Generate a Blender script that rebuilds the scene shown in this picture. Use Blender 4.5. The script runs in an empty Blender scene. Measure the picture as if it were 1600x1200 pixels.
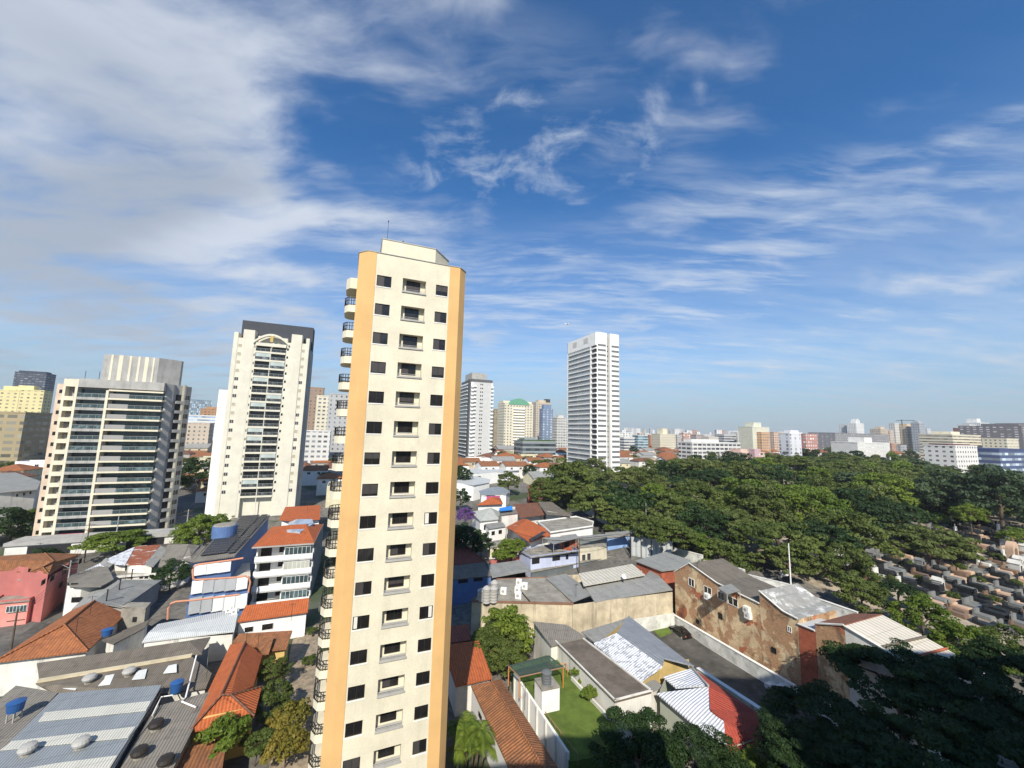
import bpy, bmesh, math, random
from math import sin, cos, tan, pi, radians, sqrt, floor, atan2, hypot
from mathutils import Vector as V, Matrix
random.seed(7)
S = bpy.context.scene
COL = S.collection

# ------------------------------------------------------------------ camera
FPX, CAMH = 601.0, 38.0
cam_d = bpy.data.cameras.new('camera'); cam = bpy.data.objects.new('camera', cam_d); COL.objects.link(cam)
cam_d.sensor_width = 36.0; cam_d.lens = 36.0*FPX/1600.0; cam_d.clip_start = 0.1; cam_d.clip_end = 20000
CM = Matrix.Rotation(pi/2+radians(6.9), 3, 'X') @ Matrix.Rotation(radians(1.45), 3, 'Z')
cam.matrix_world = Matrix.Translation((0, 0, CAMH)) @ CM.to_4x4()
S.camera = cam
C0 = V((0, 0, CAMH))

# ------------------------------------------------------------------ sun, sky, exposure
SUN_EL, SUN_AZ = radians(40.0), radians(1.5)      # azimuth: how far left of straight behind the camera
sd = V((-sin(SUN_AZ)*cos(SUN_EL), -cos(SUN_AZ)*cos(SUN_EL), sin(SUN_EL)))   # towards the sun
sun_d = bpy.data.lights.new('sun', 'SUN'); sun_d.energy = 5.0; sun_d.angle = radians(0.5); sun_d.color = (1.0, .93, .80)
sun = bpy.data.objects.new('sun', sun_d); COL.objects.link(sun)
sun.rotation_euler = (-sd).to_track_quat('-Z', 'Y').to_euler(); sun.location = (0, -60, 160)
S.view_settings.view_transform = 'Standard'; S.view_settings.look = 'None'
S.view_settings.exposure = 0.32; S.view_settings.gamma = 1.0
S.view_settings.use_curve_mapping = False
S.render.resolution_x, S.render.resolution_y = 1024, 768

def ray(u, v):
    return (CM @ V((u-800.0, 600.0-v, -FPX)))

class NT:
    """small helper to write shader node graphs"""
    def __init__(s, tree): s.t = tree; tree.nodes.clear()
    def n(s, typ, **kw):
        nd = s.t.nodes.new(typ)
        for k, v in kw.items():
            if k.startswith('i_'):
                key = k[2:]
                key = int(key) if key.isdigit() else key.replace('_', ' ')
                s.set(nd.inputs[key], v)
            else: setattr(nd, k, v)
        return nd
    def set(s, sock, v):
        if hasattr(v, 'bl_idname') and hasattr(v, 'outputs'): v = v.outputs[0]
        if isinstance(v, bpy.types.NodeSocket): s.t.links.new(v, sock)
        else: sock.default_value = v
    def m(s, op, a, b=None, c=None, clamp=False):
        nd = s.t.nodes.new('ShaderNodeMath'); nd.operation = op; nd.use_clamp = clamp
        s.set(nd.inputs[0], a)
        if b is not None: s.set(nd.inputs[1], b)
        if c is not None: s.set(nd.inputs[2], c)
        return nd.outputs[0]
    def vm(s, op, a, b=None, out=0):
        nd = s.t.nodes.new('ShaderNodeVectorMath'); nd.operation = op
        s.set(nd.inputs[0], a)
        if b is not None: s.set(nd.inputs[1], b)
        return nd.outputs['Value'] if op in ('DOT_PRODUCT', 'LENGTH') else nd.outputs[0]
    def mix(s, f, a, b, blend='MIX'):
        nd = s.t.nodes.new('ShaderNodeMix'); nd.data_type = 'RGBA'; nd.blend_type = blend
        s.set(nd.inputs['Factor'], f); s.set(nd.inputs['A'] if False else nd.inputs[6], a); s.set(nd.inputs[7], b)
        return nd.outputs[2]
    def ss(s, v, lo, hi, a=0.0, b=1.0):
        nd = s.t.nodes.new('ShaderNodeMapRange'); nd.interpolation_type = 'SMOOTHSTEP'
        s.set(nd.inputs[0], v); nd.inputs[1].default_value = lo; nd.inputs[2].default_value = hi
        nd.inputs[3].default_value = a; nd.inputs[4].default_value = b
        return nd.outputs[0]
    def noise(s, vec, scale, detail=4, rough=.5, dist=0, out=0):
        nd = s.n('ShaderNodeTexNoise', i_Vector=vec, i_Scale=scale, i_Detail=detail, i_Roughness=rough, i_Distortion=dist)
        return nd.outputs[out]
    def map(s, vec, sc=(1, 1, 1), rot=(0, 0, 0), loc=(0, 0, 0)):
        nd = s.n('ShaderNodeMapping', i_Vector=vec); nd.inputs['Scale'].default_value = sc
        nd.inputs['Rotation'].default_value = rot; nd.inputs['Location'].default_value = loc
        return nd.outputs[0]

def c4(c): return (c[0], c[1], c[2], 1.0)

def build_world():
    w = bpy.data.worlds.new('World'); S.world = w; w.use_nodes = True
    N = NT(w.node_tree)
    sky = N.n('ShaderNodeTexSky', sky_type='NISHITA'); sky.sun_disc = False
    sky.sun_elevation = SUN_EL; sky.sun_rotation = pi + SUN_AZ
    sky.altitude = 750; sky.air_density = 1.0; sky.dust_density = 0.6; sky.ozone_density = 2.2
    g = N.n('ShaderNodeTexCoord').outputs['Generated']
    d = N.vm('NORMALIZE', g)
    sep = N.n('ShaderNodeSeparateXYZ', i_Vector=d)
    x, y, z = sep.outputs
    zz = N.m('ADD', N.m('MAXIMUM', z, 0.0), 0.12)
    comb = N.n('ShaderNodeCombineXYZ')
    N.set(comb.inputs[0], N.m('DIVIDE', x, zz)); N.set(comb.inputs[1], N.m('DIVIDE', y, zz))
    p = comb.outputs[0]                       # a flat cloud layer seen from below
    def blob(u, v, ru, rv, ang=0):
        c = ray(u, v).normalized(); k = FPX*sqrt(1+((u-800)**2+(v-600)**2)/FPX**2)
        t1 = CM @ V((cos(ang), -sin(ang), 0)); t2 = CM @ V((sin(ang), cos(ang), 0))
        t1 = (t1 - c*t1.dot(c)).normalized(); t2 = (t2 - c*t2.dot(c)); t2 = (t2-t1*t2.dot(t1)).normalized()
        a = N.m('MULTIPLY', N.vm('DOT_PRODUCT', d, tuple(t1)), k/ru)
        b = N.m('MULTIPLY', N.vm('DOT_PRODUCT', d, tuple(t2)), k/rv)
        r2 = N.m('ADD', N.m('MULTIPLY', a, a), N.m('MULTIPLY', b, b))
        return N.m('EXPONENT', N.m('MULTIPLY', r2, -1.0))
    def total(lst):
        o = None
        for b in lst:
            s_, args = b[0], b[1:]
            v = N.m('MULTIPLY', blob(*args), s_)
            o = v if o is None else N.m('ADD', o, v)
        return o
    warp = N.noise(p, 1.3, 3, .55, out=1)
    def warped(amt): return N.vm('ADD', p, N.vm('MULTIPLY', N.vm('SUBTRACT', warp, (.5, .5, .5)), (amt, amt, 0)))
    pw = warped(.35)
    # clear sky, a deeper blue overhead
    up = N.ss(z, .02, .42)
    clear = N.mix(1.0, sky.outputs[0], N.mix(up, (.60, .88, 1.0, 1), (.30, .86, 1.28, 1)), 'MULTIPLY')
    # soft grey cloud bank on the left
    nb = N.noise(N.map(pw, sc=(1.0, 1.25, 1), rot=(0, 0, radians(18))), 1.25, 6, .52)
    nb2 = N.noise(N.map(pw, sc=(.8, 1.9, 1), rot=(0, 0, radians(14))), 2.6, 6, .55)
    bank = total([(1.0, 90, 60, 260, 190, .6), (.75, 290, 120, 120, 130, .9), (.55, 400, 215, 110, 70, .8), (.55, 120, 260, 260, 110, .2), (.7, 170, 320, 240, 60, -.1),
                  (.55, 60, 450, 240, 60, .25), (.55, 330, 400, 260, 70, .3), (.75, 480, 338, 170, 30, .05), (.55, 300, 500, 300, 50, .1), (.35, 200, 590, 420, 60, 0), (.4, 580, 255, 60, 22, -.25),
                  (-.55, 460, 285, 40, 26, .1), (-.35, 250, 425, 90, 16, .2), (-.5, 20, 370, 50, 14, .1), (-.35, 290, 200, 90, 30, .8), (.75, 740, -5, 120, 26, .1), (.25, 520, 90, 90, 60, .3)])
    fb = N.m('ADD', N.m('MULTIPLY', N.m('SUBTRACT', nb, .5), 2.1), N.m('MULTIPLY', N.m('SUBTRACT', nb2, .5), 2.2))
    mbank = N.ss(N.m('ADD', N.m('MULTIPLY', N.m('MINIMUM', bank, 1.25), .66), fb), -.02, 1.0)
    # streaked high cloud
    pc = warped(.16)
    nc = N.noise(N.map(pc, sc=(.55, 2.4, 1), rot=(0, 0, radians(33))), 2.2, 8, .6, .15)
    nf = N.noise(N.map(pc, sc=(.5, 2.4, 1), rot=(0, 0, radians(40))), 6.0, 8, .62, .25)
    nm = N.noise(warped(.5), 5.5, 8, .62, .2)                      # mottled patch in the middle
    cir = total([(.8, 770, 275, 110, 34, -.05), (.75, 930, 255, 100, 44, -.2), (.5, 840, 220, 130, 34, .1), (.6, 790, 155, 90, 24, .15), (.7, 1012, 175, 34, 20, -.9), (.6, 980, 205, 40, 44, .2), (.55, 890, 318, 50, 24, -.3), (.35, 700, 230, 90, 60, .2), (.45, 1092, 132, 10, 22, -.5)])
    mmot = N.m('MULTIPLY', N.m('MULTIPLY', N.m('MINIMUM', N.m('MULTIPLY', cir, 1.5), 1.0), N.ss(N.m('ADD', N.m('MULTIPLY', nm, .62), N.m('MULTIPLY', nc, .38)), .44, .70)), .72)
    stk = total([(.6, 1170, 305, 200, 34, -.2), (.34, 1440, 235, 260, 26, -.3), (.3, 1560, 190, 120, 18, -.4), (.5, 1240, 345, 70, 8, -.3), (.62, 1160, 430, 70, 28, .2), (.6, 900, 450, 60, 18, .1), (.55, 850, 395, 60, 18, -.1),
                 (.95, 960, 525, 150, 36, .2), (.6, 1060, 545, 90, 18, .1), (.62, 1400, 492, 80, 16, -.05), (.55, 1520, 480, 130, 8, -.12), (.5, 1330, 525, 50, 12, -.2), (.45, 1150, 490, 200, 14, .0), (.5, 1200, 395, 300, 60, -.2),
                 (.6, 640, 420, 140, 90, .3), (.7, 850, 590, 300, 36, 0), (.6, 430, 335, 160, 30, .05), (.45, 560, 480, 160, 60, 0), (.4, 1050, 470, 300, 80, .1), (.4, 1450, 540, 260, 40, 0), (.3, 800, 90, 160, 60, .3), (.35, 1060, 250, 60, 60, .6), (.5, 1350, 600, 380, 40, -.02), (.35, 1500, 290, 160, 40, -.3), (.45, 760, 480, 80, 60, .2)])
    tex = N.m('ADD', N.m('MULTIPLY', nc, .58), N.m('MULTIPLY', nf, .42))
    mstk = N.m('MULTIPLY', N.m('MULTIPLY', N.m('MINIMUM', N.m('MULTIPLY', stk, 1.25), 1.0), N.ss(tex, .34, .68)), .72)
    veil = N.m('MULTIPLY', N.ss(z, .10, .60, .55, .03), N.ss(nc, .25, .7, .5, 1.0))
    thin = N.m('MAXIMUM', N.m('MAXIMUM', mmot, mstk), veil)
    sh = N.noise(N.vm('ADD', pw, (.35, -.5, 0)), 1.3, 5, .55)
    low = total([(1.0, 150, 330, 260, 60, -.1), (.8, 80, 450, 260, 70, .2), (.7, 200, 590, 460, 70, 0), (.25, 120, 160, 200, 120, .4), (-.4, 480, 335, 150, 30, 0)])
    shade = N.ss(N.m('ADD', N.m('MULTIPLY', low, .55), sh), .40, 1.0)
    bright = N.mix(shade, (5.6, 6.05, 6.8, 1), (3.5, 3.95, 4.65, 1))
    col = N.mix(thin, clear, (5.6, 6.2, 7.0, 1))
    col = N.mix(N.m('MULTIPLY', mbank, .88), col, bright)
    # pale city haze low over the skyline
    hz = N.ss(z, -.02, .20, .72, 0.0)
    col = N.mix(hz, col, (2.7, 3.2, 3.95, 1))
    bg = N.n('ShaderNodeBackground', i_Color=col, i_Strength=0.1)
    out = N.n('ShaderNodeOutputWorld'); w.node_tree.links.new(bg.outputs[0], out.inputs[0])
build_world()

# ------------------------------------------------------------------ site geometry
TH = radians(22.3)
AX = V((cos(TH), sin(TH), 0)); BX = V((-sin(TH), cos(TH), 0)); UP = V((0, 0, 1))
def W(a, b, z=0.0): return AX*a + BX*b + UP*z
TPTS = [(-1e5, 0), (75, 0), (95, 2.0), (110, 4.6), (135, 7.4), (180, 10), (235, 12), (300, 12.5), (600, 15), (1500, 22), (4000, 29), (1e5, 29)]
def gz(x, y):
    for (y0, z0), (y1, z1) in zip(TPTS, TPTS[1:]):
        if y <= y1: return z0+(z1-z0)*(y-y0)/(y1-y0)
    return 29
def G(u, v, z=0.0):                     # point at absolute height z seen at photo pixel u, v
    d = ray(u, v); return C0 + d*((z-CAMH)/d.z)
def GG(u, v, h=0.0):                    # point h above the terrain
    z = 0.0
    for _ in range(40):
        p = G(u, v, z+h)
        if p.y < 0: p.y = 4000
        z = z*.5+gz(p.x, p.y)*.5
    return G(u, v, z+h)
def atY(u, v, y):
    d = ray(u, v); return C0 + d*(y/d.y)
def atB(u, v, b):
    d = ray(u, v); return C0 + d*(b/d.dot(BX))
def atA(u, v, a):
    d = ray(u, v); return C0 + d*(a/d.dot(AX))

# ------------------------------------------------------------------ materials
MATS = {}
def surf(name, col, rough=.85, var=.12, sc=.35, dirt=0.0, dirtcol=(.06, .055, .05), metal=0, fine=0.0, bump=0.0, spec=.3, streak=True):
    if name in MATS: return MATS[name]
    m = bpy.data.materials.new(name); m.use_nodes = True; N = NT(m.node_tree)
    co = N.n('ShaderNodeTexCoord').outputs['Object']
    n1 = N.noise(co, sc, 5, .6)
    c = N.mix(N.ss(n1, .3, .7), c4([k*(1-var) for k in col]), c4([min(1, k*(1+var)) for k in col]))
    if fine:
        n2 = N.noise(co, 6.0, 3, .6)
        c = N.mix(N.m('MULTIPLY', N.ss(n2, .35, .75), fine), c, c4([k*.55 for k in col]))
    if dirt:
        v = N.map(co, sc=(1.1, 1.1, .12)) if streak else co
        n3 = N.noise(v, .8, 6, .65)
        c = N.mix(N.m('MULTIPLY', N.ss(n3, .5, .78), dirt), c, c4(dirtcol))
    b = N.n('ShaderNodeBsdfPrincipled', i_Base_Color=c, i_Roughness=rough, i_Metallic=metal)
    b.inputs['Specular IOR Level'].default_value = spec
    if bump:
        bp = N.n('ShaderNodeBump', i_Strength=bump, i_Distance=.05, i_Height=N.noise(co, 5, 4, .6)); N.set(b.inputs['Normal'], bp)
    o = N.n('ShaderNodeOutputMaterial'); N.t.links.new(b.outputs[0], o.inputs[0])
    MATS[name] = m; return m

def roofmat(name, col, col2, pu=.5, pv=.45, kind='tile', dirt=.35, dirtcol=(.05, .045, .04), rough=.8, metal=0, patch=None, patchamt=.5, patchsc=.35):
    """ribbed or tiled roofs, patterned in the UVs (metres along the eave, metres up the slope)"""
    if name in MATS: return MATS[name]
    m = bpy.data.materials.new(name); m.use_nodes = True; N = NT(m.node_tree)
    uv = N.n('ShaderNodeUVMap').outputs[0]
    co = N.n('ShaderNodeTexCoord').outputs['Object']
    sp = N.n('ShaderNodeSeparateXYZ', i_Vector=uv)
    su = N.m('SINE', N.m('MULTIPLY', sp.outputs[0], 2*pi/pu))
    big = N.noise(co, .28, 5, .6)
    if kind == 'tile':
        cell = N.n('ShaderNodeCombineXYZ'); N.set(cell.inputs[0], N.m('FLOOR', N.m('DIVIDE', sp.outputs[0], pu))); N.set(cell.inputs[1], N.m('FLOOR', N.m('DIVIDE', sp.outputs[1], pv)))
        wn = N.n('ShaderNodeTexWhiteNoise', noise_dimensions='2D', i_Vector=cell.outputs[0]).outputs['Value']
        c = N.mix(N.m('ADD', N.m('MULTIPLY', wn, .65), N.m('MULTIPLY', N.ss(big, .3, .7), .35)), c4(col), c4(col2))
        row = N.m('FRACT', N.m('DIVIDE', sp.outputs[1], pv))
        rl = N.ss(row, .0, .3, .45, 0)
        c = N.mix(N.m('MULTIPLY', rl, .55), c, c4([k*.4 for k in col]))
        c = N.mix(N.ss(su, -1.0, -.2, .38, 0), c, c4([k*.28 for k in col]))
    else:
        st = N.noise(N.map(uv, sc=(1.3, .12, 1)), 1.0, 5, .6)
        sheet = N.n('ShaderNodeCombineXYZ'); N.set(sheet.inputs[0], N.m('FLOOR', N.m('DIVIDE', sp.outputs[0], pu*5))); N.set(sheet.inputs[1], N.m('FLOOR', N.m('DIVIDE', sp.outputs[1], 2.4)))
        wn = N.n('ShaderNodeTexWhiteNoise', noise_dimensions='2D', i_Vector=sheet.outputs[0]).outputs['Value']
        f = N.m('ADD', N.m('MULTIPLY', N.ss(st, .3, .72), .55), N.m('MULTIPLY', wn, .45))
        c = N.mix(f, c4(col), c4(col2))
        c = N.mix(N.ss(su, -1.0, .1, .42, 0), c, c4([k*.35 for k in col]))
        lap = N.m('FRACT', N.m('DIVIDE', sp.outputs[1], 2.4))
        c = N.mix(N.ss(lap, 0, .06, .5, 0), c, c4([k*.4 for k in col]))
    if dirt:
        dn = N.noise(co, .9, 7, .68)
        c = N.mix(N.m('MULTIPLY', N.ss(dn, .5, .75), dirt), c, c4(dirtcol))
    if patch:
        pn = N.noise(co, patchsc, 6, .7, .4)
        c = N.mix(N.ss(pn, 1-patchamt-.06, 1-patchamt+.06), c, c4(patch))
    b = N.n('ShaderNodeBsdfPrincipled', i_Base_Color=c, i_Roughness=rough, i_Metallic=metal)
    b.inputs['Specular IOR Level'].default_value = .25
    bp = N.n('ShaderNodeBump', i_Strength=.55, i_Distance=.06, i_Height=N.m('ADD', su, N.m('MULTIPLY', big, .4))); N.set(b.inputs['Normal'], bp)
    o = N.n('ShaderNodeOutputMaterial'); N.t.links.new(b.outputs[0], o.inputs[0])
    MATS[name] = m; return m

def glassmat(name, col=(.02, .025, .03), rough=.12, var=1.5):
    if name in MATS: return MATS[name]
    m = bpy.data.materials.new(name); m.use_nodes = True; N = NT(m.node_tree)
    r = N.n('ShaderNodeObjectInfo').outputs['Random']
    co = N.n('ShaderNodeTexCoord').outputs['Object']
    n = N.noise(co, .9, 2, .5)
    f = N.m('MULTIPLY', N.m('MULTIPLY', r, r), N.ss(n, .3, .8))
    c = N.mix(f, c4(col), c4([min(.8, k*(1+var)+.02) for k in col]))
    b = N.n('ShaderNodeBsdfPrincipled', i_Base_Color=c, i_Roughness=rough)
    b.inputs['Specular IOR Level'].default_value = .5
    o = N.n('ShaderNodeOutputMaterial'); N.t.links.new(b.outputs[0], o.inputs[0])
    MATS[name] = m; return m

def clearglass(name, col, tr=.6):
    m = bpy.data.materials.new(name); m.use_nodes = True; N = NT(m.node_tree)
    b = N.n('ShaderNodeBsdfPrincipled', i_Base_Color=c4(col), i_Roughness=.15); t = N.n('ShaderNodeBsdfTransparent', i_Color=(.75, .85, .8, 1))
    mx = N.n('ShaderNodeMixShader', i_0=tr); N.t.links.new(b.outputs[0], mx.inputs[1]); N.t.links.new(t.outputs[0], mx.inputs[2])
    o = N.n('ShaderNodeOutputMaterial'); N.t.links.new(mx.outputs[0], o.inputs[0]); return m
def leafmat(name, dark, light, trans=.25):
    if name in MATS: return MATS[name]
    m = bpy.data.materials.new(name); m.use_nodes = True; N = NT(m.node_tree)
    gi = N.n('ShaderNodeNewGeometry'); rnd = gi.outputs['Random Per Island']
    oi = N.n('ShaderNodeObjectInfo').outputs['Random']
    co = N.n('ShaderNodeTexCoord').outputs['Object']
    cl = N.noise(co, .45, 3, .6)
    f = N.m('ADD', N.m('MULTIPLY', rnd, .45), N.m('MULTIPLY', N.ss(cl, .3, .7), .55))
    f = N.m('ADD', f, N.m('MULTIPLY', N.m('SUBTRACT', oi, .5), .35), clamp=True)
    c = N.mix(f, c4(dark), c4(light))
    b = N.n('ShaderNodeBsdfPrincipled', i_Base_Color=c, i_Roughness=.6)
    b.inputs['Specular IOR Level'].default_value = .25
    tr = N.n('ShaderNodeBsdfTranslucent', i_Color=N.mix(.5, c, c4([k*1.3 for k in light])))
    mx = N.n('ShaderNodeMixShader', i_0=trans); N.t.links.new(b.outputs[0], mx.inputs[1]); N.t.links.new(tr.outputs[0], mx.inputs[2])
    o = N.n('ShaderNodeOutputMaterial'); N.t.links.new(mx.outputs[0], o.inputs[0])
    MATS[name] = m; return m

def gridmat(name, wall, win, pu=3.0, pv=3.0, wu=.5, wv=.45, band=False):
    """far-off facades only: rows of small windows, patterned in UV metres"""
    if name in MATS: return MATS[name]
    m = bpy.data.materials.new(name); m.use_nodes = True; N = NT(m.node_tree)
    uv = N.n('ShaderNodeUVMap').outputs[0]; sp = N.n('ShaderNodeSeparateXYZ', i_Vector=uv)
    fu = N.m('DIVIDE', sp.outputs[0], pu); fv = N.m('DIVIDE', sp.outputs[1], pv)
    cell = N.n('ShaderNodeCombineXYZ'); N.set(cell.inputs[0], N.m('FLOOR', fu)); N.set(cell.inputs[1], N.m('FLOOR', fv))
    wn = N.n('ShaderNodeTexWhiteNoise', noise_dimensions='2D', i_Vector=cell.outputs[0]).outputs['Value']
    mu = N.m('LESS_THAN', N.m('ABSOLUTE', N.m('SUBTRACT', N.m('FRACT', fu), .5)), wu/2)
    mv = N.m('LESS_THAN', N.m('ABSOLUTE', N.m('SUBTRACT', N.m('FRACT', fv), .5)), wv/2)
    mask = mv if band else N.m('MULTIPLY', mu, mv)
    co = N.n('ShaderNodeTexCoord').outputs['Object']
    wc = N.mix(N.ss(N.noise(co, .08, 3), .3, .7), c4([k*.9 for k in wall]), c4(wall))
    gc = N.mix(wn, c4([k*.5 for k in win]), c4([min(1, k*2.2) for k in win]))
    b = N.n('ShaderNodeBsdfPrincipled', i_Base_Color=N.mix(mask, wc, gc), i_Roughness=N.ss(mask, 0, 1, .85, .25))
    o = N.n('ShaderNodeOutputMaterial'); N.t.links.new(b.outputs[0], o.inputs[0])
    MATS[name] = m; return m

# ------------------------------------------------------------------ mesh builder
class MB:
    def __init__(s): s.v = []; s.f = []; s.mi = []; s.uv = []; s.cur = 0; s.sm = False; s.smooth = []
    def mat(s, i): s.cur = i; return s
    def face(s, pts, uv=None):
        pts = [V(p) for p in pts]
        k = len(s.v); s.v += pts; s.f.append(tuple(range(k, k+len(pts)))); s.mi.append(s.cur); s.smooth.append(s.sm)
        if uv is None:
            n = V((0, 0, 0))
            for i in range(len(pts)):
                a, b = pts[i], pts[(i+1) % len(pts)]; n += a.cross(b)
            if n.length < 1e-9: n = V((0, 0, 1))
            n.normalize()
            if abs(n.z) > .995: h, w = AX, BX
            else:
                h = UP.cross(n).normalized(); w = n.cross(h)
            uv = [(p.dot(h), p.dot(w)) for p in pts]
        s.uv.append(uv)
    def prism(s, poly, z0, z1, top=True, bottom=False):
        p0 = [V((p[0], p[1], z0)) for p in poly]; p1 = [V((p[0], p[1], z1)) for p in poly]
        area = sum(a.x*b.y-b.x*a.y for a, b in zip(p0, p0[1:]+p0[:1]))
        if area < 0: p0.reverse(); p1.reverse()
        n = len(p0)
        for i in range(n):
            j = (i+1) % n; s.face([p0[i], p0[j], p1[j], p1[i]])
        if top: s.face(p1)
        if bottom: s.face(p0[::-1])
    def box(s, a0, a1, b0, b1, z0, z1, bottom=True):
        s.prism([W(a0, b0), W(a1, b0), W(a1, b1), W(a0, b1)], z0, z1, True, bottom)
    def obox(s, c, hx, hy, hz, ex, ey, ez):
        """oriented box: centre, half sizes, axes"""
        P = lambda i, j, k: c+ex*(hx*i)+ey*(hy*j)+ez*(hz*k)
        q = [(-1, -1), (1, -1), (1, 1), (-1, 1)]
        s.face([P(i, j, 1) for i, j in q]); s.face([P(i, j, -1) for i, j in q[::-1]])
        for (i0, j0), (i1, j1) in zip(q, q[1:]+q[:1]): s.face([P(i0, j0, -1), P(i1, j1, -1), P(i1, j1, 1), P(i0, j0, 1)])
    def tube(s, pts, r, n=6, r2=None, caps=True):
        pts = [V(p) for p in pts]; rings = []
        for i, p in enumerate(pts):
            t = (pts[min(i+1, len(pts)-1)]-pts[max(i-1, 0)]).normalized()
            u = t.cross(V((.31, .17, .93)));
            if u.length < .05: u = t.cross(V((1, 0, 0)))
            u.normalize(); w = t.cross(u)
            rr = r if r2 is None else r+(r2-r)*i/max(1, len(pts)-1)
            rings.append([p+u*(rr*cos(2*pi*k/n))+w*(rr*sin(2*pi*k/n)) for k in range(n)])
        for a, b in zip(rings, rings[1:]):
            for k in range(n): s.face([a[k], a[(k+1) % n], b[(k+1) % n], b[k]])
        if caps: s.face(rings[0][::-1]); s.face(rings[-1])
    def lathe(s, c, prof, n=16):
        c = V(c); rings = [[c+V((r*cos(2*pi*k/n), r*sin(2*pi*k/n), z)) for k in range(n)] for r, z in prof]
        for a, b in zip(rings, rings[1:]):
            for k in range(n): s.face([a[k], a[(k+1) % n], b[(k+1) % n], b[k]])
        if prof[-1][0] > .001: s.face(rings[-1])
    def slab(s, pts, t=.16):
        """roof sheet: a polygon with thickness going down"""
        pts = [V(p) for p in pts]; n = V((0, 0, 0))
        for i in range(len(pts)): n += pts[i].cross(pts[(i+1) % len(pts)])
        if n.z < 0: pts.reverse()
        s.face(pts); lo = [p-UP*t for p in pts]; s.face(lo[::-1])
        for i in range(len(pts)):
            j = (i+1) % len(pts); s.face([lo[i], lo[j], pts[j], pts[i]])
    def build(s, name, mats, parent=None, origin=None):
        me = bpy.data.meshes.new(name)
        o0 = V((0, 0, 0))
        if origin is not None: o0 = V(origin)
        elif parent is not None: o0 = PW(parent)
        me.from_pydata([tuple(p-o0) for p in s.v], [], s.f)
        mats = mats if isinstance(mats, (list, tuple)) else [mats]
        for m in mats: me.materials.append(m)
        me.polygons.foreach_set('material_index', s.mi)
        me.polygons.foreach_set('use_smooth', s.smooth)
        ul = me.uv_layers.new(name='UVMap')
        flat = [c for f in s.uv for p in f for c in p]
        ul.data.foreach_set('uv', flat)
        me.update()
        o = bpy.data.objects.new(name, me); COL.objects.link(o)
        if parent is not None: o.parent = parent
        elif origin is not None: o.location = o0
        return o

def PW(o):
    p = V(o.location); q = o.parent
    while q is not None: p = p + V(q.location); q = q.parent
    return p
def tag(o, label=None, cat=None, group=None, kind=None):
    if label: o['label'] = label
    if cat: o['category'] = cat
    if group: o['group'] = group
    if kind: o['kind'] = kind
    return o
def thing(name, label, cat, loc=(0, 0, 0), group=None):
    o = bpy.data.objects.new(name, None); COL.objects.link(o); o.location = loc; o.empty_display_size = .5
    return tag(o, label, cat, group, 'thing' if name.endswith('_wall') else None)
def copy_tree(o, parent=None, loc=None):
    c = o.copy(); COL.objects.link(c)
    if parent is not None: c.parent = parent
    if loc is not None: c.location = loc
    for ch in o.children: copy_tree(ch, c)
    return c
def rep(o, off):
    """copy of a part of the same thing, moved by off"""
    c = copy_tree(o, o.parent); c.location = V(o.location)+V(off); return c

# shared materials
M = {}
M['cream'] = surf('cream_plaster', (.67, .615, .475), var=.08, dirt=.3, dirtcol=(.42, .38, .29), fine=.2)
M['yellow'] = surf('ochre_paint', (.64, .395, .165), var=.06, dirt=.14, dirtcol=(.45, .26, .10))
M['ctower'] = surf('off_white_plaster', (.63, .60, .50), var=.06, dirt=.25, dirtcol=(.45, .42, .34), fine=.1)
M['white'] = surf('white_paint', (.78, .77, .74), var=.05, dirt=.18, dirtcol=(.35, .33, .3))
M['white_old'] = surf('stained_white_paint', (.66, .64, .59), var=.12, dirt=.65, dirtcol=(.16, .15, .13))
M['grey_wall'] = surf('grey_render', (.36, .35, .33), var=.12, dirt=.4)
M['dgrey_wall'] = surf('dark_grey_paint', (.17, .19, .19), var=.1, dirt=.25)
M['concrete'] = surf('weathered_concrete', (.27, .25, .21), var=.25, dirt=.6, streak=False, sc=.5, dirtcol=(.07, .065, .055))
M['dark'] = surf('dark_interior', (.018, .018, .02), rough=.6, var=.2)
M['dmetal'] = surf('dark_brown_metal', (.03, .025, .022), rough=.45, var=.2)
M['alu'] = surf('grey_aluminium', (.38, .37, .35), rough=.4, var=.1)
M['glass'] = glassmat('dark_window_glass', (.012, .011, .011), .2)
M['bglass'] = glassmat('blue_green_glass', (.035, .055, .06), .1, 3.0)
M['shut'] = surf('closed_shutter', (.055, .05, .05), var=.25, rough=.5)
M['bark'] = surf('tree_bark', (.10, .075, .055), var=.3, sc=2)
M['pink'] = surf('shade_darkened_pink', (.44, .15, .135), var=.1, dirt=.2, dirtcol=(.3, .1, .09))  # darkened: shade on the long house's right wall put into the colour
M['blue'] = surf('blue_paint', (.095, .165, .34), var=.12, dirt=.2, dirtcol=(.03, .06, .16))
M['lav'] = surf('pale_blue_paint', (.48, .52, .68), var=.12, dirt=.35, dirtcol=(.3, .26, .3))
M['green_pale'] = surf('pale_green_paint', (.47, .50, .41), var=.06, dirt=.2, dirtcol=(.3, .3, .22))
M['ywall'] = surf('yellow_house_paint', (.62, .43, .16), var=.08, dirt=.25, dirtcol=(.25, .16, .06))
M['brick'] = surf('bare_orange_brick', (.36, .17, .09), var=.35, sc=.5, dirt=.75, dirtcol=(.10, .085, .07), fine=.6, bump=.4)
M['beige_brick'] = surf('weathered_tan_brick', (.45, .30, .16), var=.3, sc=.4, dirt=.85, dirtcol=(.11, .085, .06), fine=.6, bump=.4, streak=False)
M['redbrick'] = surf('red_block', (.38, .11, .06), var=.25, dirt=.4, fine=.5, sc=.9)
M['beigewall'] = surf('stained_beige_plaster', (.50, .43, .31), var=.25, dirt=.95, dirtcol=(.17, .14, .1), sc=.4)
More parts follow.
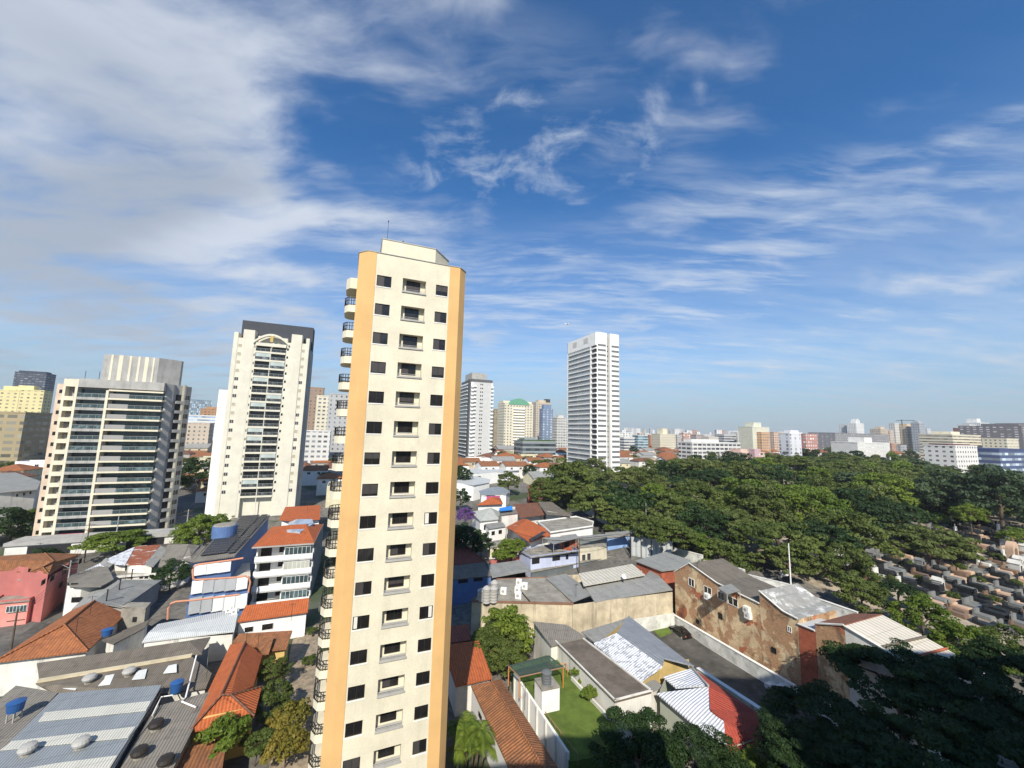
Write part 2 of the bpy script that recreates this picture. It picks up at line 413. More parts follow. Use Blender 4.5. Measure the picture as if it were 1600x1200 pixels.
M['orange'] = roofmat('orange_clay_tile', (.40, .15, .06), (.24, .09, .042), pu=.4, dirt=.5, dirtcol=(.13, .06, .035))
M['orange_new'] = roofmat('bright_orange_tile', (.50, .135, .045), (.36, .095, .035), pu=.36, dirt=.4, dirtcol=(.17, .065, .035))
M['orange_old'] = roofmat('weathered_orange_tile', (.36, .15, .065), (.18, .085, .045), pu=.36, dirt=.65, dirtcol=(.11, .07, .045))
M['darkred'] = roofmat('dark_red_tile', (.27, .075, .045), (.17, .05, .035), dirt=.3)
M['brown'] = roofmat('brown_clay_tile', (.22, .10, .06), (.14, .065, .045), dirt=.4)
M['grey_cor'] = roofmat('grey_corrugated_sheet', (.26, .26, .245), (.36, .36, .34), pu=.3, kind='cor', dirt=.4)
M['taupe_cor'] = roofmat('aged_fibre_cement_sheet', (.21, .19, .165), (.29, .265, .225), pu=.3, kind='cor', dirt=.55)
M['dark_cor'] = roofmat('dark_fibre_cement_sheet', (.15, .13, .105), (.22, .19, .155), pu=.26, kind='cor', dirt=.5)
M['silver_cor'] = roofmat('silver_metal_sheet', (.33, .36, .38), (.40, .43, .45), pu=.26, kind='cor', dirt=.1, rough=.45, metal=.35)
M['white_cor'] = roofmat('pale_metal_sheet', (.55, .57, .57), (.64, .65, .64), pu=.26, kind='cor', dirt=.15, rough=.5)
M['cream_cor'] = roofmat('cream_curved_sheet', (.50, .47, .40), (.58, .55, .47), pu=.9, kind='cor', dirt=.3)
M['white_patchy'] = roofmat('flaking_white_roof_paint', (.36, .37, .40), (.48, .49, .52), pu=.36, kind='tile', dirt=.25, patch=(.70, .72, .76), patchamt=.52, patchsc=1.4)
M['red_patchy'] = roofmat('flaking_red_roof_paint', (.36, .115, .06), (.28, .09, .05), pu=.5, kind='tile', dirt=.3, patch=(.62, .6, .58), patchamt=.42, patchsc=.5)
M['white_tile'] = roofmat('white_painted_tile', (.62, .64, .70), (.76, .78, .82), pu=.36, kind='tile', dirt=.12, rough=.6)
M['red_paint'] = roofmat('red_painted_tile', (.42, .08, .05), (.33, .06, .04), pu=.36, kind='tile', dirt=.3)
M['solar'] = roofmat('black_solar_collector', (.035, .038, .045), (.05, .05, .06), pu=.45, kind='cor', dirt=.05, rough=.35)
# ------------------------------------------------------------------ the ground
def groundmat():
    m = bpy.data.materials.new('city_ground'); m.use_nodes = True; N = NT(m.node_tree)
    co = N.n('ShaderNodeTexCoord').outputs['Object']
    c = N.mix(N.ss(N.noise(co, .06, 5, .6), .35, .65), (.10, .095, .085, 1), (.19, .175, .15, 1))
    c = N.mix(N.ss(N.noise(co, .9, 5, .6), .4, .7), c, (.08, .075, .07, 1))
    c = N.mix(N.ss(N.noise(co, .035, 4, .6), .52, .6), c, (.045, .065, .025, 1))
    b = N.n('ShaderNodeBsdfPrincipled', i_Base_Color=c, i_Roughness=.95)
    o = N.n('ShaderNodeOutputMaterial'); N.t.links.new(b.outputs[0], o.inputs[0]); return m
g = MB()
ys = [-600] + [t[1] for t in []] + [t[0] for t in TPTS[1:-1]] + [12000]
xs = [-9000, -1500, -400, 0, 400, 1500, 9000]
for y0, y1 in zip(ys, ys[1:]):
    for x0, x1 in zip(xs, xs[1:]):
        g.face([(x0, y0, gz(0, y0)), (x1, y0, gz(0, y0)), (x1, y1, gz(0, y1)), (x0, y1, gz(0, y1))])
tag(g.build('ground', groundmat()), kind='structure')

def drape(name, poly, m, lift=.06, z=None):
    """flat sheet laid on the terrain, cut at the terrain's folds"""
    mb = MB(); pts = [V((p[0], p[1], 0)) for p in poly]
    cuts = [t[0] for t in TPTS[1:-1]]
    rows = [pts]
    for c in cuts:
        nr = []
        for pl in rows:
            lo, hi = [], []
            for i, p in enumerate(pl):
                q = pl[(i+1) % len(pl)]
                (lo if p.y <= c else hi).append(p)
                if (p.y-c)*(q.y-c) < 0:
                    r = p.lerp(q, (c-p.y)/(q.y-p.y)); lo.append(r); hi.append(r.copy())
            if len(lo) > 2: nr.append(lo)
            if len(hi) > 2: nr.append(hi)
        rows = nr
    for pl in rows:
        q = [V((p.x, p.y, (gz(p.x, p.y) if z is None else z)+lift)) for p in pl]
        n = sum(((q[i].cross(q[(i+1) % len(q)])).z for i in range(len(q))))
        if n < 0: q.reverse()
        mb.face(q)
    return tag(mb.build(name, m), kind='structure')

class Fr:
    """a facade frame: origin on the front plane, ex along it, en inwards"""
    def __init__(s, O, ex, en): s.O, s.ex, s.en = V(O), V(ex), V(en)
    def P(s, x, d, z): q = s.O+s.ex*x+s.en*d; return V((q.x, q.y, z))
    def box(s, mb, x0, x1, d0, d1, z0, z1, bottom=True):
        mb.prism([s.P(x0, d0, 0), s.P(x1, d0, 0), s.P(x1, d1, 0), s.P(x0, d1, 0)], z0, z1, True, bottom)
FA = lambda b: Fr(BX*b, AX, BX)          # faces the camera side, x = a
FB = lambda a: Fr(AX*a, -BX, AX)         # faces left (-A), x = -b

def window_part(fr, root, x0, x1, z0, z1, d=0.0, mats=None, mull=1, name='window', sill=None, proud=.05, sub=True):
    mats = mats or (M['dmetal'], M['glass'])
    f = MB(); t = .05
    fr.box(f, x0, x1, d-proud, d+.04, z0, z0+t); fr.box(f, x0, x1, d-proud, d+.04, z1-t, z1)
    fr.box(f, x0, x0+t, d-proud, d+.04, z0+t, z1-t); fr.box(f, x1-t, x1, d-proud, d+.04, z0+t, z1-t)
    for k in range(mull):
        xm = x0+(x1-x0)*(k+1)/(mull+1); fr.box(f, xm-.025, xm+.025, d-proud+.01, d+.03, z0+t, z1-t)
    o = fr.P((x0+x1)/2, d, z0)
    w = f.build(name, mats[0], root)
    w.location = o-PW(root)
    for v in w.data.vertices: v.co = v.co-(o-PW(root))
    p = MB(); fr.box(p, x0+t, x1-t, d-.012, d+.02, z0+t, z1-t)
    p.build('pane', mats[1], w)
    if sill is not None:
        sm, so = sill; q = MB(); fr.box(q, x0-.08, x1+.08, d-so, d+.03, z0-.09, z0-.004); q.build('sill', sm, w)
    return w

# ------------------------------------------------------------------ main tower
def main_tower():
    base = W(4.9, 45, 0)
    T = thing('apartment_tower', 'slender cream apartment tower with ochre corner strips, nearest and tallest building in the view', 'apartment tower', base)
    fr = FA(38.5); FH = 2.857; ZT = 55.0
    rows = [52.8-FH*k for k in range(18)]         # window heads
    xs = [1.1, 1.25, 2.62, 3.7, 6.0, 7.03, 8.27, 8.4]
    wall = MB(); wall.mat(0)
    def cell(x0, x1, z0, z1, d=0): wall.face([fr.P(x0, d, z0), fr.P(x1, d, z0), fr.P(x1, d, z1), fr.P(x0, d, z1)])
    def reveal(x0, x1, z0, z1, d):
        wall.face([fr.P(x0, 0, z0), fr.P(x0, d, z0), fr.P(x0, d, z1), fr.P(x0, 0, z1)])
        wall.face([fr.P(x1, 0, z0), fr.P(x1, 0, z1), fr.P(x1, d, z1), fr.P(x1, d, z0)])
        wall.face([fr.P(x0, 0, z1), fr.P(x0, d, z1), fr.P(x1, d, z1), fr.P(x1, 0, z1)])
        wall.face([fr.P(x0, 0, z0), fr.P(x1, 0, z0), fr.P(x1, d, z0), fr.P(x0, d, z0)])
    zprev = ZT
    for zt in rows:
        for x0, x1, dz, hh in ((1.1, 3.16, 0, 1.12), (3.16, 6.5, .12, 1.32), (6.5, 8.4, 0, 1.1)): pass
        cell(1.1, 8.4, zt+.12, zprev)
        # left window 1.25-2.62, recess 3.7-6.0, right window 7.03-8.27
        zl, zm, zr = zt-1.12, zt-1.2, zt-1.12
        zb = zt-1.25
        cell(1.1, 1.25, zb, zt+.12); cell(2.62, 3.7, zb, zt+.12); cell(6.0, 7.03, zb, zt+.12); cell(8.27, 8.4, zb, zt+.12)
        cell(1.25, 2.62, zt, zt+.12); cell(7.03, 8.27, zt, zt+.12); cell(1.25, 2.62, zb, zl); cell(7.03, 8.27, zb, zr)
        reveal(1.25, 2.62, zl, zt, .14); reveal(7.03, 8.27, zr, zt, .14); reveal(3.7, 6.0, zb, zt+.12, .62)
        cell(3.7, 6.0, zb, zt+.12, .62); cell(1.25, 2.62, zl, zt, .14); cell(7.03, 8.27, zr, zt, .14)
        zprev = zb
    cell(1.1, 8.4, 0, zprev)
    # body behind the front plane
    for x0, x1, d0, d1 in ((-.5, .3, .8, 14), (.3, 9.5, .8, 14), (9.5, 10.3, .8, 14)): pass
    pl = [W(1.1, 39.35), W(10.28, 39.35), W(10.28, 53.5), W(-.48, 53.5), W(-.48, 39.35)]
    wall.prism(pl, 0, ZT-.9, True)
    # parapet round the roof
    ring = [W(.3, 38.5), W(9.5, 38.5), W(10.3, 39.3), W(10.3, 53.52), W(-.5, 53.52), W(-.5, 39.3)]
    wall.build('wall', M['cream'], T)
    ys = MB()
    def strip(p, q):
        ys.face([V((p.x, p.y, 0)), V((q.x, q.y, 0)), V((q.x, q.y, ZT)), V((p.x, p.y, ZT))])
    strip(W(-.5, 40.2), W(-.5, 39.3)); strip(W(-.5, 39.3), W(.3, 38.46)); strip(W(.3, 38.46), W(1.1, 38.46)); strip(W(1.1, 38.46), W(1.1, 38.6))
    strip(W(8.4, 38.6), W(8.4, 38.46)); strip(W(8.4, 38.46), W(9.5, 38.46)); strip(W(9.5, 38.46), W(10.3, 39.3)); strip(W(10.3, 39.3), W(10.3, 53.5))
    ys.build('corner_strip', M['yellow'], T)
    cap = MB()
    for p, q in zip(ring, ring[1:]+ring[:1]):
        d = (q-p).normalized(); n = V((d.y, -d.x, 0)); m = (p+q)/2
        cap.obox(V((m.x, m.y, ZT-.42))-n*.12, (q-p).length/2-.01, .11, .46, d, n, UP)
    cap.build('parapet', M['cream'], T)
    tr = MB()
    for p, q in zip(ring, ring[1:]+ring[:1]):
        d = (q-p).normalized(); n = V((d.y, -d.x, 0)); m = (p+q)/2
        tr.obox(V((m.x, m.y, ZT+.075))-n*.1, (q-p).length/2+.05, .17, .035, d, n, UP)
    tr.build('coping', M['alu'], T)
    rb = MB(); rb.prism([W(1.65, 41.2), W(7.3, 41.2), W(9.3, 43.6), W(9.3, 51), W(1.65, 51)], ZT-.85, 57.85)
    o = rb.build('roof_block', M['cream'], T)
    rc = MB(); rc.prism([W(1.6, 41.15), W(7.32, 41.15), W(9.36, 43.58), W(9.36, 51.05), W(1.6, 51.05)], 57.852, 57.95); rc.build('coping', M['alu'], o)
    an = MB(); an.tube([W(2.2, 43, 57.95), W(2.2, 43, 60.9)], .02, 5); an.lathe(W(2.2, 43, 60.8), [(.02, 0), (.07, .05), (.07, .16), (.01, .22)], 6); an.build('lightning_rod', M['dmetal'], T)
    an = MB(); an.tube([W(3.9, 43, 57.95), W(3.9, 43, 58.75)], .02, 5); an.lathe(W(3.9, 43, 58.7), [(.02, 0), (.09, .06), (.09, .22), (.01, .3)], 6); an.build('beacon_lamp', M['dmetal'], T)
    WQ = []
    # windows: one of each kind, then copies floor by floor
    zt = rows[0]
    wl = window_part(fr, T, 1.25, 2.62, zt-1.12, zt, .12, sill=(M['white'], .16))
    wr = window_part(fr, T, 7.03, 8.27, zt-1.12, zt, .12, sill=(M['white'], .16))
    wm = window_part(fr, T, 4.12, 5.5, zt-.98, zt+.08, .6, name='window')
    lb = MB(); fr.box(lb, 3.66, 6.04, -.1, .61, zt-1.36, zt-1.2); 
    lb.build('ledge', M['grey_wall'], wm)
    rl = MB(); rl.tube([fr.P(3.72, .03, zt-.98), fr.P(5.98, .03, zt-.98)], .022, 5); rl.tube([fr.P(3.72, .03, zt-1.1), fr.P(5.98, .03, zt-1.1)], .016, 5); rl.build('rail', M['alu'], wm)
    # balcony stack on the left flank
    sh = [W(-.5, 44.6), W(-1.25, 44.7), W(-1.66, 45.5), W(-1.66, 47.6), W(-1.35, 48.2), W(-.5, 48.3)]
    b = MB(); z0 = zt-1.95
    b.prism(sh, z0-.35, z0+.42, True, True)
    bal = b.build('balcony', M['cream'], T)
    r = MB()
    path = sh
    for hh in (.5, .95, 1.3): r.tube([V((p.x, p.y, z0+hh)) for p in path], .045, 5)
    for p, q in zip(path, path[1:]):
        n = max(2, int((q-p).length/.24))
        for k in range(n+1):
            c = p.lerp(q, k/n); r.tube([V((c.x, c.y, z0+.4)), V((c.x, c.y, z0+1.28))], .034, 4, caps=False)
    r.build('railing', M['dmetal'], bal)
    dr = MB(); dr.prism([W(-.56, 44.9), W(-.56, 48), W(-.49, 48), W(-.49, 44.9)], z0+.64, z0+2.3); dr.build('balcony_door', M['glass'], bal)
    wl.parent = wr.parent = wm.parent = bal.parent = T
    tp = MB(); tp.prism(sh, rows[0]+.35, 54.35, True, True); tp.build('balcony_roof', M['cream'], T)
    rw = random.Random(3)
    def dress(x0, x1, z0, z1, d, w_):
        t = rw.random()
        if t < .28:       # one sliding leaf open: darker gap beside a grey shutter leaf
            q = MB(); xm = (x0+x1)/2; fr.box(q, x0+.06, xm-.02, d-.035, d-.014, z0+.06, z1-.06); q.build('shutter_leaf', M['shut'], w_)
        elif t < .42:
            q = MB(); cw_ = rw.uniform(.18, .4); xs_ = x0+.08 if rw.random() < .5 else x1-.08-cw_; fr.box(q, xs_, xs_+cw_, d-.03, d-.014, z0+.08, z1-.06); q.build('curtain', M['white_old'], w_)
        elif t < .62:
            q = MB(); fr.box(q, x0+.06, x1-.06, d-.03, d-.014, z1-.06-(z1-z0)*rw.uniform(.25, .95), z1-.06); q.build('roller_blind', M['shut'], w_)
    for k in range(0, 18):
        for o, x0, x1, z0, z1, d in ((wl, 1.25, 2.62, zt-1.12, zt, .12), (wr, 7.03, 8.27, zt-1.12, zt, .12), (wm, 4.12, 5.5, zt-.98, zt+.08, .6)):
            w_ = rep(o, (0, 0, -FH*k)) if k else o
            WQ.append((w_, x0, x1, z0-FH*k, z1-FH*k, d))
    for w_, x0, x1, z0, z1, d in WQ: dress(x0, x1, z0, z1, d, w_)
    for k in range(1, 18):
        rep(bal, (0, 0, -FH*k))
main_tower()

# ------------------------------------------------------------------ generic tall building with bays
def balcony_part(fr, root, x0, x1, z, depth, out, mats, rail='glass', railh=1.0, slab=.28, fh=3.0, door=True, name='balcony', panel=None):
    """slab, front (glass rail or solid parapet), glazing at the back of the recess"""
    mb = MB(); mb.mat(0); fr.box(mb, x0, x1, -out, depth, z-slab, z)
    if rail == 'solid': fr.box(mb, x0, x1, -out, -out+.12, z, z+railh); 
    elif rail == 'glass':
        mb.mat(1); fr.box(mb, x0+.03, x1-.03, -out+.04, -out+.07, z+.06, z+railh)
        mb.mat(2); fr.box(mb, x0, x1, -out+.02, -out+.09, z+railh, z+railh+.06)
        n = max(2, int((x1-x0)/1.4))
        for k in range(n+1):
            xx = x0+.02+(x1-x0-.08)*k/n; fr.box(mb, xx, xx+.04, -out+.03, -out+.08, z, z+railh)
        if out > .15:
            mb.mat(1); 
            for xx in (x0, x1-.03): fr.box(mb, xx+.001, xx+.029, -out+.1, -.02, z+.06, z+railh)
    elif rail == 'bars':
        mb.mat(2); fr.box(mb, x0, x1, -out+.02, -out+.08, z+railh, z+railh+.06); fr.box(mb, x0, x1, -out+.03, -out+.07, z+.45, z+.5)
    if panel is not None:
        mb.mat(3); fr.box(mb, panel[0], panel[1], -out-.02, -out+.03, z+.02, z+railh+.25)
    if door:
        mb.mat(1); fr.box(mb, x0+.15, x1-.15, depth-.06, depth-.02, z+.02, z+fh-.75)
    return mb.build(name, mats, root)

def left_tower():
    b0 = 145.0; base = gz(0, 107)
    ax = lambda zz: atB(zz/4.706, 480+640/4.706, b0).dot(AX)
    T = thing('apartment_tower', 'broad grey and cream apartment tower with glass balconies and a striped rooftop block', 'apartment tower', W(-64, 155, base))
    fr = FA(b0); ZT = 49.5; FH = 2.93
    e = {k: ax(k) for k in (455, 475, 545, 565, 785, 805, 960, 1170, 1200)}
    P1, P2, P3, P4 = e[455], e[545], e[785], e[1200]
    w = MB(); w.mat(0)
    fr.box(w, P1, e[475], 0, 12, base-3, ZT-.3)              # cream piers
    fr.box(w, P2, e[565], 0, 12, base-3, ZT-.3)
    fr.box(w, P3, e[805], -.5, 12, base-3, ZT-3.0)
    w.mat(1)
    fr.box(w, P1+.02, P4-.02, 1.7, 11, base-3, ZT-.05)       # core behind the bays
    fr.box(w, e[565]+.01, P4, 0, 1.9, ZT-2.4, ZT)            # grey beam over the top bays
    w.mat(0); fr.box(w, e[475]+.01, P2-.01, 0, 1.9, ZT-2.4, ZT-.35)
    fr.box(w, e[805], P4+.2, -.6, 0, ZT-3.2, ZT-2.75)
    w.build('wall', [M['cream'], M['grey_wall']], T)
    # right return: recessed dark strip, grey wall, small balconies, pier, side
    s = MB(); s.mat(0)
    s.prism([W(P4+.3, b0+1.5), W(P4+1.4, b0+3.0), W(P4+1.4, b0+9.5), W(P4-.1, b0+9.5), W(P4-.1, b0+1.5)], base-3, ZT-.2)
    s.prism([W(P4+1.4, b0+4.0), W(P4+3.0, b0+5.6), W(P4+3.0, b0+9.5), W(P4+1.4, b0+9.5)], base-3, ZT-.2)
    s.mat(1); 
    s.prism([W(P4+2.9, b0+4.6), W(P4+3.35, b0+5.0), W(P4+3.35, b0+6.2), W(P4+2.9, b0+5.8)], base-3, ZT+.1)
    s.mat(0)
    s.prism([W(P4+3.0, b0+5.8), W(P4+3.7, b0+9), W(P4+3.7, b0+9.5), W(P4+3.0, b0+9.5)], base-3, ZT-.2)
    s.build('side_wall', [M['grey_wall'], M['cream']], T)
    # left return with its column of small windows
    l = MB(); l.prism([W(P1-2.5, b0+2.5), W(P1, b0+2.5), W(P1, b0+15), W(P1-2.5, b0+15)], base-3, ZT-1.6)
    l.build('left_wing', surf('pinkish_plaster', (.58, .46, .36), dirt=.1), T)
    # balconies, floor by floor
    zs = [ZT-5.15-FH*k for k in range(15)]
    bm = [M['grey_wall'], M['bglass'], M['alu'], surf('grey_panel', (.30, .29, .28), var=.04)]
    bm2 = [M['cream'], M['bglass'], M['alu'], bm[3]]
    p1 = balcony_part(fr, T, e[565]+.02, P3-.02, zs[0], 1.68, .15, bm, slab=.75)
    p2 = balcony_part(fr, T, e[805]+.02, P4+.1, zs[0], 1.68, .55, bm2, slab=.5, panel=(e[805]+.3, e[960]))
    p3 = balcony_part(fr, T, e[475]+.01, P2-.01, zs[0]-.3, 1.68, .02, [M['cream'], M['dark'], M['alu']], rail='solid', railh=.35, slab=.8, door=False)
    nw = MB(); nw.mat(0); fr.box(nw, e[475]+.9, e[475]+1.7, 1.6, 1.69, zs[0]+1.0, zs[0]+2.1); nw.build('small_window', M['dark'], p3)
    f2 = Fr(W(P4+1.4, b0+4.0), V((AX*1.6+BX*1.6)).normalized(), V((0, 0, 0)))
    f2.en = V((-f2.ex.y, f2.ex.x, 0))
    L2 = (AX*1.6+BX*1.6).length
    p4 = balcony_part(f2, T, .15, L2-.15, zs[0], -.03, .8, [M['grey_wall'], M['dark'], M['alu']], rail='solid', railh=.15, slab=.75, door=False)
    q = MB(); f2.box(q, .35, L2-.35, -.08, -.01, zs[0]+.1, zs[0]+2.1); q.build('balcony_door', M['dark'], p4)
    f3 = Fr(W(P4+3.0, b0+5.8), V((AX*.7+BX*3.2)).normalized(), (0, 0, 0)); f3.en = V((-f3.ex.y, f3.ex.x, 0))
    p5 = window_part(f3, T, .5, 1.5, zs[0]+.7, zs[0]+2.0, -.03, mull=1); 
    p6 = window_part(f3, T, 1.9, 2.9, zs[0]+.7, zs[0]+2.0, -.03, mull=1)
    fl = FA(b0+2.5)
    p7 = window_part(fl, T, P1-1.9, P1-.7, zs[0]+.9, zs[0]+1.9, -.0, mull=1)
    for k in range(1, 14):
        for p in (p1, p2, p3, p4, p5, p6, p7):
            if k < 15: rep(p, (0, 0, -FH*k))
    # penthouse block with pale stripes
    rb = MB(); rb.mat(0)
    a0, a1 = atB(163, 555, b0+5).dot(AX), atB(249, 562, b0+5).dot(AX)
    zt = atB(163, 553, b0+5).z
    rb.prism([W(a0, b0+5), W(a1, b0+5), W(a1+4.4, b0+8.5), W(a1+4.4, b0+10), W(a0, b0+10)], ZT-.3, zt)
    o = rb.build('roof_block', M['grey_wall'], T)
    st = MB(); wdt = a1-a0
    for f0, f1 in ((.13, .17), (.27, .345), (.46, .50), (.615, .655), (.74, .81), (.89, .92)):
        f4 = FA(b0+5); f4.box(st, a0+wdt*f0, a0+wdt*f1, -.06, .02, ZT, zt-.02)
    st.build('stripe', M['cream'], o)
    fp = FA(b0+.4); pr = MB()
    for x in (P1+3, P1+6): pr.tube([fp.P(x, 2, ZT), fp.P(x, 2, ZT+2.4)], .06, 4)
    pr.build('antenna', M['dmetal'], T)
    # podium
    pd = MB(); pd.mat(0); fr.box(pd, P1-2, P4+9, -7, -.62, base-2, base+2.6); pd.mat(1); fr.box(pd, P1-2.2, P4+9.2, -7.4, -.6, base+2.6, base+3.4)
    pd.mat(2); fr.box(pd, P1+2, P1+10, -7.06, -6.9, base, base+2.3); fr.box(pd, P4-1, P4+7, -7.06, -6.9, base, base+2.4)
    pd.build('podium', [M['white_old'], M['grey_wall'], M['dark']], T)
    bn = MB(); fr.box(bn, e[565]+1.2, e[565]+6, -.21, -.16, zs[13]+.15, zs[13]+1.2); 
    tag(bn.build('banner', surf('red_banner', (.62, .04, .07), var=.05)), 'red and white advertising banner hung on a low balcony of the grey tower', 'banner')
left_tower()

def cream_tower():
    b0 = 155.0; base = 8.0
    ax = lambda zz: atB(280+zz/5.714, 546, b0).dot(AX)
    T = thing('apartment_tower', 'tall cream apartment tower with arched crown and dark slate block behind its top', 'apartment tower', W(-28, 163, base))
    fr = FA(b0); FH = 2.88
    xs = {k: ax(k) for k in (475, 515, 560, 662, 685, 955, 995, 1090, 1128, 1158)}
    ztop = atB(280+610/5.714, 480+200/5.714, b0).z
    w = MB(); w.mat(0)
    fr.box(w, xs[475], xs[515], .0, 9, base-3, ztop-1.2)
    fr.box(w, xs[515], xs[560], .12, 9, base-3, ztop-3.0)
    fr.box(w, xs[560], xs[662], -.12, 9, base-3, ztop)
    fr.box(w, xs[662], xs[685], -.05, 9, base-3, ztop-3.2)
    fr.box(w, xs[955], xs[995], -.05, 9, base-3, ztop-3.2)
    fr.box(w, xs[995], xs[1090], -.12, 9, base-3, ztop)
    fr.box(w, xs[1090], xs[1128], .12, 9, base-3, ztop-3.0)
    fr.box(w, xs[1128], xs[1158], 0, 9, base-3, ztop-1.0)
    fr.box(w, xs[685]+.01, xs[955]-.01, 1.5, 9, base-3, ztop-1.5)
    # arch over the middle bays
    c = (xs[685]+xs[955])/2; hw = (xs[995]-xs[662])/2-.2; n = 14; pts = []
    for k in range(n+1):
        t = -1+2*k/n; pts.append((c+hw*t, ztop-3.9+3.1*(1-t*t)))
    for (x0, z0), (x1, z1) in zip(pts, pts[1:]):
        for d0, d1 in ((-.7, .6),):
            P = fr.P; a, b_, cc, d_ = P(x0, d0, z0), P(x1, d0, z1), P(x1, d0, z1-.75), P(x0, d0, z0-.75)
            A_, B_, C_, D_ = P(x0, d1, z0), P(x1, d1, z1), P(x1, d1, z1-.75), P(x0, d1, z0-.75)
            w.face([d_, cc, b_, a]); w.face([a, b_, B_, A_]); w.face([D_, C_, cc, d_])
    fr.box(w, xs[685], xs[955], -.65, .4, ztop-5.3, ztop-4.2)
    wa = w.build('wall', M['ctower'], T)
    ks = MB(); fr.box(ks, c-.45, c+.45, -.85, -.66, ztop-3.7, ztop-1.5); ks.build('keystone', surf('gold_trim', (.5, .36, .12)), wa)
    dk = MB(); fr.box(dk, xs[475]+1.0, xs[1158]+.5, 4.2, 9.5, ztop-6, atB(370, 499, b0+4.2).z); dk.build('roof_block', surf('slate_cladding', (.055, .06, .07), var=.08), T)
    sw = MB(); sw.prism([W(xs[1158], b0+1.2), W(xs[1158]+.7, b0+1.9), W(xs[1158]+.7, b0+9), W(xs[1158], b0+9)], base-3, ztop-5); sw.build('side_wall', M['grey_wall'], T)
    lw = MB(); fr.box(lw, xs[475]-3.2, xs[475]-.01, 3, 9, base-3, ztop-21); lw.build('left_wing', M['white'], T)
    zs = [ztop-7.1-FH*k for k in range(18)]
    mid = (xs[685]+xs[955])/2
    bm = [M['ctower'], glassmat('balcony_glass', (.03, .034, .036), .15, 6.0), M['alu']]
    pa = balcony_part(fr, T, xs[685], mid-.1, zs[0], 1.48, .35, bm, slab=.62, railh=.95)
    pb = balcony_part(fr, T, mid+.1, xs[955], zs[0], 1.48, .35, bm, slab=.62, railh=.95)
    post = MB(); fr.box(post, mid-.1, mid+.1, -.3, 0, base, ztop-4.3); post.build('post', M['ctower'], T)
    wl = window_part(FA(b0+.12), T, xs[515]+.12, xs[560]-.1, zs[0]+.8, zs[0]+2.0, 0, (M['white'], M['shut']), proud=.04)
    wr = window_part(FA(b0+.12), T, xs[1090]+.1, xs[1128]-.12, zs[0]+.8, zs[0]+2.0, 0, (M['white'], M['shut']), proud=.04)
    lp = window_part(FA(b0-.05), T, xs[662]+.25, xs[685]-.25, zs[0]+1.0, zs[0]+1.8, 0, mull=0)
    rp = window_part(FA(b0-.05), T, xs[955]+.3, xs[995]-.55, zs[0]+1.0, zs[0]+1.8, 0, mull=0)
    screen = MB(); FA(b0).box(screen, mid+.2, xs[955]-.1, -.26, -.2, zs[0]+.95, zs[0]+2.2)
    sc = screen.build('glass_screen', surf('pale_glazing', (.42, .48, .46), rough=.2), pa); sc.parent = T; sc.location = PW(pa)-PW(T)
    beige = surf('beige_blind', (.40, .36, .265), var=.08)
    rr = random.Random(4)
    bl = MB(); FA(b0+.12).box(bl, xs[515]+.18, xs[560]-.16, -.05, -.02, zs[0]+.85, zs[0]+1.95); blo = bl.build('blind', beige, T)
    bl = MB(); FA(b0+.12).box(bl, xs[1090]+.16, xs[1128]-.18, -.05, -.02, zs[0]+.85, zs[0]+1.95); bro = bl.build('blind', beige, T)
    for k in range(1, 18):
        off = (0, 0, -FH*k)
        for p in (pa, pb, wl, wr, lp, rp): rep(p, off)
        if rr.random() < .45: rep(blo, off)
        if rr.random() < .5: rep(bro, off)
        if k in (2, 6): rep(sc, off)
        if k in (1, 4, 7, 10, 11, 16): rep(sc, V(off)+AX*-(xs[955]-mid))
    sc.location = V(sc.location)+V((0, 0, -FH*13))
cream_tower()

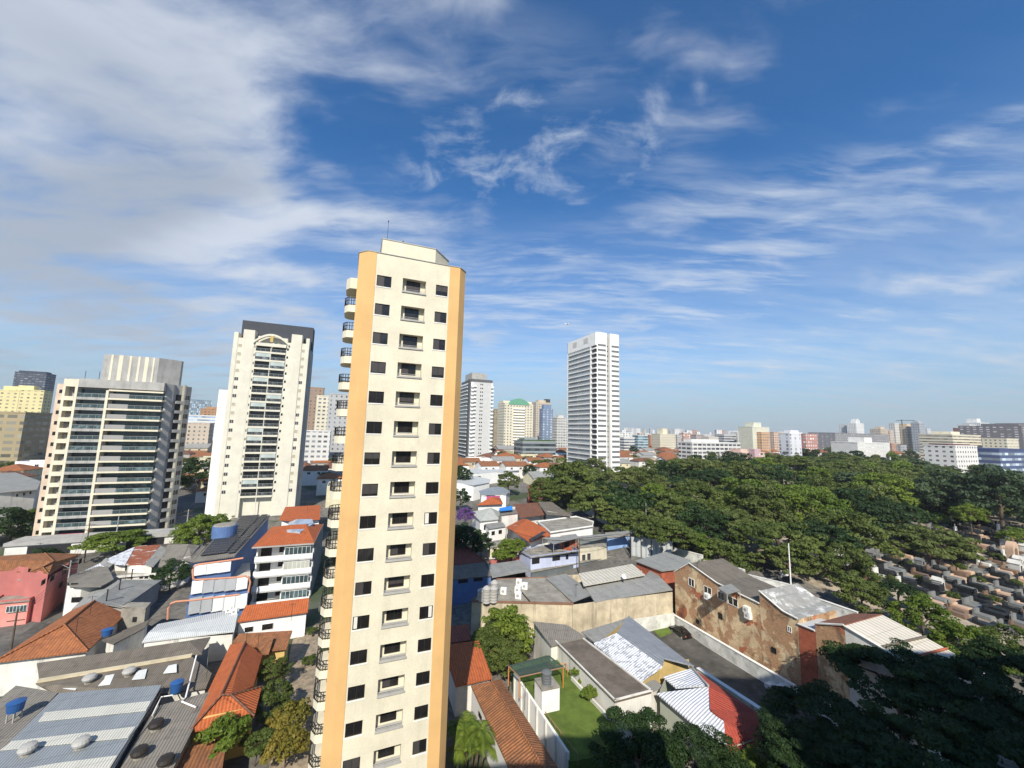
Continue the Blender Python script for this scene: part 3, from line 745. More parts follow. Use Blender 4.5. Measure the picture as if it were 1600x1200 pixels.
def white_tower():
    a0, b0 = 133.5, 191.7; base = 11.0; FH = 3.05; ZT = 98.9
    T = thing('apartment_tower', 'tall white apartment tower with striped balconies rising behind the trees', 'apartment tower', W(a0+8, b0+16, base))
    fr, fl = FA(b0), FB(a0)
    w = MB(); w.mat(0)
    x1, x2, x3 = a0, a0+7.2, a0+9.6; x4 = a0+16.2
    fr.box(w, x1, x2, 0, 33, base-3, ZT); fr.box(w, x3, x4, 0, 33, base-3, ZT)
    w.mat(1); fr.box(w, x2, x3, .9, 33, base-3, ZT-2)
    w.mat(0)
    wl = w.build('wall', [M['white'], M['grey_wall']], T)
    lb = MB(); lb.mat(0); fl.box(lb, -b0-33, -b0-33+.6, -1.0, 0, base-3, ZT-.4); fl.box(lb, -b0-33, -b0-.05, -1.0, -.01, ZT-8.2, ZT-.5)
    fl.box(lb, -b0-6, -b0-5.2, -1.0, 0, base-3, ZT-8.2)
    lb.build('side_frame', M['white'], T)
    for bx in (-b0-26, -b0-13):
        q = MB(); fl.box(q, bx, bx+5, -1.08, -1.0, ZT-5.5, ZT-2); q.build('louvre', surf('louvre_grey', (.52, .51, .48)), T)
    zs = [ZT-9.5-FH*k for k in range(25)]
    pale = glassmat('pale_balcony_glass', (.30, .33, .33), .15, .8)
    bm = [M['white'], pale, M['alu'], M['grey_wall']]
    pa = balcony_part(fl, T, -b0-32.3, -b0-20.5, zs[0], -.02, .95, bm, slab=.7, door=True)
    pb = balcony_part(fl, T, -b0-20, -b0-6.1, zs[0], -.02, .95, bm, slab=.7)
    pc = balcony_part(fl, T, -b0-5.1, -b0-.1, zs[0], -.02, .8, [M['white'], M['dark'], M['alu']], rail='bars', slab=.9)
    gb = surf('grey_window_band', (.16, .165, .17), var=.1, rough=.4)
    q1 = window_part(fr, T, x1+.6, x2-.7, zs[0]+.9, zs[0]+2.2, 0, (M['alu'], gb), mull=2)
    q2 = window_part(fr, T, x3+1.0, x4-.1, zs[0]+.9, zs[0]+2.2, 0, (M['alu'], gb), mull=2)
    q3 = window_part(FA(b0+.9), T, x2+.8, x2+1.5, zs[0]+1.0, zs[0]+1.8, 0, mull=0)
    for k in range(1, 25):
        for p in (pa, pb, pc, q1, q2, q3): rep(p, (0, 0, -FH*k))
    rr = MB(); fr.box(rr, x1+1, x4-1, 4, 28, ZT, ZT+.5); rr.build('roof_slab', M['grey_wall'], T)
white_tower()

def grey_tower():
    a0, b0 = 80.2, 275.2; base = 11.5; ZT = 73.5; FH = 2.83
    T = thing('apartment_tower', 'pale grey apartment tower with dark left edge just right of the cream tower', 'apartment tower', W(88, 290, base))
    fr, fl = FA(b0), FB(a0)
    w = MB(); w.mat(0); fr.box(w, a0+2.2, a0+15.8, 0, 32, base-3, ZT)
    w.mat(1); fr.box(w, a0, a0+2.2, .8, 32, base-3, ZT); fr.box(w, a0+15.8, a0+17.3, .8, 32, base-3, ZT)
    w.mat(2); fl.box(w, -b0-5.5, -b0-.8, -1.0, -.01, base-3, ZT+2)
    w.build('wall', [surf('light_grey_render', (.50, .50, .49), var=.04), M['white'], surf('charcoal_render', (.10, .10, .105))], T)
    rb = MB(); rb.mat(0); fr.box(rb, a0+.3, a0+17, 1, 30, ZT, ZT+2.3); rb.mat(1); fr.box(rb, a0+.6, a0+12.5, 2, 20, ZT+2.3, ZT+7.3); rb.build('roof_block', [MATS['charcoal_render'], M['grey_wall']], T)
    zs = [ZT-3.2-FH*k for k in range(21)]
    bm = [M['white'], M['bglass'], M['alu']]
    p1 = balcony_part(fl, T, -b0-31.5, -b0-6, zs[0], -.02, 1.5, bm, slab=.6)
    p2 = balcony_part(fr, T, a0-.3, a0+3.6, zs[0], .0, 1.2, [M['white'], M['dark'], M['alu']], rail='solid', railh=.5, slab=.5, door=False)
    p3 = balcony_part(fr, T, a0+15.5, a0+17.6, zs[0], .0, 1.0, [M['white'], M['dark'], M['alu']], rail='solid', railh=.5, slab=.5, door=False)
    p4 = window_part(fr, T, a0+7.0, a0+7.8, zs[0]+1, zs[0]+2, 0, mull=0); p5 = window_part(fr, T, a0+8.4, a0+9.2, zs[0]+1, zs[0]+2, 0, mull=0)
    for k in range(1, 21):
        for p in (p1, p2, p3, p4, p5): rep(p, (0, 0, -FH*k))
grey_tower()
# ------------------------------------------------------------------ low houses
def rz(faces, x, y):
    best = None
    for pts in faces:
        n = len(pts); ins = False; j = n-1
        for i in range(n):
            a, b = pts[i], pts[j]
            if (a.y > y) != (b.y > y) and x < (b.x-a.x)*(y-a.y)/(b.y-a.y)+a.x: ins = not ins
            j = i
        if ins:
            nn = V((0, 0, 0))
            for i in range(n): nn += pts[i].cross(pts[(i+1) % n])
            if abs(nn.z) < 1e-6: continue
            z = pts[0].z-(nn.x*(x-pts[0].x)+nn.y*(y-pts[0].y))/nn.z
            best = z if best is None else min(best, z)
    return best

def centroid(ps):
    return sum((V(p) for p in ps), V((0, 0, 0)))/len(ps)

def house(name, label, cat, roof, eave, wall, rmat, zb=None, inset=.3, wins=(), group=None, ridge=None, parapet=None, thick=.18, wmat=None, trim=None):
    """roof: polygons of (px u, px v, height); eave: outline of the walls; all heights above zb"""
    u0, v0, h0 = eave[0]
    if zb is None:
        p = GG(u0, v0, h0); zb = gz(p.x, p.y)
    PT = lambda q: q if isinstance(q, V) else G(q[0], q[1], zb+q[2])
    rf = []
    mats = rmat if isinstance(rmat, (list, tuple)) else [rmat]
    mis = []
    for f in roof:
        mi = 0
        if isinstance(f, tuple) and isinstance(f[0], int): mi, f = f
        rf.append([PT(q) for q in f]); mis.append(mi)
    ev = [PT(q) for q in eave]
    c = centroid(ev)
    gzm = min(gz(p.x, p.y) for p in ev)
    root = thing(name, label, cat, (c.x, c.y, gzm), group)
    r = MB()
    for f, mi in zip(rf, mis): r.mat(mi); r.slab(f, thick)
    ro = r.build('roof', mats, root)
    if ridge:
        rd = MB()
        for a, b in ridge: rd.tube([PT(a)+UP*.03, PT(b)+UP*.03], .13, 5)
        rd.build('ridge_tiles', trim or mats[0], ro)
    cc = V((c.x, c.y, 0))
    foot = []
    for p in ev:
        d = cc-V((p.x, p.y, 0)); L = d.length
        foot.append(V((p.x, p.y, 0))+d*(min(inset*1.3, L*.4)/L))
    w = MB()
    area = sum(a.x*b.y-b.x*a.y for a, b in zip(foot, foot[1:]+foot[:1]))
    for i in range(len(foot)):
        a, b = foot[i], foot[(i+1) % len(foot)]
        n = 10; tops = []
        for k in range(n+1):
            q = a.lerp(b, k/n); q2 = q.lerp(cc, .004)
            z = rz(rf, q2.x, q2.y)
            tops.append((q, (z-thick*.8) if z is not None else None))
        zs_ = [t for _, t in tops if t is not None]
        dz = min(zs_) if zs_ else ev[i].z-.1
        lst = [(q, t if t is not None else dz) for q, t in tops]
        for (q0, t0), (q1, t1) in zip(lst, lst[1:]):
            f = [V((q0.x, q0.y, gzm-.6)), V((q1.x, q1.y, gzm-.6)), V((q1.x, q1.y, t1)), V((q0.x, q0.y, t0))]
            w.face(f if area > 0 else f[::-1])
    w.build('wall', wall, root)
    if parapet:
        ph, pt, pm = parapet; pp = MB()
        for i in range(len(ev)):
            a, b = ev[i], ev[(i+1) % len(ev)]; d = (b-a); L = d.length; d.normalize(); n = V((-d.y, d.x, 0))
            pp.obox((a+b)/2+UP*(ph/2-.1), L/2+pt*.49, pt/2, ph/2, d, n, UP)
        pp.build('parapet', pm, root)
    for wn in wins:
        i, wu0, wv0, wu1, wv1 = wn[:5]; opt = wn[5] if len(wn) > 5 else {}
        a, b = foot[i], foot[(i+1) % len(foot)]
        ex = (b-a).normalized(); en = V((-ex.y, ex.x, 0))
        if en.dot(cc-a) < 0: en = -en
        fr = Fr(a, ex, en)
        def hit(u, v):
            d = ray(u, v); t = (a-C0).dot(en)/d.dot(en); p = C0+d*t; return (p-a).dot(ex), p.z
        um, vm = (wu0+wu1)/2, (wv0+wv1)/2
        xa, xb = hit(wu0, vm)[0], hit(wu1, vm)[0]; za, zb2 = hit(um, wv1)[1], hit(um, wv0)[1]
        if xa > xb: xa, xb = xb, xa
        window_part(fr, root, xa, xb, za, zb2, 0, (opt.get('f', M['white']), opt.get('g', M['glass'])), mull=opt.get('m', 1), name=opt.get('n', 'window'), proud=opt.get('p', .07))
    return root

DK = dict(f=M['dmetal'], m=1); DKX = dict(f=M['dmetal'], g=M['dark'], m=0, p=.03)
L_ = lambda pts, h: [(u, v, h) for u, v in pts]

# ---- left of the tower
house('house', 'long pink two storey house with a broad terracotta hip roof at the left edge', 'house',
      [[(-70, 873, 9.4), (70, 864, 9.4), (84, 877, 9.2), (44, 894, 7.4), (15, 892, 7.4), (-70, 902, 7.4)],
       [(70, 864, 9.4), (127, 865, 7.5), (76, 897.5, 7.4), (66, 886, 8.7), (84, 877, 9.2)],
       [(66, 886, 8.7), (76, 897.5, 7.4), (44, 894, 7.4)], [(84, 877, 9.2), (66, 886, 8.7), (44, 894, 7.4)]],
      [(126, 867, 7.4), (76, 898, 7.4), (44, 895, 7.4), (28, 893, 7.4), (-60, 900, 7.4), (-60, 872, 8.5)], M['pink'], M['orange_old'], inset=.15,
      wins=[(0, 98, 888, 103, 897, DK), (0, 79, 898, 84, 907, DK), (0, 65, 906, 70, 913, DK), (0, 124, 873, 127, 880, DK), (0, 92, 910, 97, 917, DK)],
      ridge=[((70, 864, 9.45), (84, 877, 9.25)), ((84, 877, 9.25), (66, 886, 8.75)), ((66, 886, 8.75), (76, 897.5, 7.45))])
house('house_extension', 'pink blocky extension with flat roof terrace in front of the long pink house', 'house',
      [L_([(28, 906), (63, 904), (63, 894), (28, 897)], 7.0)], L_([(28, 906), (63, 904), (63, 895), (28, 897)], 6.9), M['pink'], M['concrete'], inset=.02)
house('terrace_block', 'low pink block with a wide louvred window below the pink house', 'house',
      [L_([(-14, 943), (46, 938), (64, 928), (4, 932)], 4.4)], L_([(-14, 943), (46, 938), (64, 928), (4, 932)], 4.3), surf('sunlit_pink_paint', (.66, .26, .22), dirt=.15, dirtcol=(.35, .13, .1)), M['concrete'], inset=.02,  # lighter copy of the pink, sunlight on the front block put into the colour
      parapet=(.5, .2, M['pink']), wins=[(0, 10, 946, 42, 956, dict(g=M['bglass'], m=5))])
house('side_house', 'white walled house under old orange tiles at the far left edge', 'house',
      [L_([(-60, 892), (16, 884), (14, 893), (-60, 915)], 6.2)], L_([(-60, 914), (14, 893), (15, 886), (-60, 894)], 6.1), M['white_old'], M['orange_old'], inset=.2, wins=[(0, -3, 908, 7, 917, DK)])
house('house', 'pale grey two storey house with small shutters beside the pink house lane', 'house',
      [L_([(104, 900), (125, 894), (165, 880), (178, 905), (158, 916), (110, 916)], 6.6)], L_([(104, 916), (128, 915), (160, 907), (165, 884), (112, 897)], 6.4), M['white_old'], M['taupe_cor'], inset=.1,
      wins=[(0, 111, 911, 121, 918, DK), (0, 112, 933, 128, 941, DK)])
house('house', 'small house under a flaking white painted roof in front of the grey tower', 'house',
      [L_([(163, 875), (211, 854), (196, 882), (180, 881)], 6.0), [(121, 897, 5.4), (156, 880, 5.8), (166, 888, 5.4), (150, 893, 5.0)], (1, [(156, 880, 5.8), (166, 871, 6.4), (177, 881, 5.6), (166, 890, 5.2)])],
      L_([(180, 882), (197, 882), (209, 857), (163, 874)], 5.6), M['white_old'], [M['white_patchy'], M['grey_cor']])
house('house', 'house under peeling red and white roof sheets behind the blue water tank', 'house',
      [L_([(197, 882), (212, 853), (251, 851), (226, 882)], 6.0), (1, L_([(226, 882), (251, 852), (262, 860), (240, 885)], 6.02))], L_([(197, 884), (238, 885), (250, 853), (213, 855)], 5.8), M['white_old'], [M['red_patchy'], M['grey_cor']])
house('house', 'house under a wide aged taupe sheet roof left of the blue building', 'house',
      [[(253, 875, 6.0), (262, 851, 7.2), (295, 850, 7.2), (284, 873, 6.0)], [(295, 850, 7.2), (322, 853, 6.0), (300, 878, 6.0), (284, 873, 6.0)], [(225, 888, 5.2), (243, 868, 6.2), (270, 872, 6.0), (262, 884, 5.3)]],
      L_([(228, 887), (262, 884), (298, 877), (318, 854), (262, 853), (245, 868)], 5.2), M['white_old'], M['taupe_cor'], inset=.2)
house('house', 'cream house with a row of small windows and mossy flat roof', 'house',
      [L_([(163, 904), (182, 887), (250, 884), (244, 897), (196, 899)], 4.6)], L_([(163, 905), (196, 901), (243, 898), (248, 885), (183, 888)], 4.5), M['white_old'], M['concrete'], parapet=(.45, .15, M['white_old']),
      wins=[(1, 199, 899, 208, 904, DKX), (1, 218, 898, 224, 904, DKX), (1, 226, 898, 232, 904, DKX), (1, 234, 898, 239, 903, DKX)])
house('warehouse', 'long grey corrugated gable roof warehouse behind the big terracotta hip roof', 'warehouse',
      [[(112, 952, 5.0), (158, 909, 5.0), (193, 905.5, 6.6), (147, 940, 6.6)], [(147, 940, 6.6), (193, 905.5, 6.6), (253, 906, 5.0), (191, 949, 5.0)]],
      L_([(114, 952), (191, 949), (251, 907), (160, 910)], 4.9), M['grey_wall'], M['grey_cor'], inset=.1)
for u, v in ((166, 940), (186, 923), (205, 906)):
    p = G(u, v, 6.0); c = thing('vent_pipe', 'thin dark vent pipe standing on the grey corrugated warehouse roof', 'vent pipe', p, 'vent pipes on the grey corrugated roof')
    mb = MB(); mb.tube([p-UP*.3, p+UP*1.9], .09, 6); mb.build('pipe', M['dmetal'], c)
    mb = MB(); mb.lathe(p+UP*1.9, [(.1, 0), (.16, .05), (.16, .12), (.02, .2)], 8); mb.build('cap', M['dmetal'], c)
house('house', 'house with the largest terracotta hip roof, lower left of the scene', 'house',
      [[(148, 938, 7.0), (197, 959, 4.6), (137, 1017, 4.6), (100, 976, 6.9)], [(100, 976, 6.9), (137, 1017, 4.6), (-12, 1035, 4.6)], [(148, 938, 7.0), (100, 976, 6.9), (-12, 1035, 4.6), (113, 953, 4.8)]],
      [(195, 960, 4.5), (136, 1017, 4.5), (-10, 1035, 4.5), (115, 953, 4.6)], M['white_old'], M['orange'], inset=.35, zb=.2,
      ridge=[((148, 938, 7.05), (100, 976, 6.95)), ((100, 976, 6.95), (137, 1017, 4.65)), ((100, 976, 6.95), (-12, 1035, 4.65))])
house('shed', 'square raw concrete rooftop shed between the hip roof and the blue building', 'shed',
      L_([], 0) or [L_([(190, 947), (205, 941), (236, 941), (228, 950)], 6.4)], L_([(190, 950), (228, 950), (236, 941), (204, 941)], 6.3), M['concrete'], M['concrete'], inset=.02, wins=[(0, 207, 964, 214, 972, DKX)])
house('lean_to', 'skewed grey sheet lean to roof below the raw concrete shed', 'shed',
      [L_([(160, 1000), (175, 992), (234, 968), (226, 981), (178, 1006)], 4.6)], L_([(166, 1003), (178, 1005), (224, 982), (232, 969), (176, 992)], 4.4), M['white_old'], M['dark_cor'], inset=.05)
house('warehouse', 'low warehouse with a pale metal roof in front of the blue building', 'warehouse',
      [[(222, 1003, 4.3), (232, 988, 5.0), (372, 958, 5.0), (366, 986, 4.3)], [(232, 988, 5.0), (247, 975, 4.5), (375, 950, 4.5), (372, 958, 5.0)]],
      L_([(224, 1003), (365, 987), (374, 951), (248, 975)], 4.2), M['white_old'], M['white_cor'], inset=.1)
house('warehouse', 'dark ribbed sawtooth workshop roof with pale roof lights, bottom left', 'warehouse',
      [[(58, 1036, 5.8), (294, 1001, 5.8), (316, 1021, 5.0), (62, 1062, 5.0)], [(294, 1001, 5.8), (329, 995, 5.0), (314, 1021, 5.0)],
       [(56, 1067, 5.2), (300, 1026, 5.2), (331, 1052, 4.7), (322, 1074, 4.4), (256, 1084, 4.4), (88, 1084, 4.4)]],
      L_([(60, 1082), (256, 1084), (322, 1074), (329, 997), (62, 1036)], 4.2), M['white_old'], M['dark_cor'], inset=.1, zb=0)
house('warehouse', 'large silver sheet roof with pale roof light bands at the bottom left corner', 'warehouse',
      [[(92, 1083, 5.6), (253, 1070, 5.6), (165, 1222, 5.2), (-30, 1222, 5.2), (-30, 1205, 5.2)]], L_([(93, 1084), (252, 1071), (165, 1220), (-28, 1220), (-28, 1204)], 5.0), M['dgrey_wall'], M['silver_cor'], inset=.1, zb=0)
house('warehouse', 'taupe sheet roof carrying a blue tank on legs at the bottom left corner', 'warehouse',
      [[(25, 1071, 5.4), (91, 1082, 5.4), (-4, 1180, 5.2), (-70, 1190, 5.2), (-60, 1140, 5.2)]], L_([(26, 1072), (90, 1082), (-4, 1178), (-68, 1188)], 5.1), M['white_old'], M['taupe_cor'], inset=.1, zb=0)
house('warehouse', 'grey brown fibre cement roof with three round vents beside the yellow house', 'warehouse',
      [[(243, 1104, 4.8), (330, 1080, 4.8), (300, 1142, 4.7), (268, 1205, 4.6), (240, 1260, 4.6), (168, 1240, 4.6), (195, 1185, 4.7)]], L_([(244, 1106), (328, 1082), (266, 1208), (240, 1258), (170, 1238)], 4.5), M['grey_wall'], M['taupe_cor'], inset=.1, zb=0)
pl = MB()
for q in ([(90, 1074), (111, 1063), (128, 1061), (118, 1078)], [(153, 1072), (163, 1056), (179, 1053), (172, 1069)], [(206, 1062), (215, 1048), (230, 1045), (226, 1060)], [(255, 1052), (263, 1040), (276, 1037), (276, 1050)]):
    pl.slab([G(u, v, 5.2+(1048-v)*.014) for u, v in q], .05)
bands = MB()
for q in ([(60, 1127), (70, 1113), (236, 1095), (228, 1110)], [(0, 1172), (18, 1158), (212, 1135), (200, 1152)], [(20, 1204), (90, 1192), (184, 1180), (172, 1199)]):
    bands.slab([G(u, v, 5.62-(v-1075)*.0027+.03) for u, v in q], .05)
for o in bpy.data.objects:
    if o.get('label', '').startswith('large silver'): bands.build('roof_light', roofmat('pale_roof_light', (.56, .55, .49), (.64, .63, .56), pu=.26, kind='cor', dirt=.05), o)
    if o.get('label', '').startswith('dark ribbed'): pl.build('roof_light', surf('roof_light_sheet', (.60, .61, .60)), o)

def roof_vent(u, v, z, dark, label, grp, r=.55):
    p = G(u, v, z); t = thing('roof_vent', label, 'roof vent', p, grp)
    mb = MB(); mb.lathe(p, [(r*.8, -.3), (r*.8, .25)], 14); mb.build('base', M['concrete'], t)
    mb = MB(); mb.sm = True; mb.lathe(p, [(r*.75, .25), (r*1.15, .32), (r*1.3, .55), (r*1.1, .8), (r*.5, .92), (.01, .95)], 16); mb.build('turbine', M['dmetal'] if dark else M['alu'], t)
for u, v, z in ((42, 1178, 5.3), (126, 1168, 5.3)): roof_vent(u, v, z, False, 'round metal turbine vent on the big silver roof, bottom left', 'vents on the silver roof')
for u, v, z in ((139, 1066, 5.0), (201, 1055, 5.0)): roof_vent(u, v, z, False, 'round metal turbine vent on the dark ribbed workshop roof', 'vents on the dark ribbed roof')
for u, v, z in ((243, 1139, 4.8), (217, 1183, 4.7), (258, 1197, 4.6)): roof_vent(u, v, z, True, 'brown round turbine vent on the grey brown fibre cement roof', 'brown vents on the fibre cement roof')

def tank(u, v, z, r, h, m, label, stand=.0, lid=True, ribs=False, group=None, name='water_tank'):
    p = G(u, v, z); t = thing(name, label, 'water tank', p, group)
    mb = MB(); mb.sm = True
    prof = [(r*.86, stand), (r*.95, stand+h*.5), (r, stand+h*.86)] if not ribs else [(r*(.94 if k % 2 else 1.0), stand+h*.9*k/9) for k in range(10)]
    mb.lathe(p, [(.01, stand)]+prof, 20); mb.build('body', m, t)
    if lid:
        mb = MB(); mb.sm = True; mb.lathe(p, [(r*1.04, stand+h*.86), (r*1.06, stand+h*.92), (r*.7, stand+h*1.02), (r*.25, stand+h*1.1), (.01, stand+h*1.11)], 20); mb.build('lid', m, t)
    if stand > .3:
        for k in range(4):
            a = pi/4+k*pi/2; mb = MB(); mb.tube([p+V((cos(a)*r*.7, sin(a)*r*.7, -.2)), p+V((cos(a)*r*.7, sin(a)*r*.7, stand))], .07, 5); mb.build('leg', M['alu'], t)
    return t
M['tankblue'] = surf('blue_polyethylene', (.025, .09, .26), rough=.4, var=.1)
M['tankgrey'] = surf('grey_polyethylene', (.13, .14, .15), rough=.4, var=.1)
tank(21, 1126, 5.3, .72, 1.0, M['tankblue'], 'blue water tank on white legs on the taupe roof, bottom left', stand=1.0)
tank(275, 1083, 4.8, .66, 1.2, M['tankblue'], 'large blue water tank on the dark ribbed workshop roof', stand=.2)
tank(167, 992, 4.9, .7, .9, M['tankblue'], 'blue water tank beside the big terracotta hip roof')
tank(213, 889, 5.2, .7, 1.3, M['tankblue'], 'small deep blue water tank on a white plinth behind the warehouse')

house('house', 'yellow house under a long terracotta roof left of the cream tower', 'house',
      [[(383.5, 1003, 6.4), (410, 1023, 4.6), (396, 1072, 4.6), (361, 1086, 6.1), (346, 1086, 6.4)], [(383.5, 1003, 6.4), (346, 1086, 6.4), (294, 1144, 4.4), (318, 1095, 4.6), (360, 1007, 4.8)],
       [(346, 1086, 6.4), (361, 1086, 6.1), (397.5, 1119, 4.4), (294, 1144, 4.4)], [(361, 1086, 6.1), (409, 1073, 4.9), (397.5, 1119, 4.4)]],
      [(408, 1025, 4.5), (397, 1072, 4.5), (397, 1118, 4.3), (296, 1143, 4.3), (360, 1009, 4.7)], M['ywall'], M['orange_new'], inset=.4, zb=0,
      ridge=[((383.5, 1003, 6.45), (346, 1086, 6.45)), ((346, 1086, 6.45), (361, 1086, 6.15)), ((361, 1086, 6.15), (397.5, 1119, 4.45)), ((346, 1086, 6.45), (294, 1144, 4.45)), ((361, 1086, 6.15), (409, 1073, 4.95))], trim=M['brown'],
      wins=[(2, 372, 1133, 382, 1145, DK)])
house('house', 'brown tiled wing joining the yellow house to the small orange roof', 'house',
      [[(363, 1003, 4.6), (374, 990, 5.2), (457, 985, 5.2), (448, 1013, 4.4), (425, 1016, 4.4)], [(397, 1000, 4.9), (428, 995, 5.5), (420, 1021, 4.6), (409, 1021, 4.6)]],
      L_([(366, 1004), (425, 1016), (447, 1013), (455, 987), (376, 991)], 4.2), M['ywall'], M['orange_old'], inset=.2, zb=0)
house('outbuilding', 'low outbuilding with mossy terracotta roof at the bottom edge', 'outbuilding',
      [L_([(273, 1173), (355, 1152), (345, 1215), (336, 1250), (240, 1250), (258, 1212)], 3.6)], L_([(273, 1175), (353, 1155), (335, 1248), (243, 1248)], 3.4), M['ywall'], M['orange_old'], inset=.2, zb=0)
house('house', 'small white house with a bright orange lean roof below the white flats', 'house',
      [[(371, 971.5, 4.4), (384, 946, 5.8), (483, 934, 5.8), (481, 956, 4.4)]], L_([(372, 972), (480, 956), (482, 936), (384, 948)], 4.2), M['white'], M['orange_new'], inset=.12,
      wins=[(0, 382, 979, 396, 988, dict(m=0)), (0, 409, 974, 427, 984, dict(m=0))])

# ---- white four storey flats
def flats():
    zb = .4
    fl, fr_, br, bl = G(401, 852, zb+12.4), G(492, 846, zb+12.4), G(499, 818, zb+12.6), G(421, 822, zb+12.6)
    c = (fl+fr_+br+bl)/4
    T = thing('apartment_building', 'white four storey flats with orange hip roof and long balconies left of the cream tower', 'apartment building', (c.x, c.y, 0))
    ex = (fr_-fl); ex.z = 0; L = ex.length; ex.normalize(); en = V((-ex.y, ex.x, 0))
    D = (br-fr_).length
    f = Fr(V((fl.x, fl.y, 0)), ex, en)
    zt = fl.z
    w = MB(); f.box(w, .1, L-.1, 1.6, D, -1, zt-.2); f.box(w, L-.55, L-.1, 0, 1.6, -1, zt-.2); f.box(w, L*.47, L*.47+.25, .05, 1.6, 0, zt-.2); f.box(w, .1, .35, .05, 1.6, 0, zt-.2)
    w.build('wall', M['white'], T)
    sd_ = MB(); f.box(sd_, L-.1, L+.06, -.05, D+.2, -1, zt+.05); sd_.build('side_wall', M['dgrey_wall'], T)
    zs = [zt-3.1-2.95*k for k in range(4)]
    for k, z in enumerate(zs):
        b = MB(); f.box(b, .05, L-.12, -.9, 1.6, z-.28, z); f.box(b, .05, L-.12, -.9, -.75, z-.3, z+.95); f.box(b, L-.3, L-.13, -.75, 1.58, z, z+.95); f.box(b, .05, .2, -.75, 1.58, z, z+.95)
        bo = b.build('balcony', M['white'], T)
        g_ = MB(); f.box(g_, L*.5, L-.6, -.85, -.8, z+.96, z+2.4); 
        fr2 = MB()
        for q in range(7): xx = L*.5+(L*.5-.65)*q/6; f.box(fr2, xx-.03, xx+.03, -.88, -.78, z+.96, z+2.45)
        f.box(fr2, L*.5, L-.6, -.88, -.78, z+2.4, z+2.46)
        ew = g_.build('enclosure_glass', M['bglass'] if k != 1 else surf('lace_curtain', (.42, .42, .36)), bo); fr2.build('enclosure_frame', M['white'], bo)
        dd = MB(); f.box(dd, .6, 2.6, 1.53, 1.62, z+.02, z+2.2); dd.build('balcony_door', M['glass'], bo); dd = MB(); f.box(dd, 4.0, 5.4, 1.53, 1.62, z+.9, z+2.1); dd.build('window', M['glass'], bo)
    r = MB(); o = .55
    e = [f.P(-o, -1.1, zt), f.P(L+.05, -1.1, zt), f.P(L+.05, D, zt), f.P(-o, D, zt)]
    k0, k1 = f.P(L*.42, D*.5, zt+2.0), f.P(L*.72, D*.5, zt+2.0)
    r.slab([e[0], e[1], k1, k0]); r.slab([e[1], e[2], k1]); r.slab([e[2], e[3], k0, k1]); r.slab([e[3], e[0], k0])
    ro = r.build('roof', M['orange_new'], T)
    s = MB(); 
    oc = [f.P(L*x, D*y, zt+h) for x, y, h in ((.33, .75, 1.7), (.42, .28, 1.45), (.68, .22, 1.35), (.85, .6, 1.7), (.78, .85, 1.9), (.45, .9, 1.9))]
    s.slab(oc, .5); s.build('skylight', glassmat('skylight_glass', (.25, .29, .36), .15, 1.5), ro)
    gt = MB(); f.box(gt, -o, L, -1.25, -1.08, zt-.3, zt-.02); gt.build('gutter', M['grey_wall'], T)
flats()
house('house', 'tall narrow house with an orange tiled roof behind the white flats', 'house',
      [[(436, 812, 11.6), (446, 792, 12.6), (501, 789, 12.6), (500, 811, 11.6), (457, 814, 11.6)]], L_([(440, 813), (499, 811), (500, 791), (447, 793)], 11.4), M['white'], M['orange_new'], inset=.1, zb=.5)

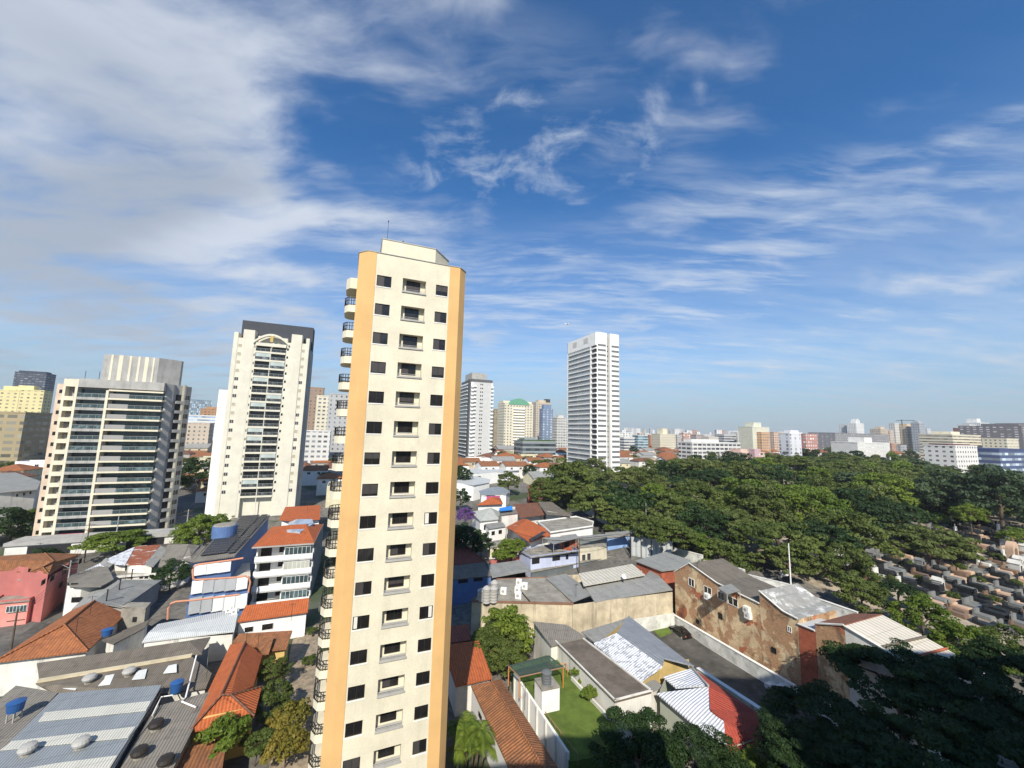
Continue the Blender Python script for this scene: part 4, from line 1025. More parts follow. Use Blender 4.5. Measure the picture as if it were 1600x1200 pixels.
# ---- blue building with solar roof
def blue_building():
    zb = .3; zt = 12.2
    fl, fr_ = G(304, 876, zt), G(364, 868, zt); bl, br = G(368, 809, zt), G(420, 806, zt)
    c = (fl+fr_+bl+br)/4
    T = thing('office_building', 'blue building with salmon pipe trim, blank white panels and black solar collectors on its roof', 'office building', (c.x, c.y, 0))
    ex = (fr_-fl); ex.z = 0; L = ex.length; ex.normalize(); en = V((-ex.y, ex.x, 0)); D = en.dot(bl-fl)
    f = Fr(V((fl.x, fl.y, 0)), ex, en)
    X = lambda u, v, d=0: ((lambda dd: (C0+dd*((f.O-C0+en*d).dot(en)/dd.dot(en))))(ray(u, v)))
    xr2 = (X(391, 905)-f.O).dot(ex); xl3 = (X(292, 950)-f.O).dot(ex)
    sk = (bl-fl); sk.z = 0
    w = MB(); w.prism([f.O, f.O+ex*L, V((br.x, br.y, 0)), V((bl.x, bl.y, 0))], -1, zt-.1); w.build('wall', M['blue'], T)
    w = MB(); f.box(w, L+.01, xr2, .1, 6, -1, zt-4.6); f.box(w, xl3, -.01, .1, 5, -1, zt-7.5); w.build('side_wing', M['blue'], T)
    wt = MB(); f.box(wt, L+.01, xr2-.02, .15, 9, zt-4.59, zt-4.4); wt.build('terrace', surf('cream_terrace', (.6, .56, .47)), T)
    panel = surf('blank_white_panel', (.78, .79, .77), var=.03); lat = surf('grey_lattice_screen', (.42, .43, .44), var=.1)
    def panels(u0, u1, vt0, vt1, vb0, vb1, n, pat):
        for k in range(n):
            fa, fb = k/n, (k+1)/n
            a = X(u0+(u1-u0)*fa, vt0+(vt1-vt0)*fa, -.35); b = X(u0+(u1-u0)*fb, vb0+(vb1-vb0)*fb, -.35)
            mb = MB(); f.box(mb, (a-f.O).dot(ex)+.03, (b-f.O).dot(ex)-.03, -.5, .0, b.z, a.z)
            mb.build('panel', lat if pat[k] == 'l' else panel, T)
    panels(304, 360, 883, 878, 899, 892, 3, 'www'); panels(300, 386, 909, 902, 927, 919, 5, 'wlllw'); panels(296, 385, 936, 930, 958, 949, 5, 'llwww')
    sal = surf('salmon_trim', (.62, .28, .17), var=.05)
    def trim(pts, r=.17):
        mb = MB(); mb.tube([X(u, v, -.42) for u, v in pts], r, 6); mb.build('pipe_trim', sal, T)
    trim([(380, 872), (362, 875), (310, 882), (303, 885), (301, 890), (302, 904), (306, 906), (370, 902), (383, 900), (389, 903), (391, 910), (388, 926)])
    trim([(374, 929), (300, 938), (275, 940), (267, 943), (263, 950), (262, 968)])
    # roof deck, collectors and round tank
    r = MB(); r.slab([V((p.x, p.y, zt)) for p in (fl-ex*.3-en*.4, fr_+ex*.3-en*.4, br+ex*.3, bl-ex*.3)], .25); r.build('roof', M['taupe_cor'], T)
    P = lambda s, t: (fl.lerp(fr_, s)).lerp(bl.lerp(br, s), t)
    for s0, s1, t0, t1 in ((.06, .72, .05, .34), (.42, .72, .36, .66), (.2, .74, .68, .97), (.8, .99, .03, .34), (.8, .99, .36, .66), (.8, .99, .68, .97)):
        mb = MB(); q = [P(s0, t0)+UP*.35, P(s1, t0)+UP*.35, P(s1, t1)+UP*.75, P(s0, t1)+UP*.75]
        n = 7
        for k in range(n):
            a0, a1 = k/n+.01, (k+1)/n-.02
            mb.slab([q[0].lerp(q[3], a0), q[1].lerp(q[2], a0), q[1].lerp(q[2], a1), q[0].lerp(q[3], a1)], .12)
        mb.build('solar_collector', M['solar'], T)
    p = G(350, 838, zt); mb = MB(); mb.sm = True; mb.lathe(p, [(2.4, -.1), (2.4, 2.5)], 24); tk = mb.build('roof_tank', M['blue'], T)
    mb = MB(); mb.lathe(p, [(2.2, 2.51), (2.1, 2.7), (.01, 2.8)], 24); mb.build('tank_lid', M['concrete'], tk)
    for k, (u, v) in enumerate(((357, 953), (366, 955))):
        q = G(u, v+4, 5.0)
        t = thing('air_conditioner', 'white air conditioner unit at the foot of the blue building', 'air conditioner', q, 'air conditioners by the blue building')
        ac_unit(t, q)
def ac_unit(t, q, ex=AX, en=BX, s=1.0):
    mb = MB(); mb.obox(q+UP*.42*s, (.42*s), .26*s, .42*s, ex, en, UP); mb.build('case', M['white'], t)
    mb = MB(); c = q+UP*.42*s-en*.265*s-ex*.08*s
    ring = [c+ex*(.21*s*cos(2*pi*k/14))+UP*(.21*s*sin(2*pi*k/14)) for k in range(14)]
    mb.face(ring); mb.face([p-en*.01 for p in ring][::-1])
    for p0, p1 in zip(ring, ring[1:]+ring[:1]): mb.face([p0, p1, p1-en*.012, p0-en*.012])
    mb.build('fan_grille', M['grey_wall'], t)
blue_building()

# ---- right of the tower
house('house', 'terracotta tiled lean roof half in the shadow of the cream tower', 'house',
      [[(690, 1008, 5.4), (748, 1001, 5.4), (769, 1059, 4.2), (712, 1072, 4.2)]], L_([(712, 1072), (768, 1059), (747, 1003), (690, 1009)], 4.0), M['white_old'], M['orange_new'], inset=.25, zb=0)
house('house', 'dark red tiled roof strip behind the cream tower, in shade', 'house',
      [L_([(690, 980), (732, 975), (736, 1000), (690, 1006)], 5.0)], L_([(690, 1006), (735, 1000), (731, 976), (690, 981)], 4.8), M['white_old'], M['darkred'], inset=.2, zb=0)
house('house', 'long white house with a narrow terracotta gable roof beside the palms', 'house',
      [[(736, 1071, 4.3), (768, 1064, 5.3), (842, 1188, 5.3), (792, 1192, 4.3)], [(768, 1064, 5.3), (783, 1061, 4.6), (872, 1200, 4.6), (842, 1188, 5.3)], [(792, 1192, 4.3), (842, 1188, 5.3), (872, 1200, 4.6), (880, 1240, 4.6), (800, 1260, 4.3)]],
      [(736, 1071, 4.1), (796, 1200, 4.1), (802, 1255, 4.1), (878, 1240, 4.3), (870, 1198, 4.3), (782, 1062, 4.3)], M['white'], M['orange_old'], inset=.2, zb=0, ridge=[((768, 1064, 5.35), (842, 1188, 5.35))], wins=[(0, 748, 1115, 753, 1123, DK)])
def lawn_terrace():
    z = 3.2
    pl_ = [G(u, v, z) for u, v in ((806, 1062), (800, 1040), (866, 1020), (962, 1136), (950, 1180), (890, 1190))]
    c = centroid(pl_)
    m = surf('mown_lawn', (.10, .145, .025), var=.3, sc=.5, fine=.35, rough=.95)
    mb = MB(); mb.prism([(p.x, p.y) for p in pl_], -.5, z); tag(mb.build('lawn_terrace', m), kind='structure')
    a, b = G(806, 1060, z), G(890, 1187, z); ex = (b-a).normalized(); en = V((ex.y, -ex.x, 0))
    if en.dot(c-a) < 0: en = -en
    T = thing('retaining_wall', 'white pilastered retaining wall holding up the green lawn', 'wall', (a.x, a.y, 0))
    f = Fr(V((a.x, a.y, 0)), ex, en); L = (b-a).length
    w = MB(); f.box(w, 0, L, -.3, -.02, -.5, z+.75); w.build('wall', M['white'], T)
    for k in range(7):
        q = MB(); x = .2+(L-.5)*k/6; f.box(q, x, x+.3, -.48, -.3, -.5, z+.9); q.build('pilaster', M['white_old'], T)
    # low white wall and planting beds on the far side
    r = thing('garden_wall', 'low pale kerb wall edging the lawn towards the long flat roof', 'wall', (G(905, 1065, z).x, G(905, 1065, z).y, z))
    w = MB(); a2, b2 = G(893, 1062, z), G(958, 1132, z); e2 = (b2-a2).normalized(); n2 = V((-e2.y, e2.x, 0)); w.obox((a2+b2)/2+UP*.2, (b2-a2).length/2, .12, .25, e2, n2, UP); w.build('kerb', M['white_old'], r)
    # stair and tank block
    bl = house('tank_block', 'white cube shaped block on the lawn carrying a grey ribbed water tank', 'tank house',
               [L_([(835, 1060), (861, 1054), (875, 1072), (847, 1078)], 6.1)], L_([(847, 1078), (875, 1072), (861, 1054), (835, 1060)], 6.0), M['white'], M['concrete'], inset=.03, zb=0)
    tank(854, 1068, 6.1, .62, 1.5, M['tankgrey'], 'grey ribbed water tank on the white cube block', ribs=True)
    # pergola of orange posts with a glass roof
    q = [G(795, 1041, 5.7), G(858, 1025, 5.7), G(880, 1043, 5.7), G(812, 1058, 5.7)]
    T = thing('pergola', 'orange framed pergola with glass roof at the end of the lawn', 'pergola', (q[0].x, q[0].y, z))
    om = surf('orange_steel', (.55, .22, .06), rough=.5)
    for p in q: mb = MB(); mb.tube([V((p.x, p.y, z)), p], .08, 6); mb.build('post', om, T)
    mb = MB()
    for p0, p1 in zip(q, q[1:]+q[:1]): mb.tube([p0, p1], .08, 6)
    for k in (1, 2, 3): mb.tube([q[0].lerp(q[1], k/4), q[3].lerp(q[2], k/4)], .05, 5)
    mb.build('beam', surf('brown_steel', (.28, .16, .1)), T)
    mb = MB(); mb.slab([p+UP*.12 for p in q], .03); mb.build('glass_roof', clearglass('pergola_glass', (.10, .13, .11), .65), T)
    hr = [G(812, 1052, 4.2), G(884, 1036, 4.2), G(887, 1045, 4.2)]
    t2 = thing('handrail', 'orange tube handrail crossing the lawn in front of the pergola', 'handrail', (hr[0].x, hr[0].y, z))
    mb = MB(); mb.tube(hr, .05, 5)
    for p in hr: mb.tube([p, V((p.x, p.y, z))], .05, 5)
    mb.build('rail', om, t2)
    s0 = [G(852, 1112, 4.3), G(903, 1178, 4.3)]
    t3 = thing('handrail', 'brown tube handrail along the top of the white retaining wall', 'handrail', (s0[0].x, s0[0].y, z))
    mb = MB(); mb.tube(s0, .04, 5)
    for k in range(7): p = s0[0].lerp(s0[1], k/6); mb.tube([p, V((p.x, p.y, z))], .03, 4)
    mb.build('rail', MATS['brown_steel'], t3)
lawn_terrace()
house('warehouse', 'long low building with a flat brown felt roof beside the lawn', 'warehouse',
      [L_([(861, 996), (906, 995), (1018, 1081), (961, 1096)], 5.6)], L_([(861, 996), (961, 1096), (1018, 1081), (906, 995)], 5.5), M['white_old'], surf('brown_felt_roof', (.15, .125, .10), var=.25, dirt=.4, fine=.4, streak=False, sc=.6, dirtcol=(.06, .05, .04)), inset=.03, zb=0, parapet=(.35, .18, M['white_old']))
house('shed', 'grey corrugated shed roof behind the lawn with a stained white wall', 'shed',
      [[(833, 971, 6.2), (885, 976, 6.2), (916, 995, 5.8), (861, 1009, 5.6)]], L_([(834, 973), (861, 1008), (914, 996), (884, 977)], 5.5), M['white_old'], M['taupe_cor'], inset=.05, zb=0)
house('house', 'house with flaking silver white roof sheets and a yellow boarded gable', 'house',
      [[(928, 1005, 5.6), (963, 989, 6.9), (1035, 1041, 6.9), (1000, 1066, 5.6)], (1, [(963, 989, 6.9), (982, 962, 6.2), (1084, 1040, 6.2), (1038, 1028, 6.95), (1035, 1041, 6.9)])],
      L_([(930, 1005), (1000, 1065), (1032, 1044), (1080, 1040), (982, 964)], 5.4), surf('yellow_boards', (.46, .34, .14), var=.15, dirt=.3), [M['white_patchy'], roofmat('blue_grey_sheet', (.25, .27, .30), (.32, .34, .37), pu=.26, kind='cor', dirt=.2)], inset=.2, zb=0)
house('house', 'grey tiled lean to roof between the flaking white roof and flat brown roof', 'house',
      [L_([(908, 987), (960, 972), (982, 964), (962, 990), (930, 1004)], 4.6)], L_([(912, 988), (930, 1002), (961, 989), (980, 966)], 4.4), M['white_old'], M['grey_cor'], inset=.05, zb=0)
house('porch', 'small grey slatted porch roof below the yellow boarded gable', 'porch',
      [L_([(1001, 1066), (1024, 1062), (1036, 1072), (1017, 1080)], 4.6)], L_([(1003, 1067), (1017, 1079), (1034, 1072), (1023, 1063)], 4.4), M['white_old'], M['grey_cor'], inset=.05, zb=0)
house('house', 'house with a roof half white tile and half red paint, lower right', 'house',
      [[(1026, 1083, 4.6), (1107, 1073, 6.6), (1110, 1108, 5.9), (1131, 1127, 5.9), (1134, 1165, 4.9), (1121, 1162, 4.6)], [(1036, 1057, 4.9), (1082, 1044, 6.2), (1108, 1070, 6.6), (1056, 1074, 4.9)],
       (1, [(1107, 1073, 6.6), (1082, 1044, 6.2), (1184, 1114, 4.7), (1110, 1108, 6.1)]), (1, [(1110, 1108, 6.1), (1184, 1114, 4.7), (1193, 1163, 4.6), (1131, 1127, 5.9)]), (1, [(1131, 1127, 5.9), (1193, 1163, 4.6), (1142, 1176, 4.6), (1134, 1165, 4.7)])],
      L_([(1028, 1084), (1122, 1162), (1142, 1176), (1192, 1163), (1183, 1115), (1084, 1047), (1040, 1058)], 4.4), M['green_pale'], [M['white_tile'], M['red_paint']], inset=.18, zb=0, ridge=[((1107, 1073, 6.62), (1082, 1044, 6.25))], trim=M['grey_wall'])
house('warehouse', 'wide beige walled warehouse with cream curved sheets over grey roofing', 'warehouse',
      [[(853, 903, 7.2), (884, 896, 7.2), (929, 927, 7.2), (895, 940, 7.2)], (1, [(904, 896, 8.6), (988, 881, 8.6), (1008, 898, 8.2), (912, 915, 8.2)]), [(912, 914, 7.6), (1009, 899, 7.6), (1018, 888, 7.4), (1051, 921, 6.9), (929, 940, 6.9)]],
      L_([(895, 944), (1051, 924), (1018, 890), (884, 898), (855, 905)], 6.9), M['beigewall'], [M['grey_cor'], M['cream_cor']], inset=.03, zb=0)
house('warehouse', 'flat weathered concrete roof with tanks and air units right of the cream tower', 'warehouse',
      [L_([(737, 938), (776, 905), (853, 902), (896, 943)], 6.9)], L_([(737, 940), (895, 944), (853, 903), (776, 906)], 6.8), M['beigewall'], M['concrete'], inset=.03, zb=0, parapet=(.35, .22, surf('rusty_brown_wall', (.22, .12, .08), dirt=.4)))
for k, (u, v, h) in enumerate(((752, 938, 1.9), (760, 941, 2.6), (771, 940, 2.5), (772, 931, 2.6))):
    tank(u, v, 6.9, .72, h, M['alu'], 'grey ribbed water tank on the flat concrete roof near the blue wall', ribs=True, group='ribbed tanks on the flat concrete roof')
for u, v in ((787, 928), (811, 914), (820, 920), (809, 926), (810, 935)):
    q = G(u, v, 6.95); t = thing('air_conditioner', 'white air conditioner unit standing on the flat concrete roof', 'air conditioner', q, 'air conditioners on the flat concrete roof'); ac_unit(t, q, ex=V((cos(TH-.6), sin(TH-.6), 0)), en=V((-sin(TH-.6), cos(TH-.6), 0)), s=1.35)
house('house', 'blue walled building under a dark red hip roof just right of the cream tower', 'house',
      [[(680, 838, 9.0), (712, 838, 9.0), (757, 877, 7.2), (680, 886, 7.2)], (1, [(680, 886, 7.1), (757, 877, 7.1), (769, 899, 6.4), (680, 908, 6.4)])],
      L_([(680, 909), (768, 899), (757, 877), (712, 840), (680, 840)], 6.3), M['blue'], [M['darkred'], M['dark_cor']], inset=.08, zb=0,
      wins=[(0, 716, 905, 731, 911, DKX), (0, 740, 901, 754, 908, DKX)], ridge=[((712, 838, 9.05), (757, 877, 7.25))])
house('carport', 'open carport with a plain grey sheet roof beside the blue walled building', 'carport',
      [L_([(762, 882), (812, 875), (830, 891), (769, 902)], 6.6)], L_([(764, 884), (811, 877), (828, 890), (812, 884)], 6.4), M['dark'], M['grey_cor'], inset=.9, zb=0)  # dark walls stand in for the shade under the open roof
# pale blue house with terrace
house('house', 'pale lavender house with a mossy flat terrace and dark square windows', 'house',
      [L_([(814, 862), (847, 853), (905, 863), (904, 861), (829, 871)], 7.6)], L_([(829, 871), (904, 861), (884, 848), (812, 860)], 7.5), M['lav'], M['concrete'], inset=.03, zb=0, parapet=(.4, .2, surf('grey_blue_trim', (.30, .33, .45))),
      wins=[(0, 831, 872, 843, 881, DKX), (0, 863, 869, 875, 876, DKX), (0, 884, 867, 888, 874, DKX)])
def canopy(label, q, zt, zf, m, posts=True):
    P = [G(u, v, zt) for u, v in q]; T = thing('roof_canopy', label, 'canopy', (P[0].x, P[0].y, zf))
    mb = MB(); mb.slab(P, .12); mb.build('roof', m, T)
    for p in P: mb = MB(); mb.tube([V((p.x, p.y, zf)), p-UP*.1], .06, 5); mb.build('post', M['alu'], T)
canopy('tilted grey sheet canopy over the brick coloured terrace of the lavender house', [(848, 840), (903, 837), (904, 840), (865, 850)], 10.2, 7.6, M['grey_cor'])
house('house', 'narrow cream fronted house with a pair of tall louvred windows', 'house',
      [L_([(904, 855), (948, 853), (944, 848), (904, 850)], 7.8)], L_([(904, 857), (948, 853), (942, 842), (902, 846)], 7.7), surf('cream_block', (.52, .47, .36), dirt=.4, dirtcol=(.25, .22, .16)), M['concrete'], inset=.02, zb=0,
      wins=[(0, 909, 866, 915, 881, dict(g=M['shut'], m=0)), (0, 917, 864, 923, 879, dict(g=M['shut'], m=0))])
canopy('long dark grey sheet canopy above the cream fronted house', [(900, 842), (980, 829), (992, 832), (905, 841)], 10.6, 7.7, M['grey_cor'])
house('house', 'bright blue and grey house at the end of the row by the metal fence', 'house',
      [L_([(949, 840), (985, 836), (978, 829), (945, 832)], 8.4)], L_([(949, 840), (985, 836), (978, 830), (945, 833)], 8.3), surf('sky_blue_paint', (.24, .38, .66), dirt=.3, dirtcol=(.35, .37, .42)), M['concrete'], inset=.02, zb=.2, wins=[(0, 955, 865, 959, 869, DKX), (0, 963, 864, 967, 868, DKX)])

house('house', 'dark recessed upper room with stained grey walls behind the cream fronted house', 'house', [L_([(905, 843), (948, 838), (944, 834), (903, 838)], 9.35)], L_([(905, 844), (948, 839), (944, 835), (903, 839)], 9.25), M['dgrey_wall'], M['grey_cor'], inset=.05, zb=0)
house('house', 'brick red room at the back of the terrace under the tilted canopy', 'house', [L_([(878, 842), (903, 839), (900, 834), (876, 837)], 10.0)], L_([(878, 842), (903, 839), (900, 835), (876, 837)], 9.9), M['redbrick'], M['grey_cor'], inset=.03, zb=0, wins=[(0, 882, 847, 889, 855, DKX)])
house('garden_wall', 'dark grey lower wall running below the lavender and cream houses', 'wall', [L_([(830, 894), (948, 871), (986, 863), (985, 861), (946, 869), (829, 891)], 4.6)], L_([(830, 894), (948, 871), (986, 863), (985, 861), (946, 869), (829, 891)], 4.5), surf('slate_grey_paint', (.13, .15, .155), var=.15, dirt=.2), M['concrete'], inset=.0, zb=0)
gw = [G(1086, 1042, 4.9), G(1198, 1118, 4.7)]
gT = thing('boundary_wall', 'white capped wall and gutter running beside the red painted roof', 'wall', (gw[0].x, gw[0].y, 0))
gd = (gw[1]-gw[0]); gL = gd.length; gd.z = 0; gd.normalize(); gn = V((-gd.y, gd.x, 0))
if gn.x < 0: gn = -gn
mb = MB(); gm = (gw[0]+gw[1])/2+gn*.55; mb.obox(V((gm.x, gm.y, 2.1)), gL/2, .18, 2.5, gd, gn, UP); mb.build('wall', M['white_old'], gT)
mb = MB(); mb.obox(V((gm.x, gm.y, 4.66)), gL/2, .3, .05, gd, gn, UP); mb.build('coping', M['white'], gT)
# ------------------------------------------------------------------ brick row, wall and parking yard on the right

def patchwall(name, base, brick, red, mold=.6):
    m = bpy.data.materials.new(name); m.use_nodes = True; N = NT(m.node_tree)
    co = N.n('ShaderNodeTexCoord').outputs['Object']
    c = N.mix(N.ss(N.noise(co, .5, 5, .6), .3, .7), c4([k*.8 for k in base]), c4([k*1.15 for k in base]))
    bv = N.n('ShaderNodeTexBrick', i_Vector=N.map(co, sc=(1, 1, 1), rot=(pi/2, 0, radians(58))), i_Scale=2.2, i_Mortar_Size=.04, i_Color1=c4(brick), i_Color2=c4([k*.7 for k in brick]), i_Mortar=c4([k*.6 for k in base]))
    c = N.mix(N.ss(N.noise(co, .33, 6, .62, .4), .46, .52), c, bv.outputs[0])
    c = N.mix(N.ss(N.noise(N.vm('ADD', co, (31, 7, 3)), .3, 3, .5), .61, .63), c, c4(red))
    c = N.mix(N.m('MULTIPLY', N.ss(N.noise(N.map(co, sc=(1, 1, .55)), .36, 7, .74, .6), .51, .64), mold), c, (.075, .065, .05, 1))
    c = N.mix(N.m('MULTIPLY', N.ss(N.noise(co, 2.6, 4, .65), .5, .72), .45), c, c4([k*.35 for k in base]))
    b = N.n('ShaderNodeBsdfPrincipled', i_Base_Color=c, i_Roughness=.9); b.inputs['Specular IOR Level'].default_value = .2
    bp = N.n('ShaderNodeBump', i_Strength=.4, i_Distance=.05, i_Height=N.noise(co, 4, 5, .65)); N.set(b.inputs['Normal'], bp)
    o = N.n('ShaderNodeOutputMaterial'); N.t.links.new(b.outputs[0], o.inputs[0]); return m
M['tanwall'] = patchwall('peeling_tan_wall', (.66, .50, .31), (.54, .27, .14), (.42, .15, .08), .7)
BW0 = G(1056, 973, 0)
be = -BX; bn = AX
BF = Fr(BW0, be, bn)
def bwall(name, label, prof, D, wins, roofm, wallm=None, back=None, dz=0):
    """a party wall building in the brick row: prof = (s, z) along the wall top"""
    T = thing(name, label, 'building', BF.P((prof[0][0]+prof[-1][0])/2, D/2, 0))
    r = MB()
    for (s0, z0), (s1, z1) in zip(prof, prof[1:]):
        r.slab([BF.P(s0, -.12, z0), BF.P(s1, -.12, z1), BF.P(s1, D+.3, z1+dz), BF.P(s0, D+.3, z0+dz)], .16)
    r.build('roof', roofm, T)
    w = MB()
    for (s0, z0), (s1, z1) in zip(prof, prof[1:]):
        w.face([BF.P(s0, 0, -1), BF.P(s1, 0, -1), BF.P(s1, 0, z1-.13), BF.P(s0, 0, z0-.13)])
        w.face([BF.P(s1, D, -1), BF.P(s0, D, -1), BF.P(s0, D, z0-.13+dz), BF.P(s1, D, z1-.13+dz)])
    for sg, (s0, z0) in ((0, prof[0]), (1, prof[-1])):
        q = [BF.P(s0, D, -1), BF.P(s0, 0, -1), BF.P(s0, 0, z0-.13), BF.P(s0, D, z0-.13+dz)]
        w.face(q if not sg else q[::-1])
    w.build('wall', wallm or M['tanwall'], T)
    cp = MB()
    for (s0, z0), (s1, z1) in zip(prof, prof[1:]): cp.tube([BF.P(s0, -.1, z0+.02), BF.P(s1, -.1, z1+.02)], .13, 5)
    cp.build('coping', M['white_old'], T)
    for u0, v0, u1, v1, opt in wins:
        def hit(u, v):
            d = ray(u, v); t = (BW0-C0).dot(bn)/d.dot(bn); p = C0+d*t; return (p-BW0).dot(be), p.z
        um, vm = (u0+u1)/2, (v0+v1)/2
        window_part(BF, T, hit(u0, vm)[0], hit(u1, vm)[0], hit(um, v1)[1], hit(um, v0)[1], 0, (opt.get('f', M['white']), opt.get('g', M['glass'])), mull=opt.get('m', 1), proud=.09)
    return T
bwall('building', 'long peeling tan building with a dark gabled roof and white framed windows', [(0, 9.9), (3.9, 12.8), (10.2, 11.3), (18.1, 10.9)], 9.0,
      [(1076, 904, 1085, 916, {}), (1100, 917, 1112, 930, {}), (1122, 925, 1132, 937, {}), (1138, 934, 1153, 946, {}), (1123, 958, 1129, 967, DK), (1088, 968, 1093, 974, DKX)], M['dark_cor'])
bwall('building', 'peeling tan building with a white splashed grey roof and mossy wall', [(18.15, 12.9), (21.9, 11.3), (23.98, 11.1)], 9.5,
      [(1206, 1012, 1213, 1020, DKX)], roofmat('splashed_grey_roof', (.30, .30, .28), (.38, .37, .35), pu=.3, kind='cor', dirt=.3, patch=(.70, .70, .68), patchamt=.42, patchsc=.55))
house('house', 'grey sheet roofed shed wedged between the beige warehouse and the peeling tan building', 'shed', [L_([(992, 876), (1040, 862), (1079, 875), (1075, 887), (1034, 892)], 8.6)], L_([(994, 877), (1034, 892), (1074, 887), (1077, 876), (1040, 864)], 8.4), M['redbrick'], M['grey_cor'], inset=.05, zb=0)
bwall('building', 'narrow red block infill with a small pale metal roof in the brick row', [(24.02, 10.4), (26.3, 10.5)], 5.0, [(1231, 979, 1237, 988, {})], M['white_cor'], M['redbrick'])
bwall('building', 'tan brick building under an old reddish brown tile roof', [(26.35, 11.5), (30.0, 12.9)], 9.0, [], roofmat('old_reddish_tile', (.24, .10, .06), (.33, .15, .09), pu=.5, dirt=.3))
bwall('building', 'white walled end building with a pale cream folded roof', [(30.05, 12.8), (34.0, 12.0), (37.2, 11.2)], 9.0, [], roofmat('cream_sheet_roof', (.58, .53, .44), (.66, .61, .53), pu=.8, kind='cor', dirt=.12), M['white_old'])
for q, mm in (((34.0, 12.0), M['dark_cor']), ((36.0, 11.5), M['redbrick'])):
    rdg = MB(); rdg.tube([BF.P(q[0], -.1, q[1]+.08), BF.P(q[0]+.6, 9.0, q[1]+.08)], .16, 5)
    for o in bpy.data.objects:
        if o.get('label', '').startswith('white walled end'): rdg.build('ridge_capping', mm, o)
sg = GG(1226, 897, 3.2); sT = thing('sign_board', 'white rectangular sign board on the cemetery wall beside the tall white pole', 'sign', sg)
mb = MB(); mb.obox(sg+UP*.2, 1.3, .06, .7, AX, BX, UP); mb.build('panel', M['white'], sT); mb = MB(); mb.obox(sg+UP*.3-BX*.07, 1.0, .01, .18, AX, BX, UP); mb.build('faded_band', M['grey_wall'], sT)
t_ = canopy('small grey sheet canopy over a light well of the peeling tan building', [(1121, 918), (1142, 912), (1156, 922), (1136, 928)], 11.9, 10.4, M['grey_cor'])
for u, v, lab in ((1107, 936, 'white air conditioner hung on the peeling tan wall below a white framed window'), (1169, 957, 'upper white air conditioner on the mossy part of the tan wall'), (1171, 966, 'lower white air conditioner on the mossy part of the tan wall')):
    d = ray(u, v); t = (BW0-C0).dot(bn)/d.dot(bn); q = C0+d*t-bn*.3; t = thing('air_conditioner', lab, 'air conditioner', q); ac_unit(t, q, ex=be, en=bn, s=1.2)
def long_wall(name, label, pts, h, th, m, top=None, cat='wall', h0=0):
    c = pts[0]; T = thing(name, label, cat, (c.x, c.y, gz(c.x, c.y)))
    mb = MB(); tb = MB()
    for a, b in zip(pts, pts[1:]):
        n = max(1, int((b-a).length/8))
        for k in range(n):
            p, q = a.lerp(b, k/n), a.lerp(b, (k+1)/n); d = (q-p); L = d.length; d.normalize(); nn = V((-d.y, d.x, 0)); zz = min(gz(p.x, p.y), gz(q.x, q.y))
            mid = (p+q)/2; mb.obox(V((mid.x, mid.y, zz+(h-.6)/2)), L/2, th/2, (h+.6)/2, d, nn, UP)
            if top: tb.obox(V((mid.x, mid.y, zz+h+.06)), L/2, th/2+.08, .05, d, nn, UP)
    mb.build('wall', m, T)
    if top: tb.build('coping', top, T)
    return T
gr = surf('graffiti_white_wall', (.62, .62, .58), var=.2, sc=.6, dirt=.75, dirtcol=(.12, .13, .11), streak=False)
long_wall('boundary_wall', 'low white wall with dark graffiti scrawl along the parking yard', [V((p.x, p.y, 0)) for p in (BF.P(.2, -1.6, 0), BF.P(12, -1.6, 0), BF.P(30, -1.6, 0))], 2.2, .35, gr, M['white'])
long_wall('boundary_wall', 'stained white wall behind the black car closing the yard', [V((p.x, p.y, 0))-BX*.35 for p in (G(962, 936, 6.9), G(1050, 924, 6.9))], 2.8, .3, gr, None)
cw = [GG(u, v, 2.9) for u, v in ((905, 783), (935, 800), (985, 826), (1098, 868), (1240, 915), (1340, 957), (1450, 1003), (1560, 1065))]
long_wall('cemetery_wall', 'long white graffiti marked wall running past the cemetery trees', [V((p.x, p.y, 0)) for p in cw], 2.9, .5, gr, M['white_old'])
# metal sheet fence
fp = [GG(u, v, 0) for u, v in ((986, 868), (1052, 880))]
def sheet_fence():
    a, b = V((fp[0].x, fp[0].y, 0)), V((fp[1].x, fp[1].y, 0)); L = (b-a).length
    T = thing('sheet_fence', 'grey metal sheet hoarding between the blue house and the cemetery wall', 'fence', (a.x, a.y, gz(a.x, a.y)))
    d = (b-a).normalized(); n = V((-d.y, d.x, 0)); zz = gz(a.x, a.y)
    mb = MB(); mb.obox((a+b)/2+UP*(zz+2.3), L/2, .05, 2.7, d, n, UP); mb.build('panel', roofmat('hoarding_sheet', (.40, .42, .42), (.47, .49, .49), pu=1.3, kind='cor', dirt=.2), T)
    for k in range(5): mb = MB(); p = a.lerp(b, k/4)-n*.12; mb.tube([p+UP*(zz-.3), p+UP*(zz+4.6)], .08, 5); mb.build('post', M['dmetal'], T)
sheet_fence()

# yard, roads, lawn strip
asph = surf('worn_asphalt', (.085, .08, .072), var=.45, sc=.22, dirt=.75, fine=.3, streak=False, dirtcol=(.16, .145, .12), rough=.95)
drape('parking_yard', [GG(u, v) for u, v in ((1000, 985), (1054, 966), (1300, 1100), (1330, 1170), (1180, 1150))], asph)
drape('road', [GG(u, v) for u, v in ((100, 942), (125, 915), (145, 920), (110, 955), (20, 1040), (-60, 1090), (-60, 1040), (20, 1000))], asph)
pav = surf('stone_paving', (.30, .24, .17), var=.35, sc=1.2, dirt=.5, streak=False, fine=.5, dirtcol=(.12, .09, .06))
drape('courtyard_paving', [GG(u, v) for u, v in ((462, 985), (500, 975), (500, 1300), (400, 1300), (440, 1100), (455, 1010))], pav)
drape('grass_patch', [GG(u, v) for u, v in ((1020, 985), (1044, 980), (1050, 990), (1032, 997))], MATS['mown_lawn'], .09)
